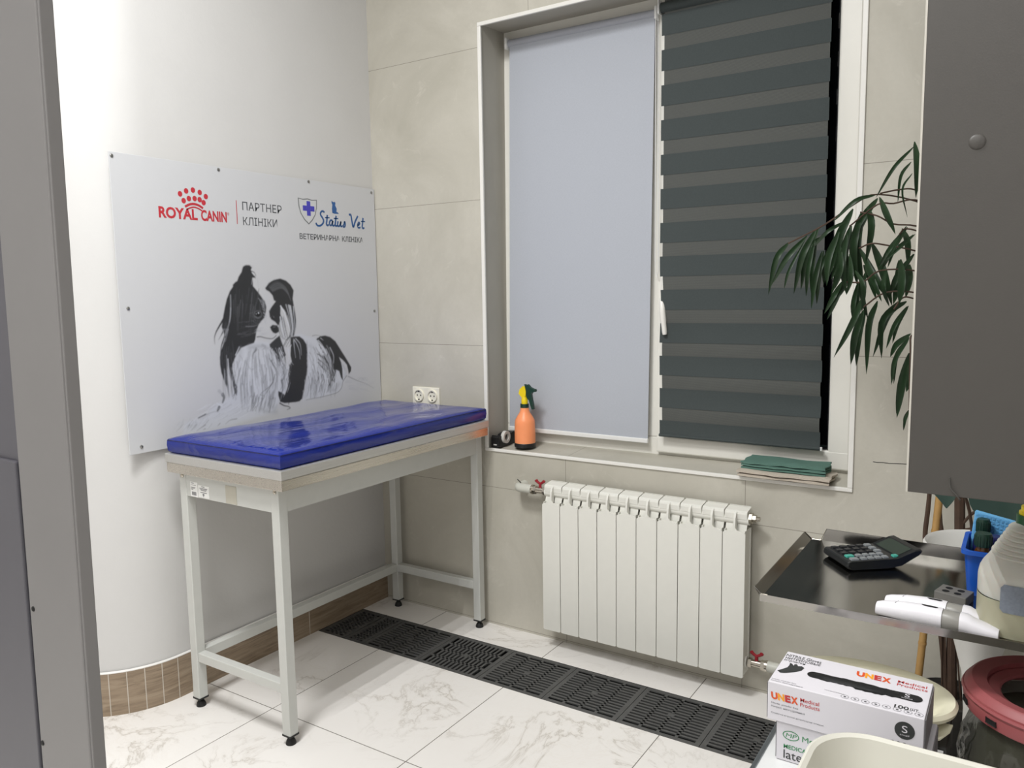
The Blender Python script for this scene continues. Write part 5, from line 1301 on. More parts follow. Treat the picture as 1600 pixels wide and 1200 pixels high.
('s',0.68,3.0,0.9,0.85,(-518,1378,-510,1333,-507,1287,-513,1254)),
('s',0.08,3.0,0.9,0.85,(-512,1377,-506,1333,-504,1287,-510,1254)),
('s',0.08,3.0,0.9,0.85,(-539,1383,-525,1333,-518,1287,-527,1255)),
('s',0.68,3.0,0.9,0.85,(-512,1377,-506,1333,-503,1287,-510,1254)),
('s',0.08,3.0,0.9,0.85,(-530,1381,-518,1333,-513,1287,-521,1254)),
('s',0.68,3.0,0.9,0.85,(-516,1378,-509,1333,-506,1287,-513,1254)),
('s',0.6,3.0,0.9,0.85,(-536,1382,-522,1333,-517,1287,-524,1254)),
('s',0.7,2.5,0.9,0.7,(-564,1335,-558,1297,-549,1251)),
('s',0.68,2.5,0.9,0.7,(-568,1335,-564,1297,-554,1251)),
('s',0.3,2.5,0.9,0.7,(-570,1335,-566,1297,-556,1251)),
('s',0.68,2.5,0.9,0.7,(-556,1334,-550,1296,-542,1250)),
('s',0.68,2.5,0.9,0.7,(-568,1335,-564,1297,-554,1251)),
('s',0.1,2.5,0.9,0.7,(-552,1334,-545,1296,-538,1250)),
('s',0.1,2.5,0.9,0.7,(-561,1335,-556,1297,-547,1251)),
('s',0.1,2.5,0.9,0.7,(-558,1334,-551,1296,-543,1250)),
('s',0.3,2.5,0.9,0.7,(-558,1334,-551,1296,-543,1250)),
('s',0.7,2.5,0.9,0.7,(-569,1335,-565,1297,-555,1251)),
('s',0.1,2.5,0.9,0.7,(-558,1334,-552,1296,-544,1250)),
('s',0.68,2.5,0.9,0.7,(-558,1334,-551,1296,-543,1250)),
('s',0.7,2.5,0.9,0.7,(-566,1335,-562,1297,-552,1251)),
('s',0.68,2.5,0.9,0.7,(-555,1334,-549,1296,-541,1250)),
('s',0.1,2.5,0.9,0.7,(-563,1335,-558,1297,-549,1251)),
('s',0.3,2.5,0.9,0.7,(-551,1334,-544,1296,-537,1250)),
('s',0.16,13.8,6.9,0.85,(-853,1060,-848,1048,-855,1031)),
('s',0.13,11.5,6.9,0.9,(-871,1015,-879,1003)),
('s',0.4,13.8,6.9,0.5,(-867,1074,-854,1061)),
('s',0.1,4.1,6.0,0.9,(-960,988,-940,994,-930,997)),
('s',0.4,3.7,1.8,0.7,(-930,995,-896,1001,-872,998)),
('s',0.75,1.6,0.5,0.6,(-757,973,-780,964,-805,958)),
('s',0.46,2.7,0.5,0.6,(-817,1020,-839,1010,-863,1005)),
('s',0.46,1.7,0.5,0.6,(-852,991,-873,982,-898,976)),
('s',0.46,1.8,0.5,0.6,(-737,1004,-760,995,-785,989)),
('s',0.46,2.4,0.5,0.6,(-885,1023,-906,1014,-930,1008)),
('s',0.75,2.7,0.5,0.6,(-890,1027,-910,1018,-934,1012)),
('s',0.46,2.7,0.5,0.6,(-776,994,-799,985,-824,979)),
('s',0.74,2.4,0.5,0.6,(-772,993,-794,984,-819,979)),
('s',0.74,2.6,0.5,0.6,(-743,977,-766,968,-792,963)),
('s',0.75,2.2,0.5,0.6,(-807,1009,-828,999,-853,994)),
('s',0.4,1.5,0.5,0.6,(-911,994,-932,986,-956,980)),
('s',0.74,1.6,0.5,0.6,(-759,1016,-782,1007,-807,1001)),
('s',0.4,1.5,0.5,0.6,(-835,981,-857,972,-882,966)),
('s',0.75,2.3,0.5,0.6,(-925,1029,-945,1020,-968,1014)),
('s',0.75,1.5,0.5,0.6,(-764,992,-786,983,-812,977)),
('s',0.74,1.8,0.5,0.6,(-921,1030,-942,1021,-965,1016)),
('s',0.75,1.8,0.5,0.6,(-905,1032,-926,1023,-950,1017)),
('s',0.75,2.0,0.5,0.6,(-732,1010,-755,1001,-780,995)),
('s',0.5,1.9,0.5,0.6,(-893,1033,-914,1024,-938,1018)),
('s',0.74,1.9,0.5,0.6,(-886,1028,-906,1019,-930,1014)),
('s',0.5,1.5,0.5,0.6,(-742,988,-764,979,-790,973)),
('s',0.75,1.5,0.5,0.6,(-897,992,-917,984,-941,978)),
('s',0.4,1.7,0.5,0.6,(-918,997,-939,988,-962,982)),
('s',0.5,1.6,0.5,0.6,(-866,1014,-887,1005,-911,999)),
('s',0.75,1.8,0.5,0.6,(-846,981,-867,972,-892,966)),
('s',0.5,1.9,0.5,0.6,(-791,988,-813,979,-838,973)),
('s',0.75,1.6,0.5,0.6,(-922,1005,-943,996,-966,991)),
('s',0.46,2.4,0.5,0.6,(-733,985,-756,976,-782,970)),
('s',0.74,2.3,0.5,0.6,(-782,1015,-805,1006,-830,1000)),
('s',0.5,2.5,0.5,0.6,(-791,1006,-813,997,-838,991)),
('s',0.5,2.6,0.5,0.6,(-766,1006,-788,996,-813,991)),
('s',0.4,2.0,0.5,0.6,(-911,1021,-931,1012,-955,1007)),
('s',0.5,2.0,0.5,0.6,(-824,1017,-846,1008,-870,1002)),
('s',0.4,1.7,0.5,0.6,(-839,1025,-861,1016,-885,1011)),
('s',0.75,1.5,0.5,0.6,(-804,982,-826,973,-851,968)),
('s',0.74,2.7,0.5,0.6,(-916,1011,-936,1002,-960,996)),
('s',0.75,1.9,0.5,0.6,(-879,990,-901,981,-924,976)),
('s',0.5,2.5,0.5,0.6,(-816,1019,-838,1010,-863,1004)),
('s',0.5,2.4,0.5,0.6,(-765,987,-788,978,-813,973)),
('s',0.4,1.9,0.5,0.6,(-868,992,-889,983,-913,977)),
('s',0.38,2.6,0.5,0.6,(-995,976,-1005,966,-1018,957)),
('s',0.38,2.1,0.5,0.6,(-1022,984,-1032,974,-1046,965)),
('s',0.38,2.2,0.5,0.6,(-966,972,-977,962,-990,953)),
('s',0.25,2.6,0.5,0.6,(-970,966,-981,956,-994,946)),
('s',0.25,1.9,0.5,0.6,(-1021,976,-1031,966,-1044,957)),
('s',0.25,1.8,0.5,0.6,(-1027,972,-1037,962,-1051,953)),
('s',0.74,2.5,0.5,0.6,(-1025,984,-1035,974,-1048,964)),
('s',0.46,2.1,0.5,0.6,(-1035,984,-1045,974,-1058,964)),
('s',0.46,1.5,0.5,0.6,(-1007,969,-1017,959,-1030,950)),
('s',0.74,2.4,0.5,0.6,(-1021,971,-1031,961,-1045,952)),
('s',0.25,1.7,0.5,0.6,(-970,976,-980,966,-994,957)),
('s',0.46,1.5,0.5,0.6,(-951,970,-962,960,-975,951)),
('s',0.74,2.0,0.5,0.6,(-994,979,-1004,969,-1018,959)),
('s',0.74,2.4,0.5,0.6,(-969,989,-980,979,-993,970)),
('s',0.46,1.8,0.5,0.6,(-970,982,-981,972,-994,963)),
('s',0.74,1.6,0.5,0.6,(-975,970,-985,960,-999,950)),
('s',0.25,2.3,0.5,0.6,(-966,966,-976,956,-990,947)),
('s',0.25,1.4,0.5,0.6,(-984,983,-994,973,-1008,964)),
('s',0.46,1.6,0.5,0.6,(-938,985,-948,975,-962,965)),
('s',0.38,2.3,0.5,0.6,(-921,983,-931,973,-945,963)),
('s',0.46,2.3,0.5,0.6,(-992,990,-1002,980,-1016,971)),
('s',0.74,1.4,0.5,0.6,(-913,959,-924,949,-938,940)),
('s',0.38,2.1,0.5,0.6,(-980,977,-990,967,-1004,958)),
('s',0.25,2.5,0.5,0.6,(-918,976,-929,966,-943,957)),
('s',0.38,1.9,0.5,0.6,(-976,964,-987,954,-1000,945)),
('s',0.74,2.5,0.5,0.6,(-1012,969,-1022,959,-1035,950)),
('s',0.38,1.9,0.5,0.6,(-920,972,-931,962,-945,952)),
('s',0.25,1.4,0.5,0.6,(-905,960,-915,950,-929,941)),
('s',0.46,2.4,0.5,0.6,(-1019,991,-1029,981,-1043,972)),
('s',0.38,2.6,0.5,0.6,(-987,967,-997,957,-1011,947)),
('s',0.2,3.2,0.9,0.8,(-933,959,-953,951,-970,943)),
('s',0.2,3.2,0.9,0.8,(-997,969,-1008,956)),
('s',0.2,3.2,0.9,0.8,(-872,955,-883,947)),
('s',0.2,3.2,0.9,0.8,(-797,962,-826,961,-848,950)),
('s',0.2,3.2,0.9,0.8,(-934,945,-944,943)),
('s',0.2,3.2,0.9,0.8,(-707,997,-723,981)),
('s',0.2,3.2,0.9,0.8,(-689,1032,-694,1011)),
('s',0.2,3.2,0.9,0.8,(-671,1024,-688,995,-693,977)),
('s',0.2,3.2,0.9,0.8,(-726,1043,-730,1034)),
('s',0.2,3.2,0.9,0.8,(-756,1040,-760,1031)),
('s',0.05,5.5,1.8,1.0,(-590,995,-570,983,-550,977,-539,969,-555,965)),
('s',0.76,3.2,1.8,1.0,(-880,1031,-857,1017)),
('s',0.454,2.8,0.9,0.5,(-713,994,-717,979)),
('s',0.455,2.8,0.9,0.5,(-669,979,-673,964)),
('s',0.401,2.8,0.9,0.5,(-695,994,-699,979)),
('s',0.5,2.8,0.9,0.5,(-694,1003,-698,988)),
('s',0.498,2.8,0.9,0.5,(-605,992,-610,976)),
('s',0.47,2.8,0.9,0.5,(-660,995,-665,980)),
('s',0.485,2.8,0.9,0.5,(-611,986,-616,971)),
('s',0.435,2.8,0.9,0.5,(-621,981,-626,966)),
('s',0.499,2.8,0.9,0.5,(-654,982,-659,967)),
('s',0.464,2.8,0.9,0.5,(-725,996,-730,982)),
('s',0.411,2.8,0.9,0.5,(-690,974,-695,959)),
('s',0.409,2.8,0.9,0.5,(-603,992,-608,977)),
('s',0.446,2.8,0.9,0.5,(-674,997,-679,982)),
('s',0.5,2.8,0.9,0.5,(-656,986,-661,971)),
('s',0.47,2.8,0.9,0.5,(-661,998,-666,983)),
('s',0.417,2.8,0.9,0.5,(-649,995,-654,980)),
('s',0.42,2.8,0.9,0.5,(-617,972,-622,957)),
('s',0.439,2.8,0.9,0.5,(-704,981,-709,966)),
('s',0.456,2.8,0.9,0.5,(-695,978,-699,963)),
('s',0.478,2.8,0.9,0.5,(-688,996,-693,981)),
]

# ------------------------------------------------------------------ examination table
T = thing('examination_table', 'long examination table with steel rim and grey painted legs against the poster wall', 'table', (.355, -.60, 0))
TX0, TX1, TY0, TY1 = .069, .643, -1.139, -.052
m = MB(); m.box(TX0, TY0, .868, TX1, TY1, .898, .003); m.build('tabletop', M['steel'], T)
m = MB(); m.box(TX0 + .004, TY0 + .004, .834, TX1 - .004, TY1 - .004, .8675, .002); m.build('top_band', M['steel2'], T)
lx0, lx1, ly0, ly1, LW = .104, .594, -1.112, -.038, .035
m = MB()
m.box(lx0 + .002, ly0 + .002, .755, lx1 - .002, ly0 + .012, .834); m.box(lx1 - .012, ly0 + .002, .755, lx1 - .002, ly1 - .002, .834)
m.box(lx0 + .002, ly0 + .002, .755, lx0 + .012, ly1 - .002, .834); m.box(lx0 + .002, ly1 - .012, .755, lx1 - .002, ly1 - .002, .834)
m.build('apron', M['frame'], T)
for x in (lx0, lx1 - LW):
    for y in (ly0, ly1 - LW):
        m = MB(); m.box(x, y, .032, x + LW, y + LW, .834, .0025); leg = m.build('leg', M['frame'], T)
        m = MB(); c = (x + LW / 2, y + LW / 2, 0)
        m.box(x - .001, y - .001, .029, x + LW + .001, y + LW + .001, .035)
        m.lathe([(.004, .03), (.006, .022), (.010, .019), (.014, .012), (.0165, .004), (.0165, 0)], c, 16)
        m.build('foot', M['foot'], leg, smooth=True)
for nm, b in (('stretcher', (lx0 + LW, ly0 + .004, .168, lx1 - LW, ly0 + .034, .200)), ('stretcher', (lx0 + LW, ly1 - .034, .168, lx1 - LW, ly1 - .004, .203)), ('stretcher', (lx0 + .002, ly0 + LW, .168, lx0 + .032, ly1 - LW, .203))):
    m = MB(); m.box(*b, .002); m.build(nm, M['frame'], T)
for x in (lx0 + .018, lx1 - .014):
    m = MB(); m.lathe([(0, .006), (.004, .0055), (.0065, .003), (.0068, 0)], (0, 0, 0), 12)
    for v in m.bm.verts: v.co = Vector((x + v.co.x, ly0 - v.co.z, .822 + v.co.y))
    m.build('bolt', M['chrome'], T, smooth=True)
fy = ly0 + .0015
def sticker(x0, z0, x1, z1, lines, bars):
    m = MB(); m.box(x0, fy - .0006, z0, x1, fy + .001, z1); s = m.build('sticker', M['sticker'], T)
    m = MB(); wd = x1 - x0
    for a, b, zz, h in lines: m.box(x0 + a * wd, fy - .0009, z0 + zz * (z1 - z0), x0 + b * wd, fy - .0006, z0 + (zz + h) * (z1 - z0))
    for i in range(bars): m.box(x0 + wd * (.18 + .64 * i / bars), fy - .0009, z0 + .10 * (z1 - z0), x0 + wd * (.18 + .64 * (i + .3 + .3 * (i % 2)) / bars), fy - .0006, z0 + .34 * (z1 - z0))
    m.build('sticker_print', M['greyink'], s)
sticker(.1605, .756, .198, .806, [(.1, .5, .9, .04), (.1, .7, .62, .03), (.1, .6, .55, .03), (.1, .4, .48, .03), (.1, .8, .78, .02)], 14)
sticker(.202, .758, .258, .799, [(.3, .6, .88, .05), (.12, .85, .75, .04), (.2, .8, .67, .04), (.25, .75, .58, .04), (.2, .8, .40, .05), (.4, .55, .2, .12), (.45, .5, .08, .1)], 0)
m = MB(); m.box(.343, fy - .0008, .757, .396, fy + .001, .815); m.build('tape_patch', M['tape'], T)
# mattress
Mt = thing('mattress', 'shiny blue vinyl mattress lying on the examination table', 'mattress', (.355, -.60, .898))
X0, X1, Y0, Y1 = .080, .630, -1.128, -.060
nx, ny = 28, 56
m = MB(); rings = []
def sag(u, v):
    d = min(u, 1 - u) * .55; e = min(v, 1 - v) * 1.07; t = min(1, min(d, e) / .04)
    wv = .0028 * math.sin(9 * v + 3 * u) + .0018 * math.sin(17 * u - 6 * v) + .0016 * math.sin(31 * v + 8 * u)
    return .946 + .007 * t ** .5 + wv * t
g = [[m.bm.verts.new((X0 + (X1 - X0) * i / nx, Y0 + (Y1 - Y0) * j / ny, sag(i / nx, j / ny))) for j in range(ny + 1)] for i in range(nx + 1)]
for i in range(nx):
    for j in range(ny): m.bm.faces.new((g[i][j], g[i + 1][j], g[i + 1][j + 1], g[i][j + 1]))
edge = [g[i][0] for i in range(nx + 1)] + [g[nx][j] for j in range(1, ny + 1)] + [g[i][ny] for i in range(nx - 1, -1, -1)] + [g[0][j] for j in range(ny - 1, 0, -1)]
prev = edge
for off, z in ((.003, .940), (.004, .925), (.002, .907), (-.003, .8995)):
    cur = []
    for v in edge:
        dx = (off if v.co.x > X1 - 1e-4 else (-off if v.co.x < X0 + 1e-4 else 0)); dy = (off if v.co.y > Y1 - 1e-4 else (-off if v.co.y < Y0 + 1e-4 else 0))
        cur.append(m.bm.verts.new((v.co.x + dx, v.co.y + dy, z)))
    n = len(edge)
    for i in range(n): m.bm.faces.new((prev[(i + 1) % n], prev[i], cur[i], cur[(i + 1) % n]))
    prev = cur
m.bm.faces.new(prev[::-1])
m.build('cover', M['vinyl'], Mt, smooth=60)
m = MB(); m.tube([(X0, Y0 - .0028, .9425), (X1 - .004, Y0 - .0028, .9425), (X1 + .0028, Y0, .9425), (X1 + .0028, Y1, .9425)], .0015, 6); m.build('seam', M['seam'], Mt, smooth=True)

# ------------------------------------------------------------------ poster
PY0, PY1, PZ0, PZ1, PXF = -1.225, -.004, .900, 1.880, .012
Po = thing('poster', 'large white clinic poster with black and white papillon dog and red crown emblem', 'poster', (.010, -.61, .90))
m = MB(); m.box(.008, PY0, PZ0, PXF, PY1, PZ1, .0008); m.build('panel', M['poster'], Po)
EX, EY = (0, 1, 0), (0, 0, 1); PO = (PXF, 0, 0)      # printing plane: x runs along y, y along z
for (y, z) in ((-1.216, 1.867), (-.817, 1.870), (-.389, 1.873), (-.023, 1.864), (-1.196, 1.383), (-.029, 1.343), (-1.183, .922)):
    m = MB(); m.lathe([(0, .004), (.003, .0036), (.0055, .002), (.006, 0)], (0, 0, 0), 14)
    for v in m.bm.verts: v.co = Vector((PXF + v.co.z, y + v.co.x, z + v.co.y))
    m.build('screw', M['screw'], Po, smooth=True)
def flat(name, mt, shapes, lift=.0004):
    m = MB()
    for pts in shapes: m.poly([(PXF + lift, a, b) for a, b in pts])
    return m.build(name, mt, Po, fix=False)
def ell(cy, cz, ry, rz, n=20): return [(cy + ry * math.cos(2 * math.pi * k / n), cz + rz * math.sin(2 * math.pi * k / n)) for k in range(n)]
def band(pts, wd):
    P = sub([(a, b, 0) for a, b in pts], 5); out = []
    for i in range(len(P) - 1):
        t = (P[i + 1] - P[i]).normalized(); n = Vector((-t.y, t.x, 0)) * wd / 2
        out.append([((P[i] - n).x, (P[i] - n).y), ((P[i + 1] - n).x, (P[i + 1] - n).y), ((P[i + 1] + n).x, (P[i + 1] + n).y), ((P[i] + n).x, (P[i] + n).y)])
    return out
cr = [ell(y, z, .0088, .0095) for y, z in ((-.9785, 1.770), (-.954, 1.782), (-.927, 1.7875), (-.900, 1.782), (-.876, 1.770), (-.966, 1.748), (-.945, 1.757), (-.922, 1.759), (-.902, 1.757), (-.8865, 1.748))]
cr += band([(-.962, 1.728), (-.944, 1.737), (-.926, 1.740), (-.908, 1.737), (-.890, 1.728)], .008) + band([(-.956, 1.719), (-.940, 1.726), (-.926, 1.729), (-.910, 1.726), (-.895, 1.719)], .005)
flat('crown_emblem', M['pred'], cr)
text_mesh([('ROYAL', -1.064, 1.684, .150, .0385, .036, 0), ('CANIN', -.900, 1.684, .108, .0385, .036, 0), ('®', -.789, 1.711, .008, .010, 0, 0)], 'red_lettering', M['pred'], Po, PO, EX, EY)
flat('divider_line', M['pred'], [[(-.7485, 1.682), (-.7455, 1.682), (-.7455, 1.768), (-.7485, 1.768)]])
text_mesh([('ПАРТНЕР', -.721, 1.735, .186, .031, .004, 0)], 'grey_lettering', M['pgrey'], Po, PO, EX, EY)
text_mesh([('КЛІНІКИ', -.721, 1.6805, .161, .030, .004, 0)], 'grey_lettering', M['pgrey'], Po, PO, EX, EY)
text_mesh([('ВЕТЕРИНАРНА', -.449, 1.6425, .222, .0225, .016, 0), ('КЛІНІКА', -.213, 1.6425, .127, .0225, .016, 0)], 'black_lettering', M['pgrey'], Po, PO, EX, EY)
# script lettering "Status Vet" as ribbons
def script(glyphs):
    out = []
    for pts, wd in glyphs: out += band(pts, wd)
    return out
SX, SZ = -.357, 1.704
def sp(*p): return [(SX + a * .001, SZ + b * .001) for a, b in p]
gl = [(sp((48, 52), (40, 58), (28, 52), (26, 42), (36, 30), (42, 18), (34, 4), (16, -4), (2, 0), (0, 8)), .0080),
      (sp((64, 44), (60, 22), (57, 6), (62, 0), (70, 5)), .0080), (sp((50, 32), (76, 33)), .005),
      (sp((92, 22), (82, 24), (74, 12), (78, 2), (86, 4), (94, 22), (91, 6), (96, 0), (103, 6)), .0075),
      (sp((114, 44), (110, 22), (107, 6), (112, 0), (120, 5)), .0080), (sp((100, 32), (126, 33)), .005),
      (sp((124, 22), (121, 6), (127, 0), (135, 8), (141, 22), (138, 6), (143, 0), (149, 5)), .0075),
      (sp((152, 3), (159, 12), (163, 24), (166, 10), (161, 0), (152, 1)), .0075),
      (sp((190, 52), (200, 56), (204, 44), (208, 22), (214, 2), (226, 26), (244, 52)), .0085),
      (sp((240, 12), (252, 16), (254, 24), (247, 24), (241, 12), (245, 1), (258, 5)), .0075),
      (sp((276, 46), (272, 22), (269, 6), (274, 0), (282, 5)), .0080), (sp((262, 30), (288, 31)), .005)]
flat('script_lettering', M['pblue'], script(gl[:8]))
flat('script_lettering', M['pblue'], script(gl[8:]))
def shield(s):
    c = (-.399, 1.760); P = [(-51, 45), (-25, 42), (0, 46), (25, 42), (51, 45), (49, 10), (40, -18), (22, -42), (2, -58), (-20, -42), (-40, -16), (-49, 12)]
    return [(c[0] + a * s * .001, c[1] + b * s * .001) for a, b in P]
flat('shield_edge', M['pedge'], [shield(1.0)]); flat('shield_emblem', M['psilver'], [shield(.90)], .0007)
c = (-.395, 1.766)
flat('cross_emblem', M['pviolet'], [[(c[0] - .010, c[1] - .029), (c[0] + .010, c[1] - .029), (c[0] + .010, c[1] + .029), (c[0] - .010, c[1] + .029)], [(c[0] - .031, c[1] - .0105), (c[0] - .0102, c[1] - .0105), (c[0] - .0102, c[1] + .0105), (c[0] - .031, c[1] + .0105)], [(c[0] + .0102, c[1] - .0105), (c[0] + .031, c[1] - .0105), (c[0] + .031, c[1] + .0105), (c[0] + .0102, c[1] + .0105)]], .0010)
flat('cat_emblem', M['pblue'], [[(-.264, 1.758), (-.250, 1.7555), (-.226, 1.757), (-.232, 1.762), (-.240, 1.764), (-.238, 1.778), (-.246, 1.790), (-.244, 1.800), (-.247, 1.806), (-.252, 1.803), (-.258, 1.8035), (-.266, 1.808), (-.266, 1.799), (-.262, 1.792), (-.265, 1.776)]])
# the printed photograph of the dog: painted stroke by stroke into the colours of a fine grid
RES = .0021; GY0, GY1, GZ0, GZ1 = -1.125, -.018, .902, 1.625
GN, GM = int((GY1 - GY0) / RES) + 1, int((GZ1 - GZ0) / RES) + 1
canvas = np.full((GM, GN), .0, dtype=np.float32); cover = np.zeros((GM, GN), dtype=np.float32)
gy = GY0 + np.arange(GN) * RES; gz = GZ0 + np.arange(GM) * RES
def blend(sl, a, g):
    cv = cover[sl]; k_ = canvas[sl]
    canvas[sl] = k_ * (1 - a) + g * a; cover[sl] = cv * (1 - a) + a
def segdist(yy, zz, a, b):
    d = b - a; L2 = max(float(d @ d), 1e-12); t = np.clip(((yy - a[0]) * d[0] + (zz - a[1]) * d[1]) / L2, 0, 1)
    return np.hypot(yy - a[0] - t * d[0], zz - a[1] - t * d[1]), t
def paint():
    for k_, g_, w0, w1, al, c_ in DOG:
        p = np.array(c_, dtype=np.float64).reshape(-1, 2) * .001
        if k_ in 'sb' and len(p) > 2: p = np.array([(v.x, v.y) for v in sub([(a, b, 0) for a, b in p], 5)])
        pad = max(w0, w1) * .001 + .006
        i0, i1 = np.searchsorted(gy, [p[:, 0].min() - pad, p[:, 0].max() + pad]); j0, j1 = np.searchsorted(gz, [p[:, 1].min() - pad, p[:, 1].max() + pad])
        if i1 <= i0 or j1 <= j0: continue
        sl = (slice(j0, j1), slice(i0, i1)); yy, zz = np.meshgrid(gy[i0:i1], gz[j0:j1])
        if k_ in 'sb':
            n = len(p) - 1; best = np.full(yy.shape, 1e9)
            for s_ in range(n):
                d, t = segdist(yy, zz, p[s_], p[s_ + 1]); wd = (w0 + (w1 - w0) * (s_ + t) / n) * .0005
                best = np.minimum(best, d - wd if k_ == 's' else d / (wd * 1.8 + .0015))
            a = np.clip(.5 - best / .0022, 0, 1) * al if k_ == 's' else np.clip(1 - best, 0, 1) ** 1.2 * al
        else:
            ins = np.zeros(yy.shape, bool); best = np.full(yy.shape, 1e9); n = len(p)
            for s_ in range(n):
                A_, B_ = p[s_], p[(s_ + 1) % n]; d, _t = segdist(yy, zz, A_, B_); best = np.minimum(best, d)
                if A_[1] != B_[1]:
                    cnd = ((A_[1] > zz) != (B_[1] > zz)) & (yy < (B_[0] - A_[0]) * (zz - A_[1]) / (B_[1] - A_[1]) + A_[0]); ins ^= cnd
            soft = .014 if g_ > .6 else .0035
            a = np.clip(.5 + np.where(ins, best, -best) / soft, 0, 1) * al
        blend(sl, a.astype(np.float32), g_)
paint()
for A_ in (canvas, cover):                              # soften like a photographic print
    A_[1:-1] = (A_[:-2] + 2 * A_[1:-1] + A_[2:]) / 4; A_[:, 1:-1] = (A_[:, :-2] + 2 * A_[:, 1:-1] + A_[:, 2:]) / 4
BGP = np.array(srgb(205, 206, 208)[:3]); GAIN = BGP.mean() / .60
val = canvas * GAIN                                     # premultiplied grey
tint = np.array([.97, 1.0, 1.06])
rgb = np.clip(val[..., None] * tint + (1 - cover[..., None]) * BGP, 0, .95)
me = bpy.data.meshes.new('dog_print')
YY, ZZ = np.meshgrid(gy, gz)
V = np.stack([np.full(YY.shape, PXF + .0003 - .010), YY + .61, ZZ - .90], -1).reshape(-1, 3)
idx = np.arange(GM * GN).reshape(GM, GN)
F = np.stack([idx[:-1, :-1], idx[:-1, 1:], idx[1:, 1:], idx[1:, :-1]], -1).reshape(-1, 4)
cf = cover.reshape(-1)[F].max(1) > .004; F = F[cf]
used, inv = np.unique(F, return_inverse=True); F = inv.reshape(-1, 4); V = V[used]; C4 = np.concatenate([rgb.reshape(-1, 3)[used], np.ones((len(used), 1))], 1)
me.vertices.add(len(V)); me.vertices.foreach_set('co', V.ravel())
me.loops.add(F.size); me.loops.foreach_set('vertex_index', F.ravel().astype(np.int32))
me.polygons.add(len(F)); me.polygons.foreach_set('loop_start', (np.arange(len(F)) * 4).astype(np.int32))
me.update(calc_edges=True)
at = me.color_attributes.new('print', 'FLOAT_COLOR', 'POINT'); at.data.foreach_set('color', C4.astype(np.float32).ravel())
me.materials.append(M['dog']); do = bpy.data.objects.new('dog_print', me); COL.objects.link(do); do.parent = Po

# ------------------------------------------------------------------ double wall socket
So = thing('wall_socket', 'ivory double power socket on the stone wall above the blue mattress', 'socket', (.276, 0, .972))
m = MB(); m.box(.201, -.0065, .935, .351, .0, 1.009, .003); m.build('cover_plate', M['socket'], So)
for cx in (.2385, .3135):
    m = MB(); m.lathe([(.0275, .0), (.0275, .0125), (.0245, .0130), (.0215, .0125), (.0208, .0070), (.0, .0070)], (0, 0, 0), 28, caps=False)
    for v in m.bm.verts: v.co = Vector((cx + v.co.x, -v.co.z, .972 + v.co.y))
    sk_ = m.build('socket_well', M['socket'], So, smooth=True)
    m = MB()
    for dx in (-.0095, .0095): m.box(cx + dx - .0028, -.0078, .9692, cx + dx + .0028, -.0068, .9748)
    for dz in (-.019, .019): m.box(cx - .003, -.0105, .972 + dz - .003, cx + .003, -.004, .972 + dz + .003)
    m.build('contact_hole', M['dark'], sk_)

# ------------------------------------------------------------------ window blinds
Bl = thing('roller_blind', 'plain pale grey roller blind drawn down over the left window half', 'blind', (.95, .15, .82))
yb = .152
m = MB(); m.prism([(.639, yb, 2.425), (1.277, yb, 2.420), (1.2545, yb, .838), (.611, yb, .838)], (0, .0008, 0)); m.build('fabric', M['blind'], Bl)
m = MB(); m.tube([(.634, yb + .006, 2.430), (1.277, yb + .006, 2.425)], .0155, 18); m.build('roll', M['roller'], Bl, smooth=True)
m = MB(); m.box(.622, yb - .016, 2.405, .634, yb + .03, 2.452, .004); m.build('bracket', M['rail'], Bl)
m = MB(); m.box(1.278, yb - .016, 2.400, 1.289, yb + .03, 2.447, .004); m.build('bracket', M['rail'], Bl)
m = MB(); m.box(.609, yb - .006, .822, 1.256, yb + .008, .840, .003); m.build('bottom_rail', M['rail'], Bl)
m = MB(); pts = []
m.tube([(1.285, yb - .012, 2.43), (1.286, yb - .012, 1.9), (1.286, yb - .012, 1.55), (1.289, yb - .012, 1.475), (1.294, yb - .012, 1.465), (1.2995, yb - .012, 1.49), (1.297, yb - .012, 1.9), (1.293, yb - .012, 2.43)], .0016, 6); m.build('pull_chain', M['rail'], Bl, smooth=True)
Zb = thing('zebra_blind', 'dark grey green zebra blind with alternating sheer bands on the right window half', 'blind', (1.60, .13, .86))
m = MB(); PER = .1236; x0, x1 = 1.313, 1.899; N = 24
def zy(x, z):                                            # the cloth bulges over the window handle and ripples lower down
    t = (x - x0) / (x1 - x0); low = max(0, min(1, (1.6 - z) / .6))
    y = .128 + .003 * math.sin(2 * math.pi * (z - .862) / PER) * low * (.4 + t) + .002 * math.sin(5 * t + 3 * z)
    y -= .020 * math.exp(-((x - x0) / .10) ** 2 - ((z - 1.36) / .17) ** 2); return y
def strip(za, zb, xa, xb, mi, push):
    m.mi = mi; K2 = 4; rows = []
    for r in range(K2 + 1):
        z = za + (zb - za) * r / K2
        dx = .012 * math.exp(-((z - 1.36) / .12) ** 2)
        rows.append([m.bm.verts.new((xa + dx + (xb - xa - dx) * c_ / N, zy(xa + (xb - xa) * c_ / N, z) + push, z - .004 * (c_ / N) * 0)) for c_ in range(N + 1)])
    for r in range(K2):
        for c_ in range(N): f = m.bm.faces.new((rows[r][c_], rows[r][c_ + 1], rows[r + 1][c_ + 1], rows[r + 1][c_])); f.material_index = mi
z = .862; i = 0
while z < 2.44:
    strip(z, min(z + (.060 if i == 0 else .074), 2.45), x0, x1, 0, -.0012)
    zz = z + (.060 if i == 0 else .074)
    if zz < 2.42: strip(zz - .002, zz + .052, x0 + .010, x1 - .003, 1, .0)
    z = zz + (.0496); i += 1
m.build('fabric', [M['zdark'], M['zmesh']], Zb, smooth=True, fix=False)
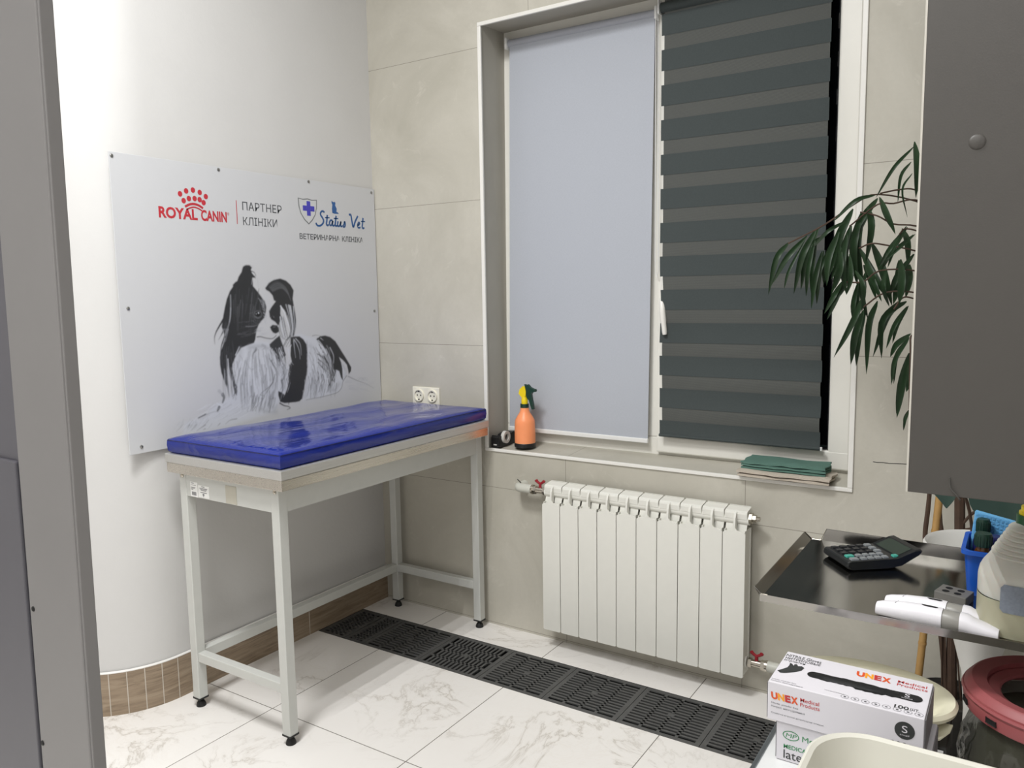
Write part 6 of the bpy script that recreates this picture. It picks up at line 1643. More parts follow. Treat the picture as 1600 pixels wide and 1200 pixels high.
m = MB(); m.tube([(1.309, .135, 2.43), (1.905, .135, 2.43)], .019, 18); m.build('roll', M['zdark'], Zb, smooth=True)
m = MB(); m.tube([(1.312, .1275, .864), (1.900, .1285, .864)], .006, 8); m.build('bottom_rod', M['zdark'], Zb, smooth=True)
m = MB(); m.lathe([(.004, 0), (.004, .012), (.0, .014)], (1.904, .128, .858), 8); m.build('rod_clip', M['rail'], Zb)
m = MB(); m.box(1.3035, .108, 2.405, 1.309, .156, 2.455, .002); m.build('bracket', M['rail'], Zb)

# ------------------------------------------------------------------ radiator
Ra = thing('radiator', 'white ten section radiator hanging on the stone wall under the window', 'radiator', (1.316, 0, .08))
for i in range(10):
    cx = .916 + .04 + .08 * i; h = .0386
    m = MB()
    out = [(cx - h, -.094, .086), (cx - h + .004, -.094, .082), (cx + h - .004, -.094, .082), (cx + h, -.094, .086), (cx + h, -.094, .590), (cx + h - .005, -.094, .595), (cx + .010, -.094, .600), (cx + .0035, -.094, .608), (cx - .0035, -.094, .608), (cx - .010, -.094, .600), (cx - h + .005, -.094, .595), (cx - h, -.094, .590)]
    m.prism(out, (0, .006, 0)); s = m.build('section', M['rad'], Ra)
    m = MB()                                             # the fin that sweeps back to the hood
    pf = [(-.0935, .60), (-.0935, .622), (-.091, .642), (-.085, .656), (-.074, .663), (-.074, .60)]
    m.prism([(cx - .0035, y, z) for y, z in pf], (.007, 0, 0)); m.build('fin', M['rad'], s)
    m = MB()
    ph = [(-.0750, .637), (-.0765, .655), (-.0745, .6615), (-.068, .665), (-.030, .670), (-.030, .655), (-.058, .637)]
    m.prism([(cx - h + .0005, y, z) for y, z in ph], (2 * h - .001, 0, 0)); m.build('hood', M['rad'], s)
    m = MB()
    for sx in (-1, 1):
        xa, xb = cx + sx * .0048, cx + sx * (h - .0022)
        m.prism([(xa, -.062, .6335), (xb - sx * .003, -.062, .6285), (xb, -.063, .6250), (xb, -.074, .598), (xb - sx * .006, -.076, .580), (xa, -.076, .580)], (0, .003, 0))
    m.build('deflector', M['rad'], s)
    m = MB(); m.box(cx - h + .003, -.088, .084, cx - h + .006, -.022, .60); m.box(cx + h - .006, -.088, .084, cx + h - .003, -.022, .60); m.box(cx - .012, -.088, .084, cx + .012, -.022, .57); m.box(cx - .012, -.058, .57, cx + .012, -.022, .65); m.box(cx - h, -.030, .10, cx + h, -.024, .60);  m.build('body', M['rad'], s)
    m = MB(); m.box(cx - h + .002, -.026, .663, cx + h - .002, -.022, .672); m.box(cx - .034, -.030, .652, cx - .031, -.014, .668); m.box(cx + .006, -.030, .652, cx + .009, -.014, .668); m.build('top_grille', M['rad'], s)
for z in (.128, .633):
    m = MB(); m.tube([(.914, -.055, z), (1.718, -.055, z)], .019, 16); m.build('header_pipe', M['rad'], Ra, smooth=True)
m = MB(); m.tube([(1.718, -.055, .640), (1.728, -.055, .640), (1.7282, -.055, .640), (1.740, -.055, .640)], [.019, .019, .013, .013], 6); m.tube([(1.74, -.055, .640), (1.752, -.055, .640)], .008, 8); m.build('air_vent', M['chrome'], Ra)
def valve(x, z, d, lab, loc):
    v = thing('radiator_valve', lab, 'valve', loc)
    m = MB(); m.tube([(x, -.055, z), (x + d * .012, -.055, z)], .0165, 6); m.tube([(x + d * .012, -.055, z), (x + d * .05, -.055, z)], [.0125, .0145], 16); m.tube([(x + d * .044, -.055, z), (x + d * .060, -.055, z)], .0175, 6); m.tube([(x + d * .058, -.055, z), (x + d * .066, -.055, z)], .0195, 16)
    m.build('valve_body', M['chrome'], v, smooth=True)
    hx = x + d * .028
    m = MB(); m.tube([(hx, -.055, z + .012), (hx, -.055, z + .028)], .006, 10)
    for sx in (-1, 1): m.tube(sub([(hx, -.055, z + .028), (hx + sx * .008, -.055, z + .031), (hx + sx * .016, -.055, z + .037), (hx + sx * .019, -.055, z + .042)], 3), [.005] * 3 + [.0055] * 3 + [.0068] * 3 + [.004], 8)
    m.build('butterfly_handle', M['red'], v, smooth=True)
    m = MB(); m.tube(sub([(x + d * .064, -.055, z), (x + d * .115, -.055, z), (x + d * .128, -.050, z), (x + d * .134, -.036, z), (x + d * .134, -.0, z)], 4), [.0185] * 4 + [.0185] * 4 + [.0195] * 4 + [.0185] * 5, 18); m.build('supply_pipe', M['ppr'], v, smooth=True)
    if d < 0:
        m = MB(); m.tube(sub([(x - .150, -.03, z + .025), (x - .135, -.05, z + .029), (x - .118, -.055, z + .0215)], 4), .0022, 6); m.build('wire_tie', M['wire'], v, smooth=True)
    return v
valve(.914, .633, -1, 'radiator valve with red butterfly handle at the upper left end of the radiator', (.85, -.055, .633))
valve(1.722, .128, 1, 'radiator valve with red butterfly handle low at the right end behind the glove boxes', (1.76, -.055, .128))

# ------------------------------------------------------------------ drain grates
GL = ['broken dark plastic drain grate in the corner against the brown skirting, its far half', 'dark plastic drain grate under the examination table, the last whole one before the broken grate', 'drain grate with its slots turned crosswise, by the far right leg of the examination table', 'dark plastic drain grate between the examination table and the left end of the radiator', 'dark plastic drain grate in front of the left half of the radiator', 'dark plastic drain grate in front of the right half of the radiator', 'dark plastic drain grate beside the stacked glove boxes, last one of the row', '']
def grate_mesh(x0, x1, y0, y1, turned=False, cut=None, hub=True):
    m = MB(); z0, z1 = -.0045, -.0005; fr = .017
    bx = lambda a, b, c, d: m.box(a, b, z0, c, d, z1)
    bx(x0, y0, x1, y0 + fr); bx(x0, y1 - fr, x1, y1); bx(x0, y0 + fr, x0 + fr, y1 - fr); bx(x1 - fr, y0 + fr, x1, y1 - fr)
    ix0, ix1, iy0, iy1 = x0 + fr, x1 - fr, y0 + fr, y1 - fr; nb = 13
    if not turned:
        for i in range(1, 4): x = ix0 + (ix1 - ix0) * i / 4; bx(x - .005, iy0, x + .005, iy1)
        for j in range(1, nb): y = iy0 + (iy1 - iy0) * j / nb; bx(ix0, y - .0046, ix1, y + .0046)
    else:
        for i in range(1, 4): y = iy0 + (iy1 - iy0) * i / 4; bx(ix0, y - .005, ix1, y + .005)
        for j in range(1, nb): x = ix0 + (ix1 - ix0) * j / nb; bx(x - .0046, iy0, x + .0046, iy1)
    if hub: m.lathe([(.012, z0), (.012, z1 + .0004), (.006, z1 + .0008)], ((x0 + x1) / 2, (y0 + y1) / 2, 0), 14)
    return m
gy0, gy1 = -.441, -.171
edges = [.259, .545, .8305, 1.111, 1.396, 1.6835, 1.969]
for i in range(6):
    m = grate_mesh(edges[i] + .001, edges[i + 1] - .001, gy0, gy1, turned=(i == 1))
    one(m, 'drain_grate', GL[i + 1], 'drain grate', ((edges[i] + edges[i + 1]) / 2, -.306, 0), M['grate'], group='drain grates in the floor channel')
m = grate_mesh(.013, .150, gy0, gy1, hub=False); o = one(m, 'drain_grate', 'broken off piece of dark drain grate pushed against the brown skirting', 'drain grate', (.08, -.306, 0), M['grate'], group='drain grates in the floor channel')
m = grate_mesh(.156, .257, gy0, gy1, hub=False); o = one(m, 'drain_grate', 'narrow cut piece of dark drain grate beside the broken off piece in the corner', 'drain grate', (.206, -.306, 0), M['grate'], group='drain grates in the floor channel')

# ------------------------------------------------------------------ on the window sill
zs = .777
Bo = thing('spray_bottle', 'orange spray bottle with yellow head and dark green trigger on the window sill', 'spray bottle', (.745, .062, zs))
c = (.745, .062, 0)
m = MB(); m.lathe([(.038, zs), (.0445, zs + .001), (.0450, zs + .016), (.0435, zs + .018), (.0, zs + .018)], c, 32); m.build('base', M['black'], Bo, smooth=True)
m = MB(); m.lathe([(.0430, zs + .017), (.0435, zs + .05), (.0425, zs + .092), (.0415, zs + .108), (.040, zs + .114), (.031, zs + .130), (.0225, zs + .143), (.0190, zs + .152), (.0175, zs + .166), (.0, zs + .166)], c, 32); m.build('bottle_body', M['orange'], Bo, smooth=True)
m = MB(); m.lathe([(.0, zs + .164), (.018, zs + .164), (.018, zs + .180), (.0, zs + .180)], c, 24); m.build('collar', M['dgreen'], Bo, smooth=True)
m = MB(); m.lathe([(.0, zs + .179), (.0135, zs + .180), (.0140, zs + .200), (.011, zs + .206), (.0105, zs + .214)], c, 20)
m.prism([(.722, .052, zs + .222), (.727, .052, zs + .240), (.742, .052, zs + .254), (.752, .052, zs + .252), (.757, .052, zs + .232), (.756, .052, zs + .216), (.748, .052, zs + .205), (.738, .052, zs + .205), (.731, .052, zs + .212)], (0, .020, 0)); m.build('spray_head', M['yellow'], Bo, smooth=True)
m = MB(); tg = [(.748, zs + .262), (.758, zs + .258), (.764, zs + .262), (.776, zs + .250), (.790, zs + .245), (.797, zs + .240), (.796, zs + .232), (.786, zs + .231), (.780, zs + .222), (.783, zs + .200), (.788, zs + .180), (.790, zs + .160), (.783, zs + .159), (.776, zs + .176), (.770, zs + .196), (.760, zs + .206), (.756, zs + .220), (.754, zs + .245)]
m.prism([(x, .055, z) for x, z in tg], (0, .014, 0)); m.tube([(.790, .062, zs + .237), (.802, .062, zs + .239)], .006, 10); m.build('trigger', M['dgreen'], Bo)
Td = thing('tape_dispenser', 'black desk tape dispenser in the left corner of the window sill behind the spray bottle', 'tape dispenser', (.640, .07, .774))
x0, x1 = .612, .652; zt = .772
prof = [(.006, 0), (.006, .040), (.014, .050), (.022, .048), (.030, .038), (.045, .036), (.060, .048), (.078, .052), (.100, .050), (.122, .054), (.128, .046), (.130, .0)]
m = MB(); m.prism([(x0, y, zt + z) for y, z in prof], (x1 - x0, 0, 0)); m.build('body', M['black'], Td)
m = MB(); m.lathe([(.015, -.010), (.026, -.010), (.026, .010), (.015, .010), (.015, -.010)], (0, 0, 0), 28, caps=False)
for v in m.bm.verts: v.co = Vector((x1 + .004 + v.co.z * .75, .050 + v.co.x, zt + .040 + v.co.y))
m.build('tape_roll', M['tapeclear'], Td, smooth=True)
m = MB(); m.box(x0 + .012, .0052, zt + .009, x1 - .012, .0062, zt + .014); m.build('badge', M['tapeclear'], Td)
def cloth(name, lab, x0, x1, y0, y1, z0, z1, layers, mt, seed, loc):
    t = thing(name, lab, 'cloth', loc, 'folded cloths on the window sill'); rnd = random.Random(seed); hgt = (z1 - z0) / layers
    for l in range(layers):
        m = MB(); za = z0 + hgt * l + .0004; nx_, ny_ = 22, 8; ph = rnd.uniform(0, 6)
        ex = [rnd.uniform(-.006, .004) for _ in range(4)]
        top = []; bot = []
        for i in range(nx_ + 1):
            a = []; b = []
            for j in range(ny_ + 1):
                u, v = i / nx_, j / ny_
                x = x0 + ex[0] + (x1 - x0 + ex[1] - ex[0]) * u + .004 * math.sin(9 * v + ph) * (1 if u > .5 else -1) * (abs(u - .5) * 2) ** 3
                y = y0 + (y1 - y0) * v + ex[2] * (1 - v) + .003 * math.sin(11 * u + ph)
                wv = .0015 * math.sin(7 * u + 4 * v + ph) + (.0018 * math.sin(23 * u + ph) if v < .1 else 0)
                ed = min(1, min(u, 1 - u) * 22, min(v, 1 - v) * 8)
                a.append(m.bm.verts.new((x, y, za + hgt * (.55 + .4 * ed) + wv * (l + 1) / layers))); b.append(m.bm.verts.new((x, y, za + wv * l / layers)))
            top.append(a); bot.append(b)
        for i in range(nx_):
            for j in range(ny_):
                m.bm.faces.new((top[i][j], top[i + 1][j], top[i + 1][j + 1], top[i][j + 1])); m.bm.faces.new((bot[i][j], bot[i][j + 1], bot[i + 1][j + 1], bot[i + 1][j]))
        for j in range(ny_):
            m.bm.faces.new((top[0][j], top[0][j + 1], bot[0][j + 1], bot[0][j])); m.bm.faces.new((top[nx_][j], bot[nx_][j], bot[nx_][j + 1], top[nx_][j + 1]))
        for i in range(nx_):
            m.bm.faces.new((top[i][0], bot[i][0], bot[i + 1][0], top[i + 1][0])); m.bm.faces.new((top[i][ny_], top[i + 1][ny_], bot[i + 1][ny_], bot[i][ny_]))
        m.build('fold', mt, t, smooth=60)
    return t
cloth('folded_cloth', 'folded beige cloth lying under the green one on the window sill', 1.668, 1.962, -.030, .105, .776, .800, 2, M['towel2'], 3, (1.81, .04, .776))
cloth('folded_cloth', 'folded dark green cloth on top of the beige one at the right of the sill', 1.672, 1.950, -.018, .110, .801, .829, 3, M['towel'], 8, (1.81, .04, .801))

# ------------------------------------------------------------------ grey cabinet on the right wall
Ca = thing('wall_cabinet', 'dark grey cabinet side panel hanging at the right edge above the steel tray', 'cabinet', (2.66, -1.275, 1.108))
CX0, CX1, CY0, CY1, CZ0, CZ1 = 2.3395, 2.995, -1.400, -1.15, 1.108, 2.75
m = MB(); m.box(CX0 + .003, CY0, CZ0, CX1, CY1, CZ1, .001); m.build('body', M['cabinet'], Ca)
m = MB(); m.box(CX0, CY0 + .0005, CZ0, CX0 + .0028, CY1, CZ1); m.build('edge_strip', M['cabedge'], Ca)
m = MB(); m.lathe([(.0, .0024), (.0075, .0022), (.0100, .0012), (.0108, 0)], (0, 0, 0), 24)
for v in m.bm.verts: v.co = Vector((2.411 + v.co.x, CY0 - v.co.z, 1.612 + v.co.y))
m.build('screw_cover', M['cabinet'], Ca, smooth=True)
m = MB(); m.tube(sub([(2.397, CY0 - .002, 1.136), (2.399, CY0 - .003, 1.121), (2.407, CY0 - .003, 1.111), (2.411, CY0 - .001, 1.105), (2.411, CY0 + .01, 1.103)], 5), .0011, 6); m.build('wire', M['wire'], Ca, smooth=True)

# ------------------------------------------------------------------ tall long-leaved plant in a dark pot
Pl = thing('potted_ficus', 'tall plant with long drooping narrow leaves in a dark pot by the back wall', 'plant', (2.345, -.21, 0))
m = MB(); m.lathe([(.0, 0), (.072, 0), (.076, .01), (.096, .20), (.101, .21), (.103, .235), (.097, .238), (.092, .222), (.0, .222)], (2.348, -.175, 0), 36); m.build('pot', M['potdark'], Pl, smooth=True)
m = MB(); rnd = random.Random(4); seg = 28
ring = [(2.348 + .091 * math.cos(2 * math.pi * k / seg), -.175 + .091 * math.sin(2 * math.pi * k / seg), .224) for k in range(seg)]
m.loft([ring, [(2.348 + (p[0] - 2.348) * .6, -.175 + (p[1] + .175) * .6, .232 + rnd.uniform(-.003, .004)) for p in ring], [(2.348 + (p[0] - 2.348) * .2, -.175 + (p[1] + .175) * .2, .235 + rnd.uniform(-.003, .004)) for p in ring]], True, True); m.build('soil', M['soil'], Pl, smooth=True)
W2 = [(2.2585 + .0, .30)]
m = MB()
def stem(pts, r):
    n_ = 5 * (len(pts) - 1) + 1; top_ = pts[-1][2]
    m.tube(sub(pts, 5), [r * (1 if k < n_ * .6 or top_ < 1.2 else 1 - .8 * (k / n_ - .6) / .4) for k in range(n_)], 8)
m_ = m
stem([(2.350, -.20, .22), (2.342, -.205, .42), (2.352, -.205, .60), (2.345, -.20, .80), (2.335, -.20, 1.1), (2.345, -.20, 1.5), (2.36, -.20, 1.85)], .0135)
stem([(2.340, -.20, .22), (2.322, -.205, .36), (2.306, -.205, .50), (2.300, -.20, .62), (2.305, -.20, .70), (2.296, -.20, .82), (2.30, -.20, 1.25)], .0075)
stem([(2.336, -.19, .22), (2.318, -.20, .40), (2.275, -.205, .62), (2.262, -.20, .70), (2.268, -.20, .82), (2.28, -.20, 1.2), (2.29, -.20, 1.6)], .0065)
stem([(2.338, -.21, .50), (2.360, -.215, .60), (2.348, -.215, .69)], .004); stem([(2.349, -.205, .745), (2.375, -.21, .785), (2.395, -.21, .80)], .004)
stem([(2.352, -.205, .735), (2.385, -.21, .745), (2.40, -.22, .73)], .003)
for k in range(7): stem([(2.325 + .012 * k, -.20, .22), (2.318 + .009 * k, -.215, .38 + .01 * k), (2.312 + .011 * k, -.205, .50), (2.32 + .008 * k, -.20, .60 + .01 * k)], .0022)
m.build('stems', M['bark'], Pl, smooth=True)
m = MB(); m.tube([(2.258, -.20, .224), (2.295, -.20, .84), (2.33, -.20, 1.40)], .0105, 10)
for t in (.25, .5, .8): m.tube([(2.258 + .037 * t, -.20, .224 + .616 * t), (2.2585 + .037 * t, -.20, .231 + .616 * t)], .0117, 10)
m.build('cane', M['bamboo'], Pl, smooth=True)
# foliage: every leaf is a folded, tapering blade hanging from its twig.  (points: x, z on the plane y=-0.40, depth offset)
LP = [(((2.219,-0.44,1.761),(2.18,-0.472,1.71),(2.139,-0.458,1.641)),0.0086),(((2.218,-0.417,1.777),(2.229,-0.449,1.714),(2.228,-0.433,1.635)),0.0172),(((2.207,-0.374,1.734),(2.188,-0.406,1.696),(2.184,-0.411,1.628)),0.0079),(((2.223,-0.478,1.692),(2.206,-0.51,1.65),(2.217,-0.484,1.584)),0.005),(((2.133,-0.436,1.65),(2.091,-0.468,1.635),(2.039,-0.467,1.586)),0.0108),(((1.888,-0.311,1.546),(1.862,-0.343,1.498),(1.839,-0.332,1.397)),0.0158),(((1.945,-0.338,1.559),(1.897,-0.37,1.496),(1.854,-0.359,1.424)),0.0136),(((1.948,-0.371,1.548),(1.914,-0.403,1.464),(1.902,-0.405,1.414)),0.0079),(((1.978,-0.372,1.578),(1.948,-0.404,1.501),(1.922,-0.377,1.399)),0.0172),(((1.978,-0.391,1.545),(1.969,-0.423,1.462),(1.961,-0.401,1.392)),0.0122),(((1.993,-0.366,1.516),(1.983,-0.398,1.44),(1.976,-0.403,1.358)),0.0143),(((2.01,-0.351,1.523),(1.991,-0.383,1.462),(1.981,-0.367,1.382)),0.0122),(((2.047,-0.429,1.562),(2.028,-0.461,1.489),(2.028,-0.468,1.419)),0.0172),(((2.063,-0.333,1.628),(2.039,-0.365,1.559),(2.008,-0.354,1.438)),0.0201),(((2.065,-0.358,1.581),(2.053,-0.39,1.505),(2.022,-0.363,1.428)),0.0187),(((2.089,-0.359,1.615),(2.076,-0.391,1.519),(2.086,-0.362,1.416)),0.0215),(((2.065,-0.413,1.555),(2.06,-0.445,1.474),(2.069,-0.421,1.396)),0.0172),(((2.111,-0.404,1.625),(2.127,-0.436,1.572),(2.112,-0.407,1.475)),0.0179),(((2.124,-0.331,1.652),(2.101,-0.363,1.607),(2.066,-0.367,1.514)),0.0158),(((2.15,-0.457,1.639),(2.171,-0.489,1.593),(2.192,-0.488,1.544)),0.0143),(((2.111,-0.316,1.535),(2.144,-0.348,1.459),(2.171,-0.338,1.362)),0.023),(((2.09,-0.373,1.519),(2.127,-0.405,1.451),(2.161,-0.401,1.391)),0.0158),(((2.057,-0.394,1.431),(2.045,-0.426,1.386),(2.021,-0.418,1.328)),0.0129),(((2.109,-0.42,1.387),(2.093,-0.452,1.328),(2.045,-0.437,1.227)),0.0143),(((2.091,-0.381,1.43),(2.085,-0.413,1.364),(2.089,-0.385,1.302)),0.0136),(((2.107,-0.364,1.459),(2.103,-0.396,1.4),(2.116,-0.367,1.328)),0.0143),(((2.103,-0.334,1.354),(2.093,-0.366,1.287),(2.085,-0.335,1.196)),0.0187),(((2.138,-0.366,1.377),(2.123,-0.398,1.312),(2.122,-0.399,1.181)),0.0172),(((2.189,-0.334,1.378),(2.15,-0.366,1.318),(2.149,-0.335,1.22)),0.0172),(((2.204,-0.326,1.375),(2.164,-0.358,1.34),(2.128,-0.343,1.224)),0.0172),(((2.209,-0.359,1.362),(2.184,-0.391,1.312),(2.167,-0.39,1.251)),0.0115),(((2.188,-0.339,1.568),(2.205,-0.371,1.528),(2.207,-0.356,1.468)),0.0172),(((2.199,-0.432,1.484),(2.206,-0.464,1.427),(2.204,-0.469,1.37)),0.0201),(((2.206,-0.335,1.472),(2.204,-0.367,1.428),(2.186,-0.335,1.371)),0.0158),(((2.199,-0.465,1.545),(2.178,-0.497,1.504),(2.154,-0.473,1.464)),0.0108),(((2.226,-0.41,1.292),(2.197,-0.442,1.264),(2.185,-0.444,1.234)),0.0129),(((2.226,-0.43,1.285),(2.201,-0.462,1.237),(2.195,-0.439,1.163)),0.0115),(((2.217,-0.332,1.237),(2.205,-0.364,1.155),(2.197,-0.37,1.064)),0.0201),(((2.22,-0.376,1.209),(2.228,-0.408,1.176),(2.222,-0.414,1.141)),0.0158),(((2.225,-0.358,1.086),(2.219,-0.39,1.063),(2.216,-0.385,1.034)),0.0079),(((2.197,-0.33,1.574),(2.171,-0.362,1.523),(2.146,-0.331,1.465)),0.0093),(((2.224,-0.394,1.498),(2.19,-0.426,1.442),(2.169,-0.394,1.392)),0.0122),(((2.229,-0.427,1.546),(2.198,-0.459,1.511),(2.164,-0.464,1.479)),0.0065),(((2.105,-0.378,1.474),(2.132,-0.41,1.429),(2.156,-0.417,1.376)),0.0143),(((2.078,-0.446,1.502),(2.089,-0.478,1.444),(2.078,-0.47,1.395)),0.0129),(((2.037,-0.376,1.528),(2.045,-0.408,1.46),(2.027,-0.41,1.393)),0.0143),(((2.098,-0.473,1.458),(2.124,-0.505,1.415),(2.118,-0.478,1.35)),0.0129),(((2.164,-0.427,1.457),(2.163,-0.459,1.414),(2.176,-0.428,1.365)),0.0115),(((1.997,-0.328,1.563),(1.96,-0.36,1.533),(1.926,-0.352,1.472)),0.01),(((2.061,-0.402,1.592),(2.019,-0.434,1.563),(1.981,-0.421,1.524)),0.01),(((1.934,-0.287,1.565),(1.887,-0.319,1.505),(1.843,-0.29,1.442)),0.0138),(((1.975,-0.336,1.58),(1.951,-0.368,1.501),(1.934,-0.347,1.41)),0.0174),(((1.97,-0.334,1.543),(1.967,-0.366,1.45),(1.97,-0.365,1.384)),0.0123),(((1.988,-0.322,1.518),(1.982,-0.354,1.442),(1.973,-0.324,1.369)),0.0145),(((2.017,-0.286,1.57),(1.993,-0.318,1.489),(1.985,-0.299,1.423)),0.0174),(((2.054,-0.304,1.626),(2.026,-0.336,1.55),(1.994,-0.329,1.44)),0.0203),(((2.065,-0.371,1.58),(2.05,-0.403,1.504),(2.026,-0.406,1.436)),0.0189),(((2.085,-0.316,1.619),(2.078,-0.348,1.521),(2.096,-0.346,1.43)),0.0218),(((2.046,-0.291,1.565),(2.044,-0.323,1.483),(2.058,-0.312,1.412)),0.0174),(((2.104,-0.356,1.626),(2.119,-0.388,1.568),(2.106,-0.368,1.481)),0.0181),(((2.12,-0.336,1.647),(2.091,-0.368,1.595),(2.056,-0.375,1.511)),0.016),(((2.131,-0.347,1.653),(2.149,-0.379,1.611),(2.166,-0.377,1.568)),0.0145),(((2.087,-0.336,1.518),(2.129,-0.368,1.446),(2.164,-0.375,1.392)),0.016),(((2.056,-0.4,1.433),(2.04,-0.432,1.394),(2.017,-0.434,1.345)),0.0131),(((2.117,-0.46,1.39),(2.104,-0.492,1.336),(2.067,-0.486,1.251)),0.0145),(((2.085,-0.323,1.433),(2.084,-0.355,1.369),(2.095,-0.342,1.316)),0.0138),(((2.11,-0.4,1.354),(2.095,-0.432,1.286),(2.083,-0.404,1.207)),0.0189),(((2.208,-0.318,1.363),(2.187,-0.35,1.316),(2.176,-0.346,1.263)),0.0116),(((2.187,-0.367,1.484),(2.189,-0.399,1.422),(2.182,-0.403,1.369)),0.0203),(((2.214,-0.378,1.472),(2.218,-0.41,1.432),(2.211,-0.412,1.385)),0.016),(((2.195,-0.426,1.544),(2.175,-0.458,1.495),(2.154,-0.43,1.458)),0.0109),(((2.218,-0.332,1.289),(2.188,-0.364,1.263),(2.174,-0.34,1.234)),0.0131),(((2.229,-0.462,1.284),(2.202,-0.494,1.23),(2.196,-0.491,1.166)),0.0116),(((2.212,-0.3,1.234),(2.199,-0.332,1.152),(2.187,-0.305,1.066)),0.0203),(((2.215,-0.326,1.204),(2.222,-0.358,1.169),(2.214,-0.334,1.134)),0.016),(((2.217,-0.283,1.078),(2.21,-0.315,1.058),(2.204,-0.287,1.03)),0.008),(((2.203,-0.363,1.569),(2.179,-0.395,1.516),(2.162,-0.384,1.464)),0.0094),(((2.225,-0.393,1.497),(2.192,-0.425,1.439),(2.175,-0.403,1.394)),0.0123),(((2.209,-0.282,1.554),(2.171,-0.314,1.518),(2.132,-0.313,1.488)),0.0065),(((2.096,-0.34,1.475),(2.12,-0.372,1.429),(2.136,-0.372,1.381)),0.0145),(((2.061,-0.372,1.502),(2.065,-0.404,1.437),(2.045,-0.377,1.391)),0.0131),(((2.049,-0.427,1.529),(2.06,-0.459,1.468),(2.045,-0.445,1.412)),0.0145),(((2.072,-0.323,1.465),(2.1,-0.355,1.426),(2.099,-0.356,1.368)),0.0131),(((2.158,-0.383,1.455),(2.159,-0.415,1.407),(2.173,-0.403,1.362)),0.0116)]
m = MB(); rnd = random.Random(2)
def blade(pts, wd):
    P = sub(pts, 5); n = len(P) - 1; L_ = []; C_ = []; R__ = []
    for i, p in enumerate(P):
        t = (P[min(i + 1, n)] - P[max(i - 1, 0)]).normalized(); s = i / n
        wv = wd * .5 * min(1, (math.sin(math.pi * min(1, s * 1.02 + .015)) ** .6))
        side = t.cross(Vector((.45, -.85, .25)))
        side.normalize(); nrm = side.cross(t).normalized()
        C_.append(p); L_.append(p - side * wv + nrm * wv * .35); R__.append(p + side * wv + nrm * wv * .35)
    V = [[m.bm.verts.new(q_) for q_ in r_] for r_ in (L_, C_, R__)]
    V2 = [[m.bm.verts.new(q_ + Vector((0, .0006, -.0004))) for q_ in r_] for r_ in (L_, C_, R__)]
    for i in range(n):
        for a, b in ((0, 1), (1, 2)):
            m.bm.faces.new((V[a][i], V[a][i + 1], V[b][i + 1], V[b][i])); m.bm.faces.new((V2[a][i], V2[b][i], V2[b][i + 1], V2[a][i + 1]))
mirror = lambda p: (4.62 - p[0], p[1] + .16 - .3 * (p[0] - 1.8) * .3, p[2] + .10)     # the far side of the crown
for pts, wd in LP: blade(pts, wd); blade([mirror(p) for p in pts], wd)
m.build('foliage', M['leaf'], Pl, smooth=50, fix=False)
m = MB()
for pts in [((2.225,-0.4,1.659),(2.188,-0.42,1.661),(2.146,-0.44,1.653)),((2.137,-0.4,1.655),(2.083,-0.42,1.633),(2.013,-0.44,1.582),(1.91,-0.4,1.539)),((2.229,-0.4,1.568),(2.178,-0.42,1.575),(2.141,-0.44,1.597),(2.094,-0.4,1.612)),((2.235,-0.4,1.398),(2.165,-0.42,1.4),(2.116,-0.44,1.363)),((2.225,-0.4,1.634),(2.176,-0.42,1.627),(2.14,-0.44,1.625),(2.068,-0.4,1.577)),((2.23,-0.4,1.505),(2.167,-0.42,1.521),(2.13,-0.44,1.527),(2.094,-0.4,1.518)),((2.229,-0.4,1.455),(2.15,-0.42,1.457),(2.113,-0.44,1.429),(2.058,-0.4,1.429)),((2.232,-0.4,1.291),(2.229,-0.42,1.242),(2.234,-0.44,1.1)),((2.228,-0.4,1.384),(2.205,-0.42,1.385),(2.189,-0.44,1.357)),((2.235,-0.4,1.554),(2.205,-0.42,1.561),(2.195,-0.44,1.547))]:
    for q_ in (list(pts), [mirror(p) for p in pts]):
        a_ = q_[0]; z_ = min(1.82, a_[2] - .12); tr_ = (2.340 + .028 * max(0, z_ - 1.1), -.20, z_)
        m.tube(sub([tr_, ((tr_[0] + a_[0]) / 2, (tr_[1] + a_[1]) / 2, (z_ + a_[2]) / 2 + .03)] + q_, 4), .0022, 5)
m.build('twigs', M['bark'], Pl, smooth=True)

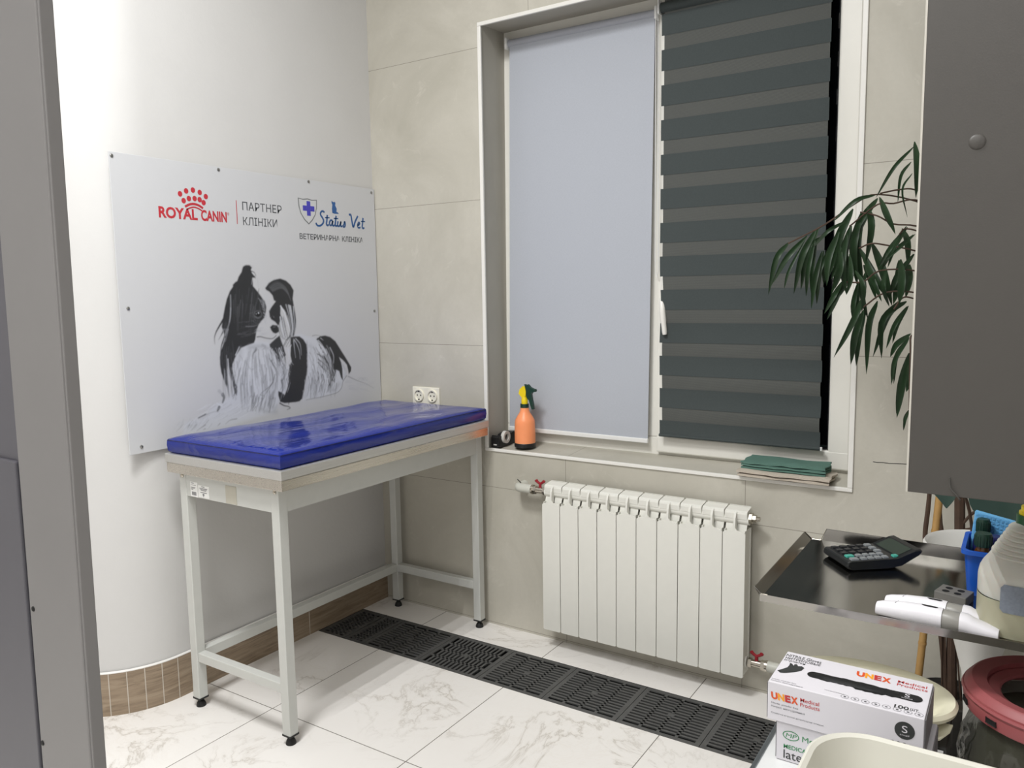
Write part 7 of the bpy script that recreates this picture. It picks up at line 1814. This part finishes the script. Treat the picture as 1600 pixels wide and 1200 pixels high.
# ------------------------------------------------------------------ white pot with a broad-leaved plant
Wp = thing('potted_plant', 'white glazed footed pot behind the steel tray holding a plant with broad dark leaves', 'plant', (2.43, -.42, 0))
m = MB(); m.lathe([(.0, 0), (.10, 0), (.10, .012), (.045, .03), (.030, .12), (.028, .32), (.036, .42), (.062, .52), (.098, .63), (.128, .72), (.138, .755), (.134, .762), (.126, .755), (.10, .68), (.0, .67)], (2.415, -.42, 0), 44); m.build('pot', M['whitepot'], Wp, smooth=True)
m = MB(); m.tube(sub([(2.42, -.42, .67), (2.435, -.46, .82), (2.44, -.52, .93)], 5), .005, 8); m.tube(sub([(2.40, -.42, .67), (2.38, -.44, .85), (2.345, -.50, .955)], 5), .004, 8); m.build('stems', M['bark'], Wp, smooth=True)
def broad(pts, ws, nrm):
    mm = MB(); P = sub(pts, 4); n = len(P) - 1; W_ = sub([(a, 0, 0) for a in ws], 4); nrm = Vector(nrm).normalized(); rows = []
    for i, p in enumerate(P):
        t = (P[min(i + 1, n)] - P[max(i - 1, 0)]).normalized(); side = t.cross(nrm).normalized(); wv = W_[min(i, len(W_) - 1)].x
        rows.append([p - side * wv + nrm * wv * .25, p - side * wv * .5 + nrm * wv * .07, p, p + side * wv * .5 + nrm * wv * .07, p + side * wv + nrm * wv * .25])
    a = [[mm.bm.verts.new(q_) for q_ in r] for r in rows]; b = [[mm.bm.verts.new(q_ - nrm * .0008) for q_ in r] for r in rows]
    for i in range(n):
        for k in range(4): mm.bm.faces.new((a[i][k], a[i][k + 1], a[i + 1][k + 1], a[i + 1][k])); mm.bm.faces.new((b[i][k], b[i + 1][k], b[i + 1][k + 1], b[i][k + 1]))
    return mm
broad([(2.43, -.55, .965), (2.445, -.555, .91), (2.458, -.56, .86), (2.462, -.56, .825)], [.045, .060, .036, .001], (-.3, -1, .25)).build('leaf', M['leaf2'], Wp, smooth=60, fix=False)
broad([(2.325, -.55, .965), (2.332, -.552, .93), (2.336, -.555, .905), (2.337, -.556, .879)], [.035, .033, .020, .001], (-.2, -1, .2)).build('leaf', M['leaf2'], Wp, smooth=60, fix=False)

# ------------------------------------------------------------------ instrument stand with a steel tray
St = thing('instrument_stand', 'steel instrument stand with a shallow dark mirror tray', 'stand', (2.70, -.93, 0))
m = MB(); xr = 2.84; tk = .0015
m.box(2.060, -1.150, .7985, xr, -.705, .800)
m.prism([(2.060, -1.150, .7985), (2.060, -.705, .7985), (2.043, -.710, .816), (2.043, -1.137, .816)], (-.0012, 0, .0004))
m.prism([(2.082, -.705, .7985), (xr, -.705, .7985), (xr, -.7005, .828), (2.092, -.7005, .828)], (0, .0012, .0004))
m.prism([(2.066, -1.150, .7985), (xr, -1.150, .7985), (xr, -1.158, .812), (2.062, -1.158, .812)], (0, -.0012, 0))
m.box(2.060, -1.1612, .7975, xr, -1.1592, .8125); m.box(2.060, -.706, .786, xr, -.704, .799)
m.build('tray', M['traysteel'], St)
m = MB(); m.tube([(2.043, -1.137, .8165), (2.062, -1.159, .8128), (2.075, -1.159, .8128)], .0010, 6); m.tube([(2.043, -.710, .8165), (2.060, -.706, .800), (2.080, -.706, .800), (2.092, -.7005, .8285)], .0010, 6); m.build('tray_edge', M['chrome'], St)
m = MB(); m.tube([(2.74, -.93, .04), (2.74, -.93, .786)], .016, 14); m.box(2.55, -1.05, .775, 2.83, -1.03, .786); m.box(2.55, -.83, .775, 2.83, -.81, .786); m.box(2.72, -1.05, .765, 2.76, -.81, .776); m.build('post', M['post'], St, smooth=True)
m = MB(); m.box(2.71, -1.20, .02, 2.77, -.66, .05, .004); m.box(2.71, -1.2, 0, 2.77, -1.16, .02); m.box(2.71, -.70, 0, 2.77, -.66, .02); m.build('foot', M['post'], St)

# calculator: flat keyboard with a tilted display hood
def plane_map(o, ex, ey, ez):
    o, ex, ey, ez = map(Vector, (o, ex, ey, ez)); return lambda x, y, z: o + ex * x + ey * y + ez * z
Cc = thing('calculator', 'black desk calculator with grey and teal keys and tilted display on the steel tray', 'calculator', (2.22, -.79, .8))
ex = Vector((.088, .071, 0)).normalized(); ey = Vector((-ex.y, ex.x, 0)); o_ = Vector((2.178, -.906, .800))
LK, WK = .116, .106                                      # key field; width across
def P3(x, y, z): return o_ + ex * x + ey * y + Vector((0, 0, z))
m = MB()
prof = [(.004, .004), (-.002, .010), (.0, .0195), (.004, .0215), (LK, .024), (LK + .040, .040), (LK + .052, .0415), (LK + .056, .037), (LK + .050, .030), (LK + .010, .006), (LK - .02, .001), (.012, .001)]
rings = []
for y, ins in ((-.001, .003), (.002, 0), (WK - .002, 0), (WK + .001, .003)):
    cx_ = sum(p[0] for p in prof) / len(prof); cz_ = .018
    rings.append([P3(p[0] + (cx_ - p[0]) * ins * 12, y, p[1] + (cz_ - p[1]) * ins * 40) for p in prof])
m.loft(rings, True, True); m.build('body', M['calc'], Cc)
sl = (Vector((.040, 0, .016))).normalized(); up = Vector((-sl.z, 0, sl.x))
def P4(a, y, h): return P3(LK + sl.x * a + up.x * h, y, .024 + sl.z * a + up.z * h)
m = MB(); m.prism([P4(.004, .012, .0002), P4(.040, .012, .0002), P4(.040, WK - .012, .0002), P4(.004, WK - .012, .0002)], (P4(0, 0, .0006) - P4(0, 0, 0))); m.build('display', M['lcd'], Cc)
kd = dict(keyg=[], keyk=[], keyt=[])
rows_ = 5; 
for r in range(5):
    yc = .012 + .0205 * r
    cols = [(.012, .030, 'w')] + [(.036 + .0165 * c_, .036 + .0165 * c_ + .0125, 'n') for c_ in range(4)]
    if r >= 2: cols = [(.012 + .0198 * c_, .012 + .0198 * c_ + .0145, 'n') for c_ in range(5)]
    for ci, (a, b, k_) in enumerate(cols):
        key = 'keyg' if (r < 2 or ci == 4) else 'keyk'
        if r == 1 and ci == 0: key = 'keyt'
        kd[key].append((a, b, yc - .0062, yc + .0062))
kd['keyt'].append((LK - .006 + .0, LK + .006, .008, .020))
for key, ls in kd.items():
    for a, b, c0, c1 in ls:
        m = MB(); zt = .0215 + .0025 * (a + b) / 2 / LK
        m.loft([[P3(a, c0, zt - .001), P3(b, c0, zt - .001), P3(b, c1, zt - .001), P3(a, c1, zt - .001)], [P3(a + .001, c0 + .001, zt + .0035), P3(b - .001, c0 + .001, zt + .0035), P3(b - .001, c1 - .001, zt + .0035), P3(a + .001, c1 - .001, zt + .0035)]])
        m.build('key', M[key], Cc)

# two white hand-held devices lying side by side
def device(lab, x0, y0, x1, y1, loc):
    t = thing('handheld_device', lab, 'device', loc, 'white handheld devices on the steel tray')
    a = Vector((x0, y0, 0)); d = Vector((x1 - x0, y1 - y0, 0)); L_ = d.length; d.normalize(); n = Vector((-d.y, d.x, 0)); seg = 20
    def ringat(s, hw, hh, zc, pw=2.4):
        out = []
        for k in range(seg):
            an = 2 * math.pi * k / seg; ca, sa = math.cos(an), math.sin(an); e = 2 / pw
            out.append(a + d * s * L_ + n * hw * math.copysign(abs(ca) ** e, ca) + Vector((0, 0, zc + hh * math.copysign(abs(sa) ** e, sa))))
        return out
    m = MB(); m.loft([ringat(.0, .009, .0095, .812), ringat(.006, .0115, .0115, .8135), ringat(.05, .0135, .0132, .8148), ringat(.2, .0172, .0162, .8172), ringat(.38, .0185, .0180, .8188), ringat(.56, .0182, .0178, .8186)]); m.build('handle', M['devwhite'], t, smooth=True)
    m = MB(); m.loft([ringat(.56, .0165, .0165, .8175), ringat(.565, .0168, .0168, .8177), ringat(.695, .0168, .0168, .8177), ringat(.70, .0165, .0165, .8175)]); m.build('grey_band', M['devgrey'], t, smooth=True)
    m = MB(); m.loft([ringat(.70, .0182, .0178, .8186), ringat(.76, .0182, .0174, .8182), ringat(.80, .0182, .0150, .8158, 2.8), ringat(.88, .0180, .0125, .8133, 3), ringat(.97, .0172, .0105, .8113, 3), ringat(1.0, .0160, .0090, .8105, 3)]); m.build('head', M['devwhite'], t, smooth=True)
    m = MB()
    def topat(s, off): return a + d * s * L_ + n * off + Vector((0, 0, .8363 - abs(off) * .25))
    m.prism([topat(.385, 0), topat(.41, -.0035), topat(.50, -.0035), topat(.52, -.001), topat(.50, .0030), topat(.41, .0030)], (0, 0, .0014)); m.build('button', M['ink'], t)
    m = MB()
    for i in range(3): m.prism([a + d * (.165 + .006 * i) * L_ + n * (-.006 + .004 * i) + Vector((0, 0, .8312)), a + d * (.171 + .006 * i) * L_ + n * (-.006 + .004 * i) + Vector((0, 0, .8312)), a + d * (.177 + .006 * i) * L_ + n * (-.001 + .004 * i) + Vector((0, 0, .8318)), a + d * (.171 + .006 * i) * L_ + n * (-.001 + .004 * i) + Vector((0, 0, .8318))], (0, 0, .0008))
    m.build('mark', M['greyink'], t)
device('nearer of the two white handheld devices, along the front lip of the tray', 2.267, -1.120, 2.466, -1.136, (2.366, -1.128, .8))
device('farther of the two white handheld devices, tucked behind its twin beside the jug', 2.277, -1.080, 2.464, -1.0965, (2.37, -1.092, .8))
# grey block with four holes
Gb = thing('test_tube_block', 'small grey plastic block with four round holes on the steel tray', 'block', (2.385, -.965, .8))
e1 = Vector((.055, -.017, 0)).normalized(); e2 = Vector((.013, .054, 0)).normalized(); g0 = Vector((2.352, -.990, .8))
m = MB(); c_ = g0 + e1 * .029 + e2 * .025 + Vector((0, 0, .010)); m.obox(c_, e1 * .029, e2 * .025, (0, 0, .0098), .0015); m.build('block', M['greyblock'], Gb)
for i in range(2):
    for j in range(2):
        p = g0 + e1 * (.017 + .022 * i) + e2 * (.014 + .020 * j)
        m = MB(); m.lathe([(.0, .0), (.0062, .0), (.0066, .0004)], (p.x, p.y, .8199), 18, caps=False); m.build('hole', M['dark'], Gb)
# blue basket with bottles and a sponge
Bb = thing('basket', 'blue open plastic basket standing on the steel tray beside the jug', 'basket', (2.435, -.865, .8))
def rr(cx, cy, hx, hy, z, r=.016, k=5):
    out = []
    for sx, sy, a0 in ((1, 1, 0), (-1, 1, 90), (-1, -1, 180), (1, -1, 270)):
        for i in range(k): a = math.radians(a0 + 90 * i / (k - 1)); out.append((cx + sx * (hx - r) + r * math.cos(a), cy + sy * (hy - r) + r * math.sin(a), z))
    return out
bx_, by_ = 2.448, -.865
m = MB(); m.loft([rr(bx_, by_, .044, .062, .8005), rr(bx_, by_, .051, .070, .885), rr(bx_, by_, .057, .076, .886), rr(bx_, by_, .057, .076, .894), rr(bx_, by_, .0495, .0685, .894), rr(bx_, by_, .043, .061, .803)]); m.build('body', M['basket'], Bb, smooth=True)
def vial(lab, x, y, h, body, capm, loc, rcap=.014):
    t = thing('bottle', lab, 'bottle', loc)
    m = MB(); m.lathe([(.0, .8035), (.0165, .8035), (.017, .806), (.017, .8 + h * .66), (.012, .8 + h * .76), (.011, .8 + h * .80), (.0, .8 + h * .80)], (x, y, 0), 24); m.build('glass_body', M[body], t, smooth=True)
    m = MB(); pr_ = []
    for k in range(40): pass
    m.lathe([(.0, .8 + h * .79), (rcap, .8 + h * .79), (rcap, .8 + h * .97), (rcap - .0015, .8 + h), (.0, .8 + h)], (x, y, 0), 24)
    for v in m.bm.verts:
        pass
    m.build('cap', M[capm], t, smooth=True)
    m = MB()
    for k in range(20): a = 2 * math.pi * k / 20; m.box(x + rcap * math.cos(a) - .0008, y + rcap * math.sin(a) - .0008, .8 + h * .80, x + rcap * math.cos(a) + .0008, y + rcap * math.sin(a) + .0008, .8 + h * .96)
    m.build('cap_ribs', M[capm], t)
vial('amber glass bottle with ribbed green cap, the nearer one in the blue basket', 2.428, -.905, .125, 'amber', 'dgreen', (2.428, -.905, .803), .0155)
vial('small bottle with dark green cap at the far end of the blue basket', 2.424, -.832, .135, 'navy', 'dgreen', (2.424, -.832, .803), .0125)
vial('navy topped bottle squeezed behind the amber one in the blue basket', 2.450, -.868, .112, 'navy', 'navy', (2.450, -.868, .803), .0135)
m = MB()
for i in range(3):
    for j in range(3):
        pass
m.obox((2.440, -.810, .893), (.036, -.004, -.006), (.001, .006, .0), (.004, 0, .046), .002)
for i in range(9):
    for j in range(11): 
        c_ = Vector((2.440, -.810, .893)) + Vector((.036, -.004, -.006)) * ((i - 4) / 4.8) + Vector((.004, 0, .046)) * ((j - 5) / 5.8) + Vector((-.001, -.0062, 0)); m.obox(c_, (.0022, 0, 0), (0, .0007, 0), (0, 0, .0022))
one(m, 'sponge_cloth', 'light blue dimpled sponge cloth standing at the back of the blue basket', 'sponge', (2.44, -.81, .84), M['sponge'])
m = MB(); m.prism([(2.452, -.932, .868), (2.470, -.925, .862), (2.478, -.900, .915), (2.462, -.905, .906)], (0, .0006, 0)); one(m, 'paper_slip', 'white slip of paper sticking out of the blue basket beside the jug', 'paper', (2.465, -.915, .865), M['paper'])
# milky jug
Ju = thing('jug', 'milky plastic jug with ribbed shoulder and green and yellow cap, half full', 'jug', (2.512, -1.062, .8))
cj = (2.508, -1.062, 0); PW = 3.0
m = MB(); m.lathe([(.0, .8005), (.072, .8005), (.079, .806), (.081, .82), (.081, .870)], cj, 48, 1, .95, PW, caps=False); m.build('filled_part', M['liquid'], Ju, smooth=True)
m = MB()
pf = [(.081, .870), (.0812, .895), (.0795, .906), (.075, .916), (.067, .928), (.0625, .936)]
z = .938
for i in range(7): pf += [(.0605 - .0040 * i, z), (.0622 - .0040 * i, z + .0035), (.0588 - .0040 * i, z + .0068)]; z += .0075
pf += [(.031, .992), (.0265, .995), (.0245, .998), (.0, .998)]
m.lathe(pf, cj, 48, 1, .95, 2.6, caps=False); m.build('jug_body', M['hdpe'], Ju, smooth=25)
m = MB(); m.lathe([(.0, .993), (.0270, .993), (.0270, 1.012), (.0, 1.012)], cj, 30); m.build('cap', M['cangreen'], Ju, smooth=True)
m = MB(); m.lathe([(.0, 1.012), (.0235, 1.012), (.0235, 1.0165), (.0205, 1.018), (.0205, 1.026), (.0, 1.027)], cj, 30); m.build('cap_top', M['yellow'], Ju, smooth=True)
# label on the side that faces the room
seg = 16; rows = []
for zz, rr_ in ((.852, .0818), (.858, .0818), (.895, .0818), (.902, .0815)):
    row = []
    for k in range(seg + 1):
        a0 = 247 if .855 < zz < .90 else 251
        an = math.radians(a0 + (308 - a0) * k / seg); ca, sa = math.cos(an), math.sin(an); e = 2 / PW
        row.append((cj[0] + rr_ * math.copysign(abs(ca) ** e, ca), cj[1] + .95 * rr_ * math.copysign(abs(sa) ** e, sa), zz))
    rows.append(row)
m = MB(); m.loft(rows, False, False); m.build('label', M['canlabel'], Ju, smooth=True)

# ------------------------------------------------------------------ low white cart, glove boxes, dishes
Ct = thing('cart', 'white topped cart with grey edging under the glove boxes', 'cart', (2.30, -1.55, 0))
ctop = [(2.134, -1.86), (2.78, -1.86), (2.78, -1.44), (2.395, -1.44), (2.395, -1.215), (2.134, -1.215)]
m = MB(); m.prism([(x, y, .595) for x, y in ctop], (0, 0, .019)); m.build('top', M['carttop'], Ct)
m = MB(); m.box(2.126, -1.868, .585, 2.134, -1.209, .6165, .001); m.box(2.126, -1.868, .585, 2.786, -1.860, .6165, .001); m.build('edging', M['cartrim'], Ct)
for x, y in ((2.15, -1.84), (2.15, -1.25), (2.75, -1.84), (2.75, -1.47)):
    m = MB(); m.box(x - .012, y - .012, 0, x + .012, y + .012, .595, .002); m.build('leg', M['post'], Ct)
def carton(name, lab, x0, x1, y0, y1, z0, z1, loc):
    t = thing(name, lab, 'box', loc, 'stacked glove boxes'); m = MB(); m.box(x0 + .0006, y0, z0 + .0004, x1 - .0006, y1, z1, .0012); m.build('carton', M['cardw'], t)
    m = MB(); m.box(x0 - .0012, y0 + .003, z0 + .002, x0 + .0008, y1 - .003, z1 - .004); m.build('end_flap', M['cards'], t)
    m = MB(); m.box(x1 - .0008, y0 + .003, z0 + .002, x1 + .0012, y1 - .003, z1 - .003); m.build('end_flap', M['cards'], t); return t
bx0, bx1, by0, by1 = 2.140, 2.379, -1.392, -1.2605
G1 = carton('glove_box', 'opened white box of black nitrile gloves with orange lettering, on top of the other box', bx0, bx1, by0, by1, .684, .752, (2.26, -1.326, .684))
G2 = carton('glove_box', 'white glove box with green lettering at the bottom of the stack', 2.155, 2.388, -1.388, -1.262, .6145, .6835, (2.27, -1.325, .6145))
TO, TX, TY = (bx0, by0, .752), (1, 0, 0), (0, 1, 0)
FO, FY = (bx0, by0, .684), (0, 0, 1)
text_mesh([('NITRILE Gloves', .003, .110, .060, .0105, .005, 0), ('НИТРИЛОВЫЕ', .004, .099, .060, .0090, .006, 0), ('перчатки', .004, .088, .036, .0085, .005, 0), ('100', .193, .016, .021, .011, .022, 0), ('шт.', .216, .018, .013, .008, 0, 0)], 'top_lettering', M['darkink'], G1, TO, TX, TY)
text_mesh([('Nitrile, powder free', .004, .010, .040, .0042, 0, 0), ('Нитрил, неопудренные', .004, .004, .052, .0042, 0, 0), ('Текстурированные', .088, .016, .030, .003, 0, 0)], 'small_lettering', M['greyink'], G1, TO, TX, TY)
def unex(o, ey, x, y, wd, ht):
    for ch, a, b, mk in (('U', 0, .24, 'ored'), ('N', .25, .25, 'orange2'), ('E', .52, .21, 'redink'), ('X', .74, .26, 'ored')):
        text_mesh([(ch, x + wd * a, y, wd * b, ht, .055, -.1)], 'logo_letter', M[mk], G1, o, (1, 0, 0), ey)
unex(TO, TY, .124, .0955, .054, .019)
text_mesh([('Medical', .187, .106, .044, .0090, .006, 0), ('Products', .187, .0945, .046, .0090, .006, 0)], 'red_lettering', M['redink'], G1, TO, TX, TY)
unex(FO, FY, .007, .0385, .044, .0125)
text_mesh([('Medical', .054, .0458, .030, .0066, .006, 0), ('Products', .054, .0375, .031, .0066, .006, 0)], 'red_lettering', M['redink'], G1, FO, TX, FY)
text_mesh([('Nitrile, powder free', .007, .0295, .044, .004, 0, 0), ('Нитрил, неопудренные', .007, .0235, .055, .004, 0, 0), ('Рукавички нітрилові неприпудрені оглядові', .007, .0125, .085, .003, 0, 0)], 'small_lettering', M['greyink'], G1, FO, TX, FY)
def fl2(t, name, mt, shapes, o, ex_, ey_, lift):
    o, ex_, ey_ = Vector(o), Vector(ex_), Vector(ey_); nz = ex_.cross(ey_); m = MB()
    for p in shapes: m.poly([o + ex_ * a + ey_ * b + nz * lift for a, b in p])
    return m.build(name, mt, t, fix=False)
rnd = random.Random(6)
hole = []
for k in range(20): a = math.pi / 2 + math.pi * k / 19; hole.append((.062 + .011 * math.cos(a), .0615 + .0115 * math.sin(a)))
for k in range(26): hole.append((.066 + .125 * k / 25, .0495 + rnd.uniform(-.0020, .0012) - (.004 if 12 < k < 22 else 0)))
for k in range(14): a = -math.pi / 2 + math.pi * k / 13; hole.append((.218 + .0115 * math.cos(a), .0615 + .0125 * math.sin(a)))
for k in range(10): hole.append((.205 - .13 * k / 9, .0735 + rnd.uniform(-.0012, .0008)))
fl2(G1, 'opening', M['boxhole'], [hole], TO, TX, TY, .0004)
m = MB(); g = []
for i in range(15):
    r = []
    for j in range(5):
        u, v = i / 14, j / 4; r.append(m.bm.verts.new((bx0 + .062 + .132 * u, by0 + .051 + .021 * v, .7525 + .0030 * math.sin(math.pi * v) * math.sin(math.pi * u) + (rnd.uniform(0, .0022) if 0 < i < 14 and 0 < j < 4 else 0))))
    g.append(r)
for i in range(14):
    for j in range(4): m.bm.faces.new((g[i][j], g[i + 1][j], g[i + 1][j + 1], g[i][j + 1]))
m.build('black_gloves', M['boxhole'], G1, smooth=60)
text_mesh([('S', .203, .0585, .0075, .0125, .0, 0), ('small', .199, .0535, .016, .003, 0, 0)], 'size_lettering', M['cardw'], G1, TO, TX, TY, .0009)
hand = [(.004, .046), (.010, .040), (.017, .042), (.024, .048), (.033, .056), (.040, .066), (.042, .078), (.037, .083), (.031, .080), (.028, .086), (.024, .085), (.024, .078), (.020, .084), (.016, .086), (.017, .076), (.016, .066), (.008, .052)]
fl2(G1, 'glove_picture', M['darkink'], [hand], TO, TX, TY, .0004)
circ = lambda cx_, cy_, r, n=24: [(cx_ + r * math.cos(2 * math.pi * k / n), cy_ + r * math.sin(2 * math.pi * k / n)) for k in range(n)]
def ringband(cx_, cy_, rx, ry, w_, n=20):
    out = []
    for k in range(n):
        a, b = 2 * math.pi * k / n, 2 * math.pi * (k + 1) / n
        out.append([(cx_ + rx * math.cos(a), cy_ + ry * math.sin(a)), (cx_ + rx * math.cos(b), cy_ + ry * math.sin(b)), (cx_ + (rx - w_) * math.cos(b), cy_ + (ry - w_) * math.sin(b)), (cx_ + (rx - w_) * math.cos(a), cy_ + (ry - w_) * math.sin(a))])
    return out
ic = []
for i in range(8):
    cx_ = .121 + .0155 * i; ic += ringband(cx_, .0105, .0062, .0062, .0006, 14); ic.append(circ(cx_, .0105, .0022, 6))
fl2(G1, 'care_symbols', M['greyink'], ic, TO, TX, TY, .0004)
fl2(G1, 'size_disc', M['darkink'], [circ(.2115, .042, .0145)], FO, TX, FY, .0004)
text_mesh([('S', .2075, .0385, .008, .0115, 0, 0), ('small', .205, .0335, .013, .0025, 0, 0)], 'size_lettering', M['cardw'], G1, FO, TX, FY, .0009)
text_mesh([('100', .194, .010, .022, .012, .03, 0)], 'count_lettering', M['darkink'], G1, FO, TX, FY)
LO = (2.155, -1.388, .6145)
fl2(G2, 'leaf_emblem', M['greenink'], ringband(.0245, .048, .0135, .0085, .0014), LO, TX, FY, .0004)
text_mesh([('MP', .016, .0445, .017, .0070, 0, .2)], 'emblem_lettering', M['greenink'], G2, LO, TX, FY)
text_mesh([('MedPro', .043, .043, .048, .0095, 0, 0)], 'green_lettering', M['greenink'], G2, LO, TX, FY)
text_mesh([('MEDICAL', .013, .0235, .042, .0075, .014, 0)], 'green_lettering', M['greenink'], G2, LO, TX, FY)
text_mesh([('latex', .013, .0055, .042, .0155, .006, 0)], 'dark_lettering', M['darkink'], G2, LO, TX, FY)

# dark stand carrying the cream dish
Ds = thing('low_stand', 'low dark stand behind the glove boxes carrying the cream oval dish', 'stand', (2.27, -1.14, 0))
m = MB(); m.box(2.15, -1.205, .560, 2.40, -1.075, .6135, .003); m.build('top', M['shelfdark'], Ds)
for x in (2.165, 2.385):
    for y in (-1.19, -1.09): m = MB(); m.box(x - .01, y - .01, 0, x + .01, y + .01, .56); m.build('leg', M['shelfdark'], Ds)
Di = thing('oval_dish', 'cream oval plastic dish with rolled rim behind the glove boxes', 'dish', (2.258, -1.138, .614))
cd = (2.258, -1.138, 0)
m = MB(); m.lathe([(.0, .6145), (.085, .6145), (.105, .620), (.118, .632), (.128, .648), (.138, .657), (.147, .661), (.150, .657), (.148, .651), (.151, .652), (.153, .659), (.148, .6655), (.139, .663), (.129, .656), (.115, .640), (.10, .628), (.0, .622)], cd, 56, 1.0, .70, 2.15); m.build('bowl', M['cream'], Di, smooth=True)
m = MB(); m.prism([(2.385, -1.160, .634), (2.405, -1.168, .638), (2.402, -1.185, .634), (2.388, -1.205, .626), (2.360, -1.214, .620), (2.345, -1.200, .6185)], (0, 0, .004)); m.build('spout_lip', M['cream'], Di, smooth=True)
# foreground basin
Ba = thing('basin', 'off white rounded plastic basin in the very foreground on the cart', 'basin', (2.50, -1.64, .615))
def rrect(x0, y0, x1, y1, r, z, k=10): return rr((x0 + x1) / 2, (y0 + y1) / 2, (x1 - x0) / 2, (y1 - y0) / 2, z, r, k)
bz = .750
def bas(off, z, r): return rrect(2.242 - off, -1.86 - off, 2.76 + off, -1.4755 + off, r + off, z)
m = MB(); m.loft([bas(-.045, .6155, .07), bas(-.030, .622, .08), bas(-.006, bz - .012, .085), bas(0, bz - .008, .085), bas(0, bz, .085), bas(-.004, bz + .0015, .085), bas(-.010, bz - .002, .085), bas(-.036, .630, .08), bas(-.06, .622, .06)]); m.build('shell', M['basin'], Ba, smooth=True)
# waste bin with red collar and clear bag
Wb = thing('waste_bin', 'waste bin with dusty red plastic collar and crumpled clear bag under the steel tray', 'bin', (2.555, -1.06, 0))
cb = (2.562, -1.062, 0)
m = MB(); m.lathe([(.112, .698), (.136, .702), (.140, .700), (.148, .690), (.150, .672), (.147, .655), (.139, .650), (.137, .664), (.132, .678), (.122, .682), (.112, .680), (.112, .698)], cb, 56, caps=False); m.build('collar', M['ring'], Wb, smooth=30)
m = MB(); m.lathe([(.141, .679), (.1505, .679), (.1525, .683), (.1505, .687), (.141, .687)], cb, 56, caps=False); m.build('collar_rim', M['ring'], Wb, smooth=True)
m = MB(); m.lathe([(.113, .688), (.108, .690), (.092, .685), (.089, .681), (.092, .677), (.113, .680)], cb, 40, caps=False); m.build('inner_flange', M['ring'], Wb, smooth=30)
m = MB(); m.lathe([(.0, .640), (.112, .640)], cb, 40, caps=False); m.build('dark_inside', M['dark'], Wb)
for an in (165, 198, 228, 255):
    a = math.radians(an); p = Vector((cb[0] + .1495 * math.cos(a), cb[1] + .1495 * math.sin(a), .6665)); t_ = Vector((-math.sin(a), math.cos(a), 0)); n_ = Vector((math.cos(a), math.sin(a), 0))
    m = MB(); m.obox(p, t_ * .010, n_ * .0012, (0, 0, .0045), .001); m.build('slot', M['dark'], Wb)
from mathutils import noise
m = MB(); rings = []; sg = 96
for i in range(48):
    z = .655 - .64 * i / 47; r0 = .134 + .026 * math.sin(min(1, i / 16) * math.pi * .5) - .03 * (i / 47) ** 2
    ring = []
    for k in range(sg):
        an = 2 * math.pi * k / sg; p = Vector((math.cos(an), math.sin(an), z * 6))
        r1 = r0 + min(1, i / 4) * (.016 * noise.noise(p * 2.2) + .022 * (.5 - abs(noise.noise(p * 4.5 + Vector((3, 1, 7))))) * .6 + .008 * noise.noise(p * 11)) - .006
        ring.append((cb[0] + r1 * math.cos(an), cb[1] + r1 * math.sin(an), z))
    rings.append(ring)
m.loft(rings, True, True); m.build('bag', M['bag'], Wb, smooth=60)
